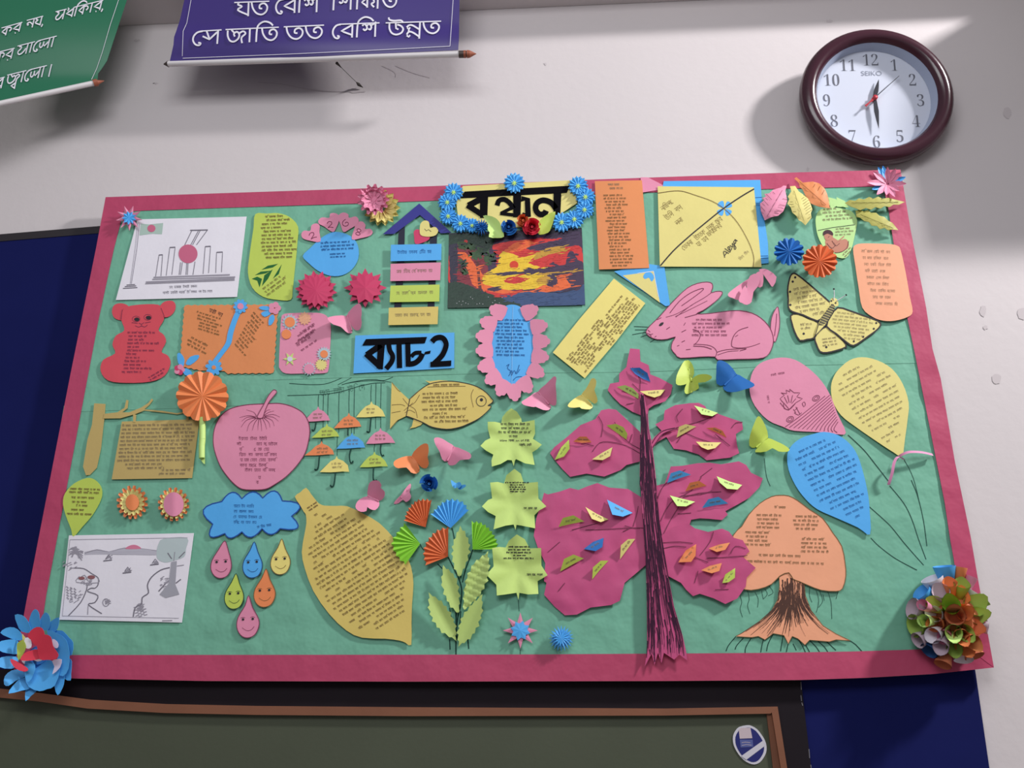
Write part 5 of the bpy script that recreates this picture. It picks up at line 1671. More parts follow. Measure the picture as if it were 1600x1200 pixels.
# sign hanging from a branch ------------------------------------------------------------------------------------------
c = Cut('hanging_sign', 'tan paper tree post with a branch and a hanging sheet of handwriting', 'sign')
SG = mat('tan_paper', (196, 172, 108), 0.7, 0.3, bump=0.12, scale=90)
c.poly(C('D7', 245, 258, 320, 262, 315, 340, 305, 420, 290, 560, 262, 690, 215, 738, 190, 740, 170, 682, 200, 500, 230, 400), SG, 0.0038)
c.next('post')
c.poly(C('D7', 312, 328, 400, 318, 420, 305, 448, 288, 460, 235, 474, 238, 468, 290, 432, 318, 480, 318, 560, 286, 608, 255, 630, 226, 640, 235, 615, 268, 580, 298, 700, 308, 800, 324, 860, 312, 860, 322, 800, 332, 690, 318, 580, 306, 520, 330, 420, 358, 305, 360), SG, 0.0044, 6)
c.next('branch')
for q in ((505, 330, 526, 334, 522, 385, 506, 385), (862, 322, 880, 322, 876, 375, 860, 375)):
    c.poly(C('D7', *q), SG, 0.0050, None)
    c.next('hanger')
o_ = C('D7', 430, 380, 690, 372, 950, 364, 925, 560, 900, 758, 630, 763, 362, 767, 396, 570)
c.poly(o_, SG, 0.0042)
x, y = xf('D7', 432, 395)
for i in range(12):
    write(c.b, x - i * .85, y + i * 6.1, 114, 6.2, 1, -.8, INKSOFT, 1200 + i, (.97, 1) if i < 10 else (.5, .6), .8)
for i in range(2):
    x, y = xf('D7', 660, 695 + i * 24)
    write(c.b, x + (6 - 4 * i), y, 54, 6, 1, -.8, INKSOFT, 1220 + i, (.8, 1), .7)
c.next('sign_sheet')
c.end()

c = Cut('leaf_note', 'lime leaf-shaped paper note hanging below the tan tree post', 'note')
o_ = smooth(C('D7', 195, 758, 250, 770, 290, 815, 298, 870, 278, 930, 230, 1010, 165, 1085, 106, 1150, 90, 1100, 55, 1010, 36, 930, 50, 860, 110, 795), 3)
c.poly(o_, 'limeyellow', 0.0042)
for i in range(7):
    x, y = xf('D7', (80, 75, 90, 95, 125, 90, 60)[i], (818, 840, 875, 905, 930, 958, 985)[i])
    write(c.b, x, y, (48, 48, 38, 26, 16, 20, 42)[i], 6, 1, 2, INKBROWN, 1230 + i, (.9, 1), .9, within=o_)
c.end()

# balloons ------------------------------------------------------------------------------------------------------------------
c = Cut('paper_balloon', 'pink paper balloon with a drawn water lily and ripples', 'balloon', 'paper balloons')
o_ = smooth(C('E6', 260, 90, 350, 72, 435, 86, 520, 140, 595, 215, 650, 305, 690, 410, 742, 526, 690, 536, 600, 524, 430, 515, 360, 490, 270, 450, 192, 365, 160, 275, 170, 180, 205, 122), 3)
c.poly(o_, 'pink', 0.0042)
b = c.b
for i in range(13):
    f = i / 12
    b.ink([p_ for p_ in smooth(C('E6', 375 + 315 * f, 492 + 34 * f, 480 + 190 * f, 415 + 90 * f, 640 + 55 * f, 285 + 175 * f), 5, False) if inside(p_[0], p_[1], o_)], 1.0, INKPLUM)
for q in ((400, 385, 370, 350, 345, 320, 370, 300, 350, 285, 385, 290, 380, 268, 405, 280, 402, 262, 430, 285, 465, 285, 445, 310, 480, 320, 440, 345, 400, 385), (345, 345, 380, 385, 410, 380, 440, 345), (390, 300, 400, 345), (420, 300, 410, 345), (370, 310, 390, 350), (440, 320, 415, 350), (365, 350, 370, 380, 400, 390), (425, 385, 440, 405, 430, 405, 455, 420, 475, 405), (440, 370, 465, 415), (478, 350, 490, 340, 498, 355, 488, 370, 478, 350), (435, 390, 450, 375, 440, 385)):
    b.ink(C('E6', *q), 1.0, INKPLUM, sm=2)
for x_, y_ in ((562, 318), (405, 445)):
    x, y = xf('E6', x_, y_)
    b.ink(ellipse(x, y, 6, 4, 12, -.5), 1.0, INKPLUM, closed=True)
    b.ink(ellipse(x, y, 3.5, 2, 10, -.5), .8, INKPLUM, closed=True)
x, y = xf('E6', 285, 168)
write(b, x, y, 22, 6, 1, -10, INKPLUM, 1250, (.9, 1), .6)
x, y = xf('E6', 262, 200)
write(b, x, y, 60, 6, 1, 80, INKPLUM, 1251, (.9, 1), .5, skip=.4)
c.end()
c = Cut('paper_balloon', 'pale yellow paper balloon tied with a pink ribbon', 'balloon', 'paper balloons')
o_ = smooth(C('E6', 700, 142, 765, 88, 840, 70, 930, 88, 1020, 140, 1085, 230, 1122, 345, 1115, 450, 1100, 560, 1082, 668, 1030, 645, 930, 580, 800, 490, 712, 420, 662, 335, 652, 250, 668, 190), 3)
c.poly(o_, 'paleyellow', 0.0048)
inner = [(p[0] * .86 + xf('E6', 900, 340)[0] * .14, p[1] * .86 + xf('E6', 900, 340)[1] * .14) for p in o_]
for i in range(17):
    x, y = xf('E6', 655 + i * 20, 150 + i * 28 + 60)
    write(c.b, x, y, 125, 5.6, 1, -29, INKSOFT, 1260 + i, (.98, 1), .55, within=inner, skip=.15)
c.next('balloon_sheet')


def strip(b, pts, d, wid, m_):
    """a band of ribbon standing on its edge-to-edge path in front of the board"""
    vs, fs = [], []
    for i, (x, y) in enumerate(pts):
        p_ = P(x, y, d(i / (len(pts) - 1)))
        vs += [p_ + Vector((wid[0], wid[1], wid[2])), p_ - Vector((wid[0], wid[1], wid[2]))]
    for i in range(len(pts) - 1):
        fs.append([2 * i, 2 * i + 1, 2 * i + 3, 2 * i + 2])
    b.raw(vs, fs, m_, True)


mat('pink_ribbon', (214, 140, 180), 0.45, 0.5)
strip(c.b, smooth(C('E6', 1268, 660, 1200, 645, 1130, 643, 1090, 655, 1060, 672), 5, False), lambda t: 0.008 + 0.012 * math.sin(t * 3), (0, 0.002, 0.003), 'pink_ribbon')
strip(c.b, smooth(C('E6', 1095, 690, 1060, 672, 1035, 705, 1022, 770, 1000, 842), 5, False), lambda t: 0.008 + 0.014 * math.sin(t * 3), (0.0035, 0.0015, 0), 'pink_ribbon')
c.next('ribbon', 'pink ribbon tied at the tip')
c.end()
c = Cut('paper_balloon', 'blue paper balloon full of handwriting, below the pink balloon', 'balloon', 'paper balloons')
o_ = smooth(C('E6', 540, 536, 610, 522, 692, 540, 762, 590, 812, 662, 850, 780, 876, 900, 886, 1000, 888, 1142, 815, 1100, 680, 1040, 570, 990, 500, 930, 440, 850, 396, 752, 388, 660, 418, 600, 475, 558), 3)
c.poly(o_, 'blue', 0.0052)
inner = [(p[0] * .88 + xf('E6', 640, 780)[0] * .12, p[1] * .88 + xf('E6', 640, 780)[1] * .12) for p in o_]
for i in range(17):
    x, y = xf('E6', 380 + i * 18, 590 + i * 31)
    write(c.b, x, y, 140, 6.4, 1, -25, INKBLUE, 1290 + i, (.98, 1), .7, within=inner, skip=.08)
c.end()

# orange tree note ------------------------------------------------------------------------------------------------------------
c = Cut('tree_note', 'orange banyan tree paper note with an inked trunk, bottom right of the board', 'paper tree')
TP = C('E7', 415, 575, 475, 555, 565, 610, 575, 700, 610, 790, 680, 880, 760, 930, 848, 972, 760, 966, 720, 978, 650, 972, 600, 968, 572, 998, 530, 960, 495, 945, 472, 992, 445, 940, 380, 928, 330, 966, 290, 945, 250, 952, 152, 946, 200, 920, 260, 880, 360, 810, 408, 720, 418, 640)
c.poly(TP, 'peach', 0.0040, 7)
b = c.b
rr = random.Random(12)
for i in range(150):
    u = rr.random()
    y0 = rr.uniform(590, 780)
    L = rr.uniform(60, 230)
    pts = []
    for k_ in range(6):
        yy = y0 + L * k_ / 5
        s_ = max(0, (yy - 700) / 280)
        half_l = 75 + 320 * s_ ** 1.7
        half_r = 80 + 320 * s_ ** 1.7
        xx = 490 - half_l + (half_l + half_r) * u + rr.uniform(-4, 4)
        pts.append((xx, yy - abs(u - .5) * 60 * s_))
    p_ = [q for q in C('E7', *[v for q in pts for v in q]) if inside(q[0], q[1], TP)]
    if len(p_) > 1:
        b.ink(p_, rr.uniform(.6, 2.4), mat('dark_bark_ink', (84, 58, 50), 0.7, 0.2), taper=lambda t: 1.1 - .8 * t)
c.outline(TP, .9, INKBROWN)
c.next('trunk', 'orange trunk streaked with dark ink')
o_ = smooth(C('E7', 370, 100, 420, 92, 475, 96, 530, 125, 600, 178, 680, 232, 740, 318, 795, 400, 815, 500, 820, 580, 800, 655, 760, 673, 670, 666, 590, 636, 540, 614, 500, 598, 475, 560, 420, 580, 370, 630, 290, 660, 205, 662, 150, 600, 112, 480, 138, 335, 190, 280, 232, 210, 300, 140), 2)
c.poly(o_, 'peach', 0.0052)
c.outline(o_, 1.2, INKBROWN)
for x_, y_, n_, wd in ((385, 152, 1, 24), (278, 200, 4, 40), (500, 208, 4, 42), (208, 304, 4, 44), (550, 345, 4, 44)):
    x, y = xf('E7', x_, y_)
    write(c.b, x, y, wd, n_ * 6.4, n_, 1.5, INKBROWN, 1320 + x_, (.7, 1), .8)
for i in range(2):
    x, y = xf('E7', 285 - i * 70, 440 + i * 38)
    write(c.b, x, y, 70 + 60 * i, 7, 1, 2, INKBROWN, 1340 + i, (.9, 1), .8)
c.next('crown', 'orange crown with handwriting')
c.end()

# great pink tree ---------------------------------------------------------------------------------------------------------------
c = Cut('paper_tree', 'tall magenta paper tree with a streaked dark trunk and six ragged leaf masses', 'paper tree')
crk = lambda seed: (lambda x, y: 0.0022 * noise.noise(Vector((x / 26, y / 32, seed))) + 0.0012 * noise.noise(Vector((x / 11, y / 13, seed + 4))))
A = lambda *q: C('E4', *q)
Bq = lambda *q: C('E5', *q)
crowns = [
    A(625, 62, 690, 68, 695, 150, 750, 175, 762, 238, 820, 260, 912, 310, 900, 370, 862, 420, 785, 446, 750, 470, 745, 522, 700, 515, 640, 490, 560, 440, 510, 390, 474, 345, 490, 300, 550, 290, 552, 232, 600, 188, 610, 130),
    A(430, 480, 480, 470, 530, 476, 600, 540, 692, 626, 700, 730, 695, 825, 600, 850, 560, 885, 450, 928, 330, 908, 220, 930, 170, 880, 112, 812, 84, 770, 112, 730, 200, 660, 290, 580, 390, 540),
    A(860, 480, 930, 445, 1030, 432, 1090, 430, 1132, 452, 1140, 470, 1240, 512, 1382, 560, 1388, 610, 1340, 640, 1346, 710, 1362, 770, 1300, 800, 1142, 818, 1090, 780, 1000, 750, 920, 740, 870, 660, 800, 700, 758, 752, 762, 700, 840, 620, 795, 575, 852, 545, 855, 505),
    A(800, 990, 860, 975, 900, 860, 980, 855, 1080, 838, 1160, 834, 1240, 845, 1360, 825, 1410, 850, 1442, 902, 1522, 940, 1500, 1000) + Bq(1322, 22, 1300, 80, 1240, 142, 1170, 182, 1100, 220, 1115, 240, 1080, 272, 1010, 265, 950, 262, 900, 270, 890, 300, 860, 300, 730, 372, 700, 200, 690, 75),
    Bq(722, 365, 800, 310, 880, 290, 920, 320, 1000, 342, 1080, 322, 1122, 340, 1150, 376, 1202, 390, 1242, 456, 1205, 490, 1278, 552, 1225, 610, 1220, 660, 1170, 732, 1100, 764, 1030, 730, 950, 704, 910, 718, 870, 680, 840, 640, 768, 602, 735, 500),
    Bq(610, 140, 530, 90, 420, 82, 350, 55, 290, 75, 240, 96, 190, 84, 130, 105, 60, 122) + C('PX', 850, 770, 846, 785, 838, 810, 834, 837, 840, 855, 852, 880, 850, 908) + Bq(52, 640, 38, 710, 100, 780, 160, 830, 230, 826, 310, 785, 430, 770, 482, 745, 510, 640, 570, 590, 640, 530),
]
veins = [
    [A(690, 355, 690, 250, 640, 190), A(640, 300, 690, 350), A(600, 440, 650, 430), A(570, 350, 680, 370)],
    [A(690, 770, 600, 720, 500, 695, 420, 700, 370, 760), A(690, 740, 620, 700, 560, 640, 520, 560), A(640, 640, 620, 700), A(430, 660, 440, 580, 410, 520), A(300, 700, 380, 720)],
    [A(770, 720, 830, 640, 930, 600, 1080, 560, 1200, 515), A(930, 600, 1060, 660, 1180, 700), A(950, 560, 940, 520, 980, 470), A(1200, 640, 1300, 720), A(1310, 600, 1340, 565, 1385, 560), A(940, 700, 980, 640)],
    [A(810, 1080, 860, 980, 1000, 880), A(1100, 930, 1180, 870), A(980, 1070, 1090, 1040, 1240, 1030), Bq(720, 280, 780, 170, 900, 100, 960, 20), Bq(735, 360, 780, 270, 830, 190), Bq(840, 130, 960, 120, 1020, 100), Bq(820, 235, 900, 230)],
    [Bq(725, 405, 830, 400, 910, 408), Bq(730, 440, 800, 425, 870, 430), Bq(920, 490, 1000, 520), Bq(990, 495, 1100, 490, 1230, 480), Bq(950, 480, 1010, 400, 1030, 340), Bq(1040, 680, 1120, 678), Bq(1130, 470, 1160, 425, 1220, 440), Bq(920, 640, 940, 570)],
    [Bq(620, 318, 540, 318, 420, 325, 280, 330), Bq(560, 310, 580, 240, 590, 190), Bq(540, 320, 500, 340), Bq(510, 305, 560, 318, 600, 320), Bq(200, 330, 350, 290), Bq(120, 690, 160, 640), Bq(130, 400, 60, 460)],
]
for i, (q, vv) in enumerate(zip(crowns, veins)):
    c.poly(resample(q, 9), 'magenta', (0.0066, 0.0062, 0.0064, 0.0066, 0.0098, 0.0070)[i], 7, lift=crk(i * 3.3))
    for v in vv:
        c.b.ink(resample(smooth(v, 3, False), 5, False), 1.3, INKPLUM, 0.0010)
    c.next('leaf_mass', 'ragged magenta leaf mass')
T_ = A(690, 362, 700, 358, 716, 366, 728, 420, 745, 500, 752, 600, 772, 700, 790, 850, 812, 1060) + Bq(700, 130, 715, 300, 740, 450, 766, 602, 800, 780, 850, 950, 872, 1050, 876, 1094, 830, 1060, 800, 1090, 740, 1050, 726, 1110, 705, 1050, 685, 1122, 668, 1055, 628, 1130, 640, 1050, 642, 960, 640, 700, 630, 450, 612, 200, 602, 60) + A(690, 1000, 692, 760, 696, 600, 698, 480)
c.poly(T_, 'magenta', 0.0132, 6, lift=wav(.0006, 30, 5))
b = c.b
rr = random.Random(3)
EDGE_L = [(605, 1000), (756, 1000), (793, 1003), (860, 1008), (927, 1011), (1030, 1010)]
EDGE_R = [(605, 1004), (646, 1012), (669, 1014), (692, 1018), (727, 1023), (820, 1031), (860, 1037), (900, 1044), (948, 1053), (993, 1067), (1040, 1072)]


def edge(t_, y_):
    for (a_, xa), (e_, xe) in zip(t_, t_[1:]):
        if a_ <= y_ <= e_:
            return xa + (xe - xa) * (y_ - a_) / (e_ - a_)
    return t_[-1][1]


for i in range(230):
    u = rr.random() ** 1.15
    y0 = rr.uniform(606, 1015)
    L = rr.uniform(25, 120)
    pts = []
    for k_ in range(6):
        yy = min(1038, y0 + L * k_ / 5)
        pts.append((edge(EDGE_L, yy) + (edge(EDGE_R, yy) - edge(EDGE_L, yy)) * u + rr.uniform(-.7, .7), yy))
    pts = [p_ for p_ in pts if inside(p_[0], p_[1], T_)]
    if len(pts) > 1:
        b.ink(pts, rr.uniform(.7, 2.4), INKDARKPLUM, taper=lambda t: 1.0 - .6 * t)
c.next('trunk', 'magenta trunk streaked with dark ink')
c.poly(A(760, 700, 790, 660, 840, 615, 930, 596, 935, 604, 850, 640, 810, 690, 775, 742), 'magenta', 0.0110, 6)
c.b.ink(A(765, 720, 800, 660, 850, 618, 930, 598), 1.0, INKDARKPLUM, 0.0008, sm=3)
c.b.ink(A(775, 735, 810, 685, 850, 638, 935, 604), 1.0, INKDARKPLUM, 0.0008, sm=3)
c.next('branch', 'short magenta branch')
c.end()

# folded leaf slips on the pink tree ------------------------------------------------------------------------------------------------
SLIPS = [('deepblue', A(622, 195, 690, 192, 742, 228, 762, 288, 715, 270, 660, 235), 'blue leaf slip at the very top of the magenta tree'),
         ('lime', A(535, 322, 590, 310, 645, 332, 682, 372, 680, 402, 610, 365), 'lime leaf slip left of the trunk tip in the top leaf mass'),
         ('paleyellow', A(690, 352, 780, 345, 862, 340, 830, 380, 790, 394, 738, 378), 'yellow leaf slip right of the trunk tip in the top leaf mass'),
         ('limeyellow', A(465, 582, 530, 572, 580, 594, 607, 640, 600, 678, 540, 635), 'lime leaf slip nearest the trunk in the upper left leaf mass'),
         ('flowerorange', A(240, 692, 285, 658, 330, 658, 364, 696, 300, 700), 'orange leaf slip in the upper left leaf mass'),
         ('limeyellow', A(115, 816, 158, 732, 212, 678, 216, 740, 178, 792), 'lime leaf slip at the far edge of the upper left leaf mass'),
         ('paleyellow', A(368, 812, 440, 765, 505, 730, 490, 790, 440, 817), 'yellow leaf slip low in the upper left leaf mass'),
         ('palelime', A(1058, 448, 1130, 468, 1218, 498, 1180, 520, 1108, 507), 'pale lime leaf slip at the top of the upper right leaf mass'),
         ('paleyellow', A(940, 664, 955, 592, 1000, 574, 1072, 590, 1010, 625), 'yellow leaf slip standing left in the upper right leaf mass'),
         ('flowerorange', A(1138, 600, 1200, 596, 1250, 618, 1277, 664, 1210, 630), 'orange leaf slip in the upper right leaf mass'),
         ('paleyellow', A(1070, 692, 1150, 696, 1240, 697, 1200, 736, 1150, 747, 1108, 730), 'yellow leaf slip lowest in the upper right leaf mass'),
         ('blue', A(875, 972, 900, 905, 960, 886, 1037, 915, 950, 942), 'blue leaf slip uppermost in the middle right leaf mass'),
         ('palelime', A(1210, 926, 1300, 963, 1382, 985, 1350, 1016, 1280, 1010, 1230, 968), 'pale lime leaf slip in the middle right leaf mass'),
         ('flowerorange', A(998, 1027, 1028, 970, 1090, 957, 1142, 990, 1070, 1006), 'orange leaf slip in the middle right leaf mass'),
         ('palelime', Bq(775, 128, 850, 148, 923, 165, 870, 192, 818, 190), 'pale lime leaf slip close to the trunk in the middle right leaf mass'),
         ('blue', Bq(963, 202, 1000, 150, 1060, 136, 1117, 175, 1040, 186), 'blue leaf slip at the bottom of the middle right leaf mass'),
         ('limeyellow', Bq(123, 312, 148, 260, 210, 244, 274, 280, 200, 294), 'lime leaf slip highest on the outer side of the lower left leaf mass'),
         ('paleyellow', Bq(280, 195, 345, 235, 414, 268, 370, 284, 318, 265), 'yellow leaf slip between a lime and a blue one in the lower left leaf mass'),
         ('blue', Bq(407, 153, 480, 190, 557, 230, 500, 252, 438, 240), 'pale blue leaf slip highest in the lower left leaf mass'),
         ('deepblue', Bq(270, 442, 325, 400, 387, 376, 380, 430, 340, 454), 'deep blue leaf slip in the middle of the lower left leaf mass'),
         ('paleyellow', Bq(483, 502, 488, 420, 530, 384, 572, 382, 525, 445), 'yellow leaf slip next to the trunk in the lower left leaf mass'),
         ('limeyellow', Bq(132, 574, 155, 500, 210, 474, 270, 497, 200, 535), 'lime leaf slip bottom outer one in the lower left leaf mass'),
         ('limeyellow', Bq(320, 620, 324, 550, 370, 510, 415, 510, 360, 570), 'lime leaf slip lowest in the lower left leaf mass'),
         ('flowerorange', Bq(824, 520, 868, 450, 929, 413, 926, 480, 900, 517), 'dark orange leaf slip nearest the trunk in the lower right leaf mass'),
         ('orange', Bq(1002, 438, 1060, 416, 1127, 404, 1100, 446, 1050, 459), 'orange leaf slip highest in the lower right leaf mass'),
         ('orange', Bq(958, 566, 1010, 540, 1079, 524, 1065, 570, 1020, 584), 'orange leaf slip lowest of the three orange ones in the lower right leaf mass'),
         ('limeyellow', Bq(1082, 642, 1100, 590, 1158, 553, 1156, 610, 1120, 636), 'olive lime leaf slip in the lower right leaf mass')]
for i, (m_, q, lb) in enumerate(SLIPS):
    n = len(q)
    # the longest side is the glued fold, the curved side stands off the tree
    best = max(((a, e) for a in range(n) for e in range(a)), key=lambda t: (q[t[0]][0] - q[t[1]][0]) ** 2 + (q[t[0]][1] - q[t[1]][1]) ** 2)
    (x0, y0), (x1, y1) = q[best[0]], q[best[1]]
    L = math.hypot(x1 - x0, y1 - y0)
    lf = lambda x, y, x0=x0, y0=y0, x1=x1, y1=y1, L=L: 0.0007 * abs((x - x0) * (y1 - y0) - (y - y0) * (x1 - x0)) / L
    c = Cut('leaf_slip', lb, 'paper leaf', 'folded leaf slips on the magenta tree')
    c.poly(q, m_, 0.0102 if i < 23 else 0.0136, 4, lift=lf)
    mx_, my_ = sum(p[0] for p in q) / n, sum(p[1] for p in q) / n
    an = math.degrees(math.atan2(y1 - y0, x1 - x0))
    if abs(an) > 90:
        an -= math.copysign(180, an)
    ca2, sa2 = math.cos(R(an)), math.sin(R(an))
    write(c.b, mx_ - ca2 * 8 + sa2 * 3, my_ - sa2 * 8 - ca2 * 3, 17, 5, 1, an, INKSOFT, 1400 + i, (.9, 1), .6, within=q)
    c.end()

# ================================================================== standing paper flowers and butterflies
PX = 0.00139             # metres across one step of the photo grid at the board


def pleated(b, cx, cy, rim, d0, d1, amp, m_, closed=True, dc=None, wave=(1, -1)):
    """accordion-pleated disc or fan: rim is the list of fold ends, ridges and valleys alternate"""
    vs = [P(cx, cy, dc if dc is not None else d0)]
    for i, (x, y) in enumerate(rim):
        vs.append(P(x, y, d1 + amp * wave[i % len(wave)]))
    n = len(rim)
    b.raw(vs, [[0, 1 + i, 1 + (i + 1) % n] for i in range(n if closed else n - 1)], m_)
    k = len(vs)
    b.raw([v + Vector((0, 0.0006, 0)) for v in vs], [[0, 1 + (i + 1) % n, 1 + i] for i in range(n if closed else n - 1)], m_)


def disc_rim(cx, cy, rx, ry, n, scallop=0.08, rot=0.0):
    out = []
    for i in range(4 * n):
        a = rot + .5 * math.pi * i / n
        r = (1 + scallop * .6, 1 + scallop * .4, 1 - scallop, 1 + scallop * .4)[i % 4]
        out.append((cx + rx * r * math.cos(a), cy + ry * r * math.sin(a)))
    return out


def petal(b, cx, cy, ang, r0, r1, wid, d0, d1, m_, fold=0.003, tipw=0.0, sq=1.0, mid=0.55):
    """one folded petal from r0 to r1 (in photo steps) around cx, cy, with a crease down its middle"""
    ca, sa = math.cos(ang), math.sin(ang)
    rows = [(0, .45, 0), (.3, .85, .25), (mid, 1, .5), (.8, .62, .8), (1, tipw, 1)]
    vs = []
    for t, w_, s_ in rows:
        r = r0 + (r1 - r0) * t
        d = d0 + (d1 - d0) * s_
        for side in (-1, 0, 1):
            x = cx + (r * ca - side * wid * w_ * sa)
            y = cy + (r * sa + side * wid * w_ * ca) * sq
            vs.append(P(x, y, d - (fold if side == 0 else 0)))
    fs = []
    for i in range(4):
        for s_ in (0, 1):
            a = i * 3 + s_
            fs.append([a, a + 1, a + 4, a + 3])
    b.raw(vs, fs, m_)


def spiky(b, cx, cy, R_, r_, n, d_c, d_tip, m_, rot=0.0, sq=1.0, th=0.0006):
    """star of folded points, raised in the middle"""
    vs = [P(cx, cy, d_c)]
    for i in range(2 * n):
        a = rot + math.pi * i / n
        q = R_ if i % 2 == 0 else r_
        vs.append(P(cx + q * math.cos(a), cy + q * math.sin(a) * sq, d_tip if i % 2 == 0 else d_c * .8 + d_tip * .2 - .0012))
    k = 2 * n
    fs = [[0, 1 + i, 1 + (i + 1) % k] for i in range(k)]
    b.raw(vs, fs, m_)
    b.raw([v + Vector((0, th, 0)) for v in vs], [f[::-1] for f in fs], m_)


UNDER = {'mount': 'pleated_disc', 'centre': 'inner_petals', 'rose_core': 'petal'}     # sub-part: the part it belongs to


def thing_from(name, label, cat, parts, group=None):
    vs = [v for _, _, b_ in parts for v in b_.v]
    o = Vector(((min(v.x for v in vs) + max(v.x for v in vs)) / 2, -BOARD, (min(v.z for v in vs) + max(v.z for v in vs)) / 2))
    r_ = root(name, o, label, cat, group)
    last = {}
    for n_, l_, b_ in parts:
        up = UNDER.get(n_)
        last[n_] = part(b_, n_, last[up] if up in last else r_, l_)
    return r_


# --- accordion rosettes ---------------------------------------------------------------------------
def rosette(label, cx, cy, rx, ry, n, m_, depth=0.016, amp=0.004, scallop=.07, rot=.1, extra=None):
    b = B()
    pleated(b, cx, cy, disc_rim(cx, cy, rx, ry, n, scallop, rot), 0, depth, amp, m_, dc=depth + .002, wave=(1, 0, -1, 0))
    ps = [('pleated_disc', None, b)]
    b2 = B()
    tube(b2, P(cx, cy, 0.0065), P(cx, cy, depth - .002), 0.006, 0.004, m_, 10)
    ps.append(('mount', None, b2))
    if extra:
        ps += extra
    return thing_from('paper_rosette', label, 'paper flower', ps)


b = B()
q = C('D7', 968, 360, 968, 545, 970, 640)
stem_pts = [(970, 355), (970, 500), (966, 545), (966, 625)]
sp = C('D7', *[v for p in stem_pts for v in p])
for i in range(3):
    tube(b, P(*sp[i], 0.0125), P(*sp[i + 1], 0.0125), 0.0068 - .0002 * i, 0.0066 - .0002 * i, 'palelime', 14)
b.poly(C('D7', 948, 620, 986, 620, 986, 665, 975, 660), 0.009, 'palelime', keep=False)
rosette('big orange pleated rosette on a pale green paper stem, above the pink apple', 316, 619, 40, 38, 14, 'flowerorange', 0.02, 0.0045, .05, .05, [('stem', 'pale green rolled stem', b)])
rosette('deep blue pleated rosette left of the orange one, right of the yellow card', 1233, 393, 22.5, 20.5, 13, 'deepblue', 0.03, 0.005, .1)
rosette('orange pleated rosette between the blue rosette and the green mango note', 1281, 408, 26.5, 25, 15, 'fanorange', 0.034, 0.005, .07)


# --- pleated fans of the bouquet -----------------------------------------------------------------------
def fan(label, apex, rim, m_, n, d=0.012, amp=0.003):
    p_ = C('E2', *rim)
    p_ = smooth(p_, 8, False)
    L = [0]
    for i in range(1, len(p_)):
        L.append(L[-1] + math.hypot(p_[i][0] - p_[i - 1][0], p_[i][1] - p_[i - 1][1]))
    pts = []
    ax, ay = xf('E2', *apex)
    for k in range(2 * n + 1):
        t = L[-1] * k / (2 * n)
        j = max(i for i in range(len(L)) if L[i] <= t + 1e-9)
        j = min(j, len(p_) - 2)
        f = (t - L[j]) / (L[j + 1] - L[j])
        x = p_[j][0] + (p_[j + 1][0] - p_[j][0]) * f
        y = p_[j][1] + (p_[j + 1][1] - p_[j][1]) * f
        s_ = 1.0 if k % 2 == 0 else 0.92
        pts.append((ax + (x - ax) * s_, ay + (y - ay) * s_))
    b = B()
    pleated(b, ax, ay, pts, 0.007, d, amp, m_, closed=False)
    return tag(b.build('paper_fan'), label, 'paper fan', 'pleated paper fans of the bouquet')


fan('orange pleated paper fan at the top left of the bouquet, beside the blue one', (300, 375), (163, 332, 180, 275, 210, 232, 245, 202, 300, 195, 338, 202), 'fanorange', 9)
fan('blue pleated paper fan at the top of the bouquet', (456, 380), (330, 292, 385, 232, 440, 198, 500, 200, 545, 222, 570, 268), 'blue', 9)
fan('bright green pleated paper fan on the edge of the lemon note', (266, 478), (165, 345, 120, 405, 84, 462, 95, 520, 130, 575, 172, 610), 'fanlime', 8)
fan('orange pleated paper fan in the centre of the bouquet below the blue one', (440, 558), (298, 614, 282, 540, 300, 470, 350, 405, 400, 378, 442, 372), 'fanorange', 9)
fan('bright green pleated paper fan touching the lowest maple leaf', (594, 514), (588, 335, 640, 340, 690, 370, 730, 420, 752, 470, 755, 512), 'fanlime', 9)


# --- serrated leaves of the bouquet ----------------------------------------------------------------------
def serr(q, step=6.5, a=1.8):
    p_ = resample(C('E2', *q), step)
    cx, cy = sum(p[0] for p in p_) / len(p_), sum(p[1] for p in p_) / len(p_)
    out = []
    for i, (x, y) in enumerate(p_):
        l = math.hypot(x - cx, y - cy)
        s_ = 1 + (a if i % 2 == 0 else -a) / l
        out.append((cx + (x - cx) * s_, cy + (y - cy) * s_))
    return out


def bleaf(label, q, base, tip, veins=False):
    c = Cut('paper_leaf', label, 'paper leaf', 'serrated leaves of the bouquet')
    (bx, by), (tx, ty) = C('E2', *base, *tip)
    L = math.hypot(tx - bx, ty - by)
    ux, uy = (tx - bx) / L, (ty - by) / L

    def lf(x, y):
        t = ((x - bx) * ux + (y - by) * uy) / L
        s_ = abs(-(x - bx) * uy + (y - by) * ux)
        return 0.004 + 0.00035 * s_ + 0.006 * t * t + (0.0016 * math.sin(t * 60) if veins else 0)
    c.poly(serr(q), 'leafgreen', 0.005, 4 if veins else 5, lift=lf)
    return c.end()


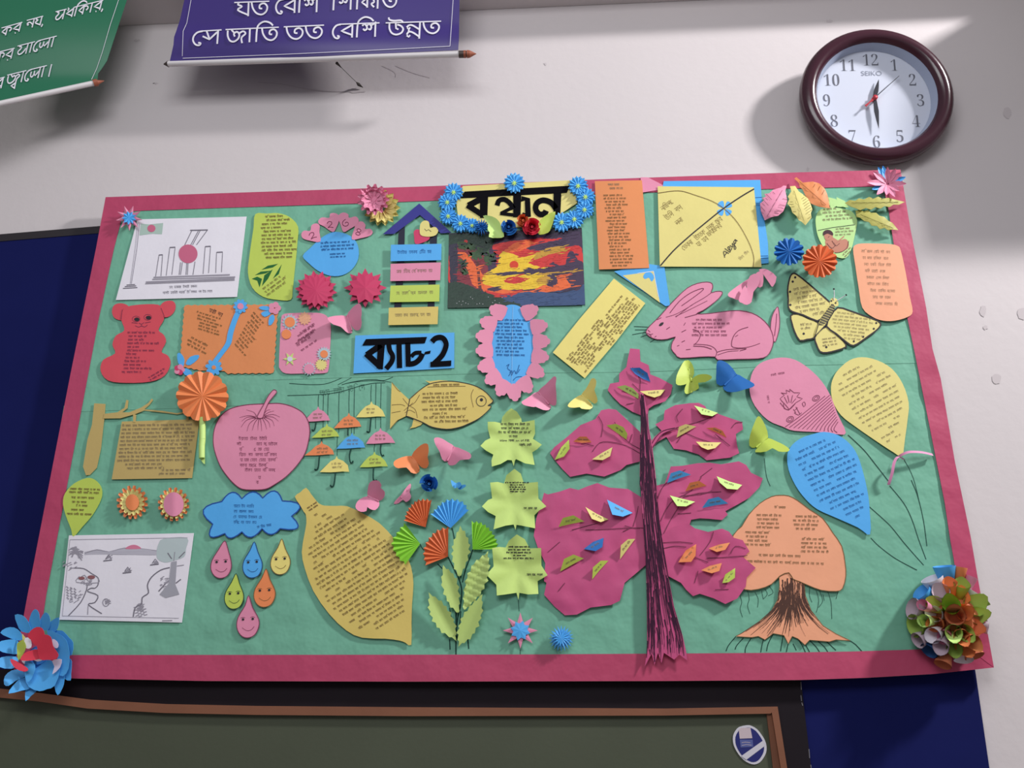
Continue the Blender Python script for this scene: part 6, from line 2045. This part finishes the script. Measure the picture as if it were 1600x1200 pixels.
bleaf('upright green leaf at the top of the bouquet, between the fans', (516, 372, 545, 405, 572, 470, 575, 530, 555, 600, 512, 690, 480, 630, 465, 560, 470, 480, 495, 415), (512, 690), (516, 372))
bleaf('green leaf on the left of the bouquet, upper of the two', (412, 618, 460, 655, 495, 700, 512, 800, 508, 916, 455, 870, 415, 790, 398, 715), (508, 916), (412, 618))
bleaf('crinkled green leaf on the right of the bouquet', (688, 530, 700, 620, 685, 710, 640, 800, 560, 880, 535, 892, 538, 790, 555, 690, 600, 600), (535, 892), (688, 530), True)
bleaf('long green leaf at the bottom left of the bouquet', (322, 788, 400, 840, 455, 910, 488, 990, 490, 1082, 400, 1030, 345, 960, 318, 880), (490, 1082), (322, 788))
bleaf('green leaf at the bottom right of the bouquet', (652, 800, 655, 900, 630, 990, 580, 1070, 508, 1116, 498, 1030, 530, 930, 590, 855), (508, 1116), (652, 800))


# --- folded paper butterflies ---------------------------------------------------------------------------------
def butterfly(label, crop, m_, hinge, wings, rise=0.00085, d0=0.006, name='folded_butterfly'):
    """hinge: two ends of the body fold; every wing rises from that fold"""
    (hx0, hy0), (hx1, hy1) = C(crop, *hinge)
    L = math.hypot(hx1 - hx0, hy1 - hy0) or 1
    ps = []
    for q in wings:
        b = B()
        b.poly(smooth(C(crop, *q), 2), d0, m_, grid=5, lift=lambda x, y: rise * abs((x - hx0) * (hy1 - hy0) - (y - hy0) * (hx1 - hx0)) / L - 0.00025 * abs(((x - hx0) * (hx1 - hx0) + (y - hy0) * (hy1 - hy0)) / L - L * .4))
        ps.append(('wing', None, b))
    b = B()
    tube(b, P(hx0, hy0, d0 - .001), P(hx1, hy1, d0 - .001), 0.0022, 0.0022, m_, 8)
    ps.append(('body', None, b))
    return thing_from(name, label, 'paper butterfly', ps, 'folded paper butterflies')


butterfly('pink folded butterfly on the pink sticker note, above the blue batch plaque', 'D6', 'pink', (240, 130, 285, 265), [(68, 152, 110, 138, 160, 132, 225, 134, 255, 175, 270, 235, 288, 282, 262, 290, 230, 275, 185, 232, 120, 212, 80, 180), (246, 122, 265, 90, 300, 50, 345, 24, 368, 48, 371, 120, 366, 150, 372, 190, 362, 245, 335, 265, 300, 250, 270, 195)])
butterfly('orange folded butterfly under the pink umbrellas, beside a pink one', 'E1', 'flowerorange', (1065, 665, 1125, 770), [(925, 715, 940, 695, 990, 672, 1060, 662, 1100, 700, 1130, 765, 1105, 800, 1060, 790, 1025, 752, 960, 758, 930, 740), (1066, 660, 1110, 600, 1160, 566, 1194, 572, 1198, 630, 1190, 670, 1200, 720, 1180, 758, 1140, 748, 1105, 710)])
butterfly('pink folded butterfly right of the orange one, under the fish', 'E1', 'pink', (1400, 590, 1345, 700), [(1240, 530, 1262, 517, 1300, 525, 1350, 555, 1402, 592, 1375, 650, 1345, 705, 1305, 690, 1285, 630, 1255, 580), (1402, 592, 1460, 610, 1515, 636, 1532, 662, 1515, 688, 1445, 694, 1410, 728, 1365, 736, 1345, 705, 1370, 645)])
butterfly('pink folded butterfly with heart-shaped wings at the top of the lemon note', 'E1', 'pink', (722, 975, 810, 1015), [(722, 975, 760, 990, 806, 1012, 812, 1050, 780, 1085, 738, 1075, 718, 1060, 712, 1092, 668, 1098, 632, 1075, 630, 1040, 660, 1000), (722, 972, 724, 920, 735, 875, 765, 855, 808, 856, 830, 890, 824, 912, 855, 940, 850, 985, 812, 1014, 765, 992)])
butterfly('small pink folded butterfly left of the rolled blue rose', 'E1', 'pink', (1030, 930, 985, 990), [(928, 1028, 950, 1000, 985, 965, 1012, 925, 1040, 890, 1058, 878, 1060, 905, 1050, 945, 1062, 975, 1050, 1005, 1020, 1022, 998, 1004, 965, 1030, 935, 1038)])
butterfly('pink folded butterfly under the tip of the blue leaf note', 'E3', 'pink', (548, 285, 640, 390), [(408, 370, 440, 348, 490, 315, 546, 284, 600, 340, 640, 385, 662, 410, 640, 440, 590, 438, 530, 412, 515, 415, 470, 408, 425, 395), (550, 282, 610, 225, 660, 175, 688, 152, 706, 168, 700, 220, 704, 285, 706, 340, 702, 396, 670, 400, 640, 380, 600, 335)])
butterfly('yellow folded butterfly left of the top of the magenta tree', 'E3', 'yellow', (918, 312, 1000, 390), [(803, 398, 830, 365, 870, 335, 918, 311, 960, 345, 1000, 385, 1016, 410, 990, 434, 920, 428, 905, 415, 860, 420, 815, 416), (918, 310, 955, 262, 985, 210, 1002, 175, 1030, 170, 1046, 195, 1040, 240, 1030, 270, 1048, 320, 1056, 365, 1030, 386, 990, 358, 960, 340)])
butterfly('lime folded butterfly below the rabbit, left of the blue butterfly', 'E4', 'limeyellow', (1020, 200, 1040, 285), [(935, 300, 940, 245, 965, 190, 990, 148, 1022, 143, 1048, 175, 1058, 230, 1038, 275, 1010, 300, 965, 312), (1042, 268, 1085, 240, 1140, 236, 1175, 250, 1172, 268, 1130, 290, 1085, 295, 1090, 330, 1040, 360, 1005, 370, 992, 350, 1004, 305)])
butterfly('blue folded butterfly below the rabbit, touching the pink balloon', 'E4', 'deepblue', (1342, 236, 1262, 312), [(1210, 300, 1208, 220, 1212, 155, 1240, 143, 1290, 168, 1342, 234, 1310, 270, 1262, 312), (1342, 236, 1395, 262, 1462, 300, 1455, 322, 1395, 340, 1340, 356, 1280, 354, 1252, 322, 1300, 280)])
butterfly('lime folded butterfly left of the blue balloon', 'E6', 'limeyellow', (268, 556, 200, 616), [(158, 605, 163, 540, 190, 465, 206, 432, 225, 432, 255, 485, 272, 550, 240, 590, 195, 618), (268, 558, 320, 578, 370, 602, 402, 628, 385, 642, 335, 640, 298, 620, 262, 640, 195, 645, 205, 620, 240, 585)])
b = B()
ps = []
for q, lf_ in (((1015, 222, 1060, 182, 1130, 132, 1205, 88, 1182, 150, 1140, 225, 1108, 278, 1060, 262, 1022, 248), lambda x, y: .012), ((1168, 148, 1200, 220, 1228, 290, 1182, 322, 1140, 305, 1110, 285, 1130, 215), lambda x, y: .022), ((1182, 142, 1212, 62, 1280, 44, 1300, 100, 1275, 165, 1242, 205, 1225, 288, 1195, 215), lambda x, y: .018), ((1255, 52, 1300, 20, 1330, 60, 1322, 155, 1278, 160, 1270, 90), lambda x, y: .008), ((1290, 8, 1330, 0, 1372, 10, 1448, 72, 1415, 160, 1385, 130, 1330, 50), lambda x, y: .006)):
    b = B()
    cx_, cy_ = xf('D3', 1170, 160)
    b.poly(smooth(C('D3', *q), 2), 0.004, 'pink', grid=5, lift=lambda x, y, f=lf_: f(x, y) + 0.0004 * math.hypot(x - cx_, y - cy_) * .6)
    ps.append(('wing', None, b))
thing_from('folded_butterfly', 'pink folded butterfly seen edge-on, just above the rabbit', 'paper butterfly', ps, 'folded paper butterflies')


# --- red stars ----------------------------------------------------------------------------------------------------
def star_flower(label, crop, x, y, layers, group=None, name='paper_star'):
    cx, cy = xf(crop, x, y)
    k = CROPS[crop][2]
    ps = []
    for i, (R_, r_, n, dc, dt, m_, rot, sq, nm, lb) in enumerate(layers):
        b = B()
        spiky(b, cx, cy, R_ / k, r_ / k, n, dc, dt, m_, rot, sq)
        if i == 0:
            tube(b, P(cx, cy, 0.002), P(cx, cy, dc - .0006), 0.004, 0.003, m_, 8)
        ps.append((nm, lb, b))
    return thing_from(name, label, 'paper flower', ps, group)


star_flower('crimson many-pointed paper star flower, left of two, under the blue teardrop', 'C5', 660, 928, [(178, 130, 14, .014, .010, 'hotpink', .1, .95, 'petals', None), (150, 110, 14, .020, .017, 'hotpink', .3, .95, 'petals', None)])
star_flower('crimson long-pointed paper star flower, right of two, beside the ladder house', 'C5', 1070, 905, [(182, 105, 8, .013, .009, 'hotpink', 0, .9, 'petals', None), (150, 100, 8, .019, .015, 'hotpink', .39, .95, 'petals', None)])
star_flower('pink star flower with a blue centre in the top left corner of the board', 'C4', 275, 215, [(112, 55, 9, .012, .018, 'pink', .15, .95, 'petals', 'pink points'), (62, 40, 9, .020, .022, 'blue', .3, .95, 'centre', 'blue starry centre')])
star_flower('flat pink star with a blue star on it, at the foot of the maple leaves', 'F7', 530, 452, [(275, 125, 8, .010, .008, 'pink', -1.57, 1.03, 'petals', 'pink outer star'), (160, 110, 8, .0125, .011, 'blue', -1.3, 1.0, 'centre', 'blue inner star')])
b = B()
cx, cy = xf('F7', 1170, 575)
for k_, (R_, r_, n, dt) in enumerate(((20, 12, 20, .010), (17, 10, 18, .016), (13, 7, 14, .021))):
    spiky(b, cx, cy, R_, r_, n, .012 + .004 * k_, dt, 'blue', k_ * .2, 1.05)
tube(b, P(cx, cy, .002), P(cx, cy, .012), .004, .004, 'blue', 8)
tag(b.build('paper_pompom'), 'small blue fringed paper pompom at the bottom, left of the magenta trunk', 'paper flower')

# top right corner flower
cx, cy = xf('C3', 748, 1068)
ps = []
for i, (a, r, m_) in enumerate(((-175, 33, 'pink'), (-140, 30, 'pink'), (-105, 29, 'blue'), (-62, 27, 'pink'), (-40, 27, 'pink'), (-20, 30, 'blue'), (0, 29, 'pink'), (30, 22, 'pink'), (60, 24, 'pink'), (95, 18, 'pink'), (135, 24, 'pink'), (160, 26, 'blue'), (-90, 26, 'pink'), (-120, 30, 'blue'))):
    b = B()
    petal(b, cx, cy, R(a), 2, r, 4.6, .006 if m_ == 'blue' else .009, .014 if m_ == 'blue' else .026, m_, .002, .1)
    ps.append(('petal', 'blue petal behind' if m_ == 'blue' else None, b))
thing_from('paper_flower', 'spidery pink flower with blue petals behind on the top right corner of the board', 'paper flower', ps)


# --- layered small flowers under the sign -----------------------------------------------------------------------------------
for lb, x, y, core in (('small orange and yellow layered flower under the tan sign, left of two', 775, 690, 'flowerorange'), ('small layered flower with a pink centre under the tan sign, right of two', 1245, 712, 'pink')):
    cx, cy = xf('F8', x, y)
    ps = []
    for nm, r, n, d, m_, l_ in (('outer_petals', 24.5, 16, .006, 'flowerorange', 'orange outer petals'), ('inner_petals', 19 if core != 'pink' else 21, 15, .010, 'paleyellow', 'yellow inner petals')):
        b = B()
        for i in range(n):
            petal(b, cx, cy, 2 * math.pi * i / n + r, r * .4, r, 4.0, d, d + .004, m_, .001, .5, 1.08)
        ps.append((nm, l_, b))
    b = B()
    rr = 11 if core != 'pink' else 16.5
    vs = [P(cx, cy - rr * 1.05, .013), P(cx, cy + rr * 1.05, .013), P(cx, cy, .0155)]
    o_ = ellipse(cx, cy, rr * .95, rr * 1.15, 20)
    b.poly(o_, .0135, core, grid=4, lift=lambda x, y, X=cx: .003 - .00018 * abs(x - X))
    ps.append(('centre', 'pink creased centre' if core == 'pink' else 'orange centre', b))
    thing_from('paper_flower', lb, 'paper flower', ps)

# --- pink and yellow pompom flower on the top border ----------------------------------------------------------------------------
ps = []
cx, cy = xf('C6', 318, 262)
for lay, (r, n, d0, d1) in enumerate(((29, 14, .006, .014), (24, 12, .010, .022))):
    for i in range(n):
        b = B()
        petal(b, cx, cy, 2 * math.pi * (i + .5 * lay) / n, 6, r, 6.2, d0, d1, 'paleyellow', .003, .1, .98)
        ps.append(('petal', 'yellow outer petal' if i == 0 else None, b))
cx, cy = xf('C6', 256, 200)
for lay, (r, n, d0, d1) in enumerate(((25, 13, .024, .036), (19, 9, .026, .044))):
    for i in range(n):
        b = B()
        petal(b, cx, cy, 2 * math.pi * (i + .5 * lay) / n, 2, r, 5.6, d0, d1, 'pink', .004, .3, .98, .7)
        ps.append(('petal', 'pink inner petal' if i == 0 else None, b))
b = B()
tube(b, P(*xf('C6', 300, 240), .002), P(cx, cy, .026), .010, .008, 'pink', 10)
ps.append(('flower_core', None, b))
thing_from('paper_flower', 'pink pleated pompom flower with yellow petals behind it on the top border', 'paper flower', ps)

# --- wreath of the title plaque ---------------------------------------------------------------------------------------------------
WR = [((150, 210), 72, 'first blue fringed flower from the top on the left end of the title'), ((98, 292), 70, 'second blue fringed flower down the left end of the title'), ((105, 405), 66, 'third blue fringed flower down the left end of the title'),
      ((205, 465), 70, 'blue fringed flower at the lower left corner of the title'), ((300, 482), 58, 'half-hidden blue fringed flower under the title, beside the dark blue tuft'),
      ((645, 135), 78, 'lone blue fringed flower at the middle of the title top edge'),
      ((1165, 158), 74, 'first blue fringed flower from the top on the right end of the title'), ((1225, 248), 74, 'second blue fringed flower down the right end of the title'), ((1218, 352), 70, 'third blue fringed flower down the right end of the title'),
      ((1135, 430), 72, 'blue fringed flower at the lower right corner of the title'), ((1032, 455), 76, 'blue fringed flower under the title beside the olive leaf')]


def fringed(cx, cy, r, seed, label, first=[None]):
    rnd_ = random.Random(seed)
    ps = []
    b = B()
    for k_, (f, n, dc, dt) in enumerate(((1.15, 15, .0095, .012), (.98, 13, .0120, .017))):
        spiky(b, cx, cy, r * f, r * f * .8, n, dc, dt, 'blue', rnd_.random(), .98)
    ps.append(('fringe_petals', None, b))
    b = B()
    spiky(b, cx, cy, r * .36, r * .14, 7, .0160, .0175, 'palelime', rnd_.random(), 1)
    ps.append(('centre', 'pale green starry centre', b))
    return thing_from('fringed_flower', label, 'paper flower', ps, 'blue fringed flowers around the title')


for i, ((x, y), r, lb) in enumerate(WR):
    cx, cy = xf('C7', x, y)
    fringed(cx, cy, r / 5.2192, i, lb)
b = B()
cx, cy = xf('C7', 378, 495)
for k_, (r, n, dt) in enumerate(((13.5, 16, .016), (11, 14, .024), (7, 10, .030))):
    spiky(b, cx, cy, r, r * .5, n, .011 + .004 * k_, dt, 'deepblue', k_ * .25, 1.05)
tag(b.build('paper_pompom'), 'dark blue fringed paper tuft under the title, left of the lime leaf', 'paper flower')


def tleaf(label, q, base, tip, m_):
    c = Cut('paper_leaf', label, 'paper leaf')
    (bx, by), (tx, ty) = C('C7', *base, *tip)
    L = math.hypot(tx - bx, ty - by)
    ux, uy = (tx - bx) / L, (ty - by) / L
    c.poly(smooth(C('C7', *q), 2), m_, .012, 4, lift=lambda x, y: .002 + .0007 * abs(-(x - bx) * uy + (y - by) * ux) + .008 * (((x - bx) * ux + (y - by) * uy) / L) ** 2)
    return c.end()


tleaf('curled lime leaf under the title, between the dark blue tuft and the blue rose', (390, 404, 440, 402, 490, 420, 525, 455, 545, 510, 562, 572, 510, 584, 438, 576, 445, 540, 425, 510, 432, 470), (540, 575), (390, 404), 'palelime')
tleaf('curled olive leaf under the title, right of the red rose', (980, 368, 968, 430, 945, 500, 920, 540, 850, 556, 832, 510, 855, 440, 915, 392), (845, 550), (980, 368), 'limeyellow')


def rose(label, crop, x, y, r, m_, d0=.010, turns=3, seed=1, petals=9, h=.022, name='paper_rose'):
    """rolled rose: petals wound in a rising spiral around the middle"""
    cx, cy = xf(crop, x, y)
    r = r / CROPS[crop][2]
    rnd_ = random.Random(seed)
    ps = []
    for i in range(petals):
        t = i / (petals - 1)
        a0 = i * 2.2 + seed
        rad = r * (1.0 - .72 * t)
        hh = d0 + h * (.35 + .65 * t)
        vs, fs = [], []
        m = 7
        for k in range(m):
            a = a0 + (k / (m - 1) - .5) * (1.7 + t)
            lip = 1 - .25 * abs(k / (m - 1) - .5)
            for q, rr_ in ((0, rad * .35), (.6, rad * .72), (1, rad * (1.02 if t < .6 else .9))):
                dd = d0 * .6 + (hh - d0 * .6) * q * lip
                vs.append(P(cx + rr_ * math.cos(a), cy + rr_ * math.sin(a), dd))
        for k in range(m - 1):
            for q in (0, 1):
                fs.append([k * 3 + q, k * 3 + q + 1, k * 3 + q + 4, k * 3 + q + 3])
        b = B()
        b.raw(vs, fs, m_, True)
        ps.append(('petal', None, b))
    b = B()
    tube(b, P(cx, cy, .002), P(cx, cy, d0 + h * .8), .006, .003, m_, 9)
    ps.append(('rose_core', None, b))
    return thing_from(name, label, 'paper flower', ps)


rose('rolled blue paper rose under the title', 'C7', 600, 492, 70, 'deepblue', seed=1, h=.03)
rose('rolled orange paper rose under the title, uppermost of the three roses', 'C7', 716, 440, 56, 'fanorange', seed=2, h=.028)
rose('rolled red paper rose under the title, next to the olive leaf', 'C7', 790, 492, 78, 'red', seed=3, h=.032, petals=11)
rose('rolled blue paper rose above the bouquet, with a spiral opening', 'E1', 1202, 878, 74, 'deepblue', seed=4, h=.03, petals=10)
b = B()
for q, d1 in (((1372, 850, 1400, 868, 1425, 885, 1410, 915, 1385, 900), .01), ((1405, 885, 1440, 865, 1455, 890, 1430, 915), .014), ((1440, 895, 1480, 885, 1490, 898, 1462, 918, 1440, 925, 1425, 910), .008)):
    b.poly(smooth(C('E1', *q), 2), .004, 'blue', grid=4, lift=lambda x, y, k=d1: k + .0006 * abs(x - 713))
tag(b.build('paper_scrap'), 'tiny crumpled blue paper bit right of the rolled blue rose', 'paper')

# --- big blue flower on the bottom left corner ---------------------------------------------------------------------------------------
cx0, cy0 = xf('F1', 360, 570)


def free(ps, crop, q, m_, d, k, nm='petal', lb=None, cx=None, cy=None, sm=2, grid=6):
    cx = cx0 if cx is None else cx
    cy = cy0 if cy is None else cy
    b = B()
    b.poly(smooth(C(crop, *q), sm), d, m_, grid=grid, lift=lambda x, y: k * math.hypot(x - cx, y - cy))
    ps.append((nm, lb, b))


ps = []
for q, d, k in (((138, 185, 200, 184, 245, 220, 275, 275, 290, 350, 200, 340, 160, 270), .012, .0006), ((330, 130, 362, 160, 372, 220, 375, 310, 290, 330, 268, 260, 295, 165), .014, .0005), ((425, 160, 462, 195, 470, 260, 450, 330, 375, 310, 380, 220), .012, .0005), ((552, 208, 548, 280, 520, 340, 450, 350, 440, 290, 490, 235), .010, .0005),
                ((3, 352, 55, 308, 130, 302, 190, 345, 215, 410, 160, 425, 70, 392), .016, .0007), ((-15, 445, 55, 420, 150, 418, 200, 480, 180, 550, 70, 545, -10, 515), .018, .0007), ((-20, 600, 60, 572, 150, 575, 175, 640, 110, 690, -15, 670), .016, .0006),
                ((38, 835, 45, 760, 110, 705, 200, 700, 235, 760, 150, 800, 80, 850), .014, .0006), ((80, 922, 120, 850, 210, 770, 300, 800, 290, 870, 200, 895), .013, .0006), ((240, 992, 238, 900, 260, 850, 340, 860, 340, 900, 290, 945), .012, .0005), ((540, 938, 512, 860, 530, 760, 600, 740, 598, 830, 575, 890), .011, .0005), ((660, 800, 600, 780, 570, 690, 640, 600, 672, 620, 665, 740), .012, .0004),
                ((565, 330, 600, 345, 650, 400, 685, 445, 672, 560, 580, 560, 500, 420, 480, 340), .012, .0004)):
    free(ps, 'F1', q, 'blue', d, k)
for q, d, k in (((440, 330, 540, 360, 620, 420, 650, 540, 640, 690, 590, 760, 530, 720, 540, 600, 480, 480), .030, .0003), ((240, 620, 330, 605, 430, 600, 500, 625, 560, 700, 510, 850, 440, 880, 370, 900, 270, 860, 232, 760), .034, .0003), ((235, 620, 310, 630, 330, 690, 290, 790, 250, 810, 235, 720), .050, .0002)):
    free(ps, 'F1', q, 'blue', d, k, 'inner_petal')
for q, d in (((490, 410, 530, 430, 548, 465, 535, 497, 500, 480), .052), ((488, 618, 530, 600, 578, 602, 560, 680, 490, 742, 510, 670), .053)):
    free(ps, 'F1', q, 'lavender', d, 0, 'inner_petal', 'lavender paper patch')
for q, d, k, m_ in (((160, 455, 190, 432, 215, 420, 245, 480, 215, 555, 172, 612, 160, 540), .050, .0002, 'limeyellow'), ((208, 362, 226, 385, 240, 400, 230, 440, 212, 420), .052, 0, 'paleyellow'), ((235, 402, 272, 400, 292, 440, 290, 490, 250, 500, 228, 450), .054, 0, 'white'), ((200, 600, 240, 612, 300, 600, 270, 640, 220, 640), .050, 0, 'white'), ((300, 595, 350, 585, 400, 605, 350, 622), .054, 0, 'white')):
    free(ps, 'F1', q, m_, d, k, 'stamen_paper', sm=2)
for q, d, k in (((258, 385, 290, 330, 345, 298, 395, 310, 418, 370, 400, 440, 330, 470, 290, 420), .060, .0002), ((400, 378, 440, 370, 478, 395, 495, 470, 525, 520, 548, 560, 520, 602, 440, 606, 370, 600, 350, 500, 345, 430), .066, .0002), ((190, 605, 225, 545, 300, 515, 360, 510, 385, 580, 340, 605, 250, 615), .062, .0003), ((95, 600, 150, 615, 215, 655, 262, 690, 245, 715, 180, 705, 125, 665), .058, .0003)):
    free(ps, 'F1', q, 'red', d, k, 'red_petal', 'red rolled petal')
b = B()
tube(b, P(cx0, cy0, .022), P(cx0, cy0, .05), .020, .016, 'deepblue', 14)
ps.append(('flower_core', None, b))
thing_from('paper_flower', 'large blue layered flower with red petals in its middle on the bottom left corner', 'paper flower', ps)

# --- cone flower on the bottom right corner ---------------------------------------------------------------------------------------------------
mat('mauve', (196, 176, 190), .7, .3)
mat('darkblue_paper', (40, 84, 140), .7, .3)
mat('rust_paper', (204, 118, 82), .7, .3)
mat('moss_paper', (160, 192, 88), .7, .3)
CONES = [(480, 180, 75, 'blue', 1), (602, 195, 48, 'flowerorange', 1), (385, 268, 78, 'white', 1), (300, 372, 72, 'blue', 1), (232, 505, 76, 'mauve', 1), (245, 640, 80, 'moss_paper', 1), (278, 752, 56, 'mauve', 1), (362, 832, 60, 'darkblue_paper', 1), (470, 935, 56, 'rust_paper', 1), (632, 905, 64, 'white', 1),
         (720, 880, 66, 'rust_paper', 1), (762, 680, 78, 'rust_paper', 1), (690, 268, 40, 'pink', 1), (712, 372, 55, 'white', 1), (795, 430, 50, 'moss_paper', 1), (800, 555, 45, 'mauve', 1), (820, 660, 42, 'mauve', 1),
         (455, 372, 60, 'mauve', 2), (525, 310, 48, 'flowerorange', 2), (620, 318, 55, 'moss_paper', 2), (608, 415, 62, 'flowerorange', 2), (410, 472, 58, 'limeyellow', 2), (405, 548, 55, 'white', 2), (410, 625, 54, 'flowerorange', 2), (395, 712, 55, 'white', 2), (482, 722, 46, 'pink', 2), (455, 802, 52, 'mauve', 2), (560, 815, 52, 'moss_paper', 2), (320, 480, 40, 'pink', 2), (330, 600, 45, 'palelime', 2),
         (640, 790, 66, 'flowerorange', 2), (720, 480, 76, 'moss_paper', 2), (735, 560, 60, 'moss_paper', 2), (690, 640, 60, 'rust_paper', 2),
         (537, 478, 58, 'fanlime', 3), (565, 560, 66, 'rust_paper', 3), (640, 545, 50, 'flowerorange', 3), (555, 690, 55, 'palelime', 3), (640, 690, 55, 'moss_paper', 3), (615, 720, 50, 'flowerorange', 3), (700, 760, 50, 'orange', 3)]
ccx, ccy = xf('E8', 560, 600)
ps = []
rnd = random.Random(8)
for x, y, r, m_, lay in CONES:
    tx, ty = xf('E8', x, y)
    rp = r / 4.6154
    d_mouth = {1: .034, 2: .062, 3: .082}[lay]
    dx, dy = tx - ccx, ty - ccy
    L = math.hypot(dx, dy) or 1
    apex = P(ccx + dx * .22, ccy + dy * .22, .016)
    mouth = P(tx, ty, d_mouth)
    axv = (mouth - apex).normalized()
    u = axv.cross(Vector((0, 1, 0)))
    if u.length < .1:
        u = axv.cross(Vector((0, 0, 1)))
    u.normalize()
    v = u.cross(axv).normalized()
    R_ = rp * PX * .92
    n = 16
    vs = [apex]
    ph = rnd.uniform(0, 6.28)
    out = Vector((dx, 0, -dy)).normalized() if L > 4 else Vector((0, 0, 1))
    for i in range(n):
        a = 2 * math.pi * i / n
        dirv = u * math.cos(a) + v * math.sin(a)
        s_ = dirv.dot(out)
        tip = 1.5 * R_ * max(0, s_) ** 3
        vs.append(mouth + dirv * R_ + axv * (tip - R_ * .35))
    b = B()
    b.raw(vs, [[0, 1 + i, 1 + (i + 1) % n] for i in range(n)], m_, True)
    # the inside of the rolled cone
    b.raw([vs[0] + axv * .003] + [mouth + (q - mouth) * .96 for q in vs[1:]], [[0, 1 + (i + 1) % n, 1 + i] for i in range(n)], m_, True)
    ps.append(('rolled_cone', None, b))
b = B()
tube(b, P(ccx, ccy, .030), P(ccx, ccy, .050), .045, .030, 'rust_paper', 18)
ps.append(('flower_core', None, b))
thing_from('paper_flower', 'big bunch of rolled paper cones in many colours on the bottom right corner', 'paper flower', ps)

for o in S.objects:
    if '_w' in o:
        del o['_w']
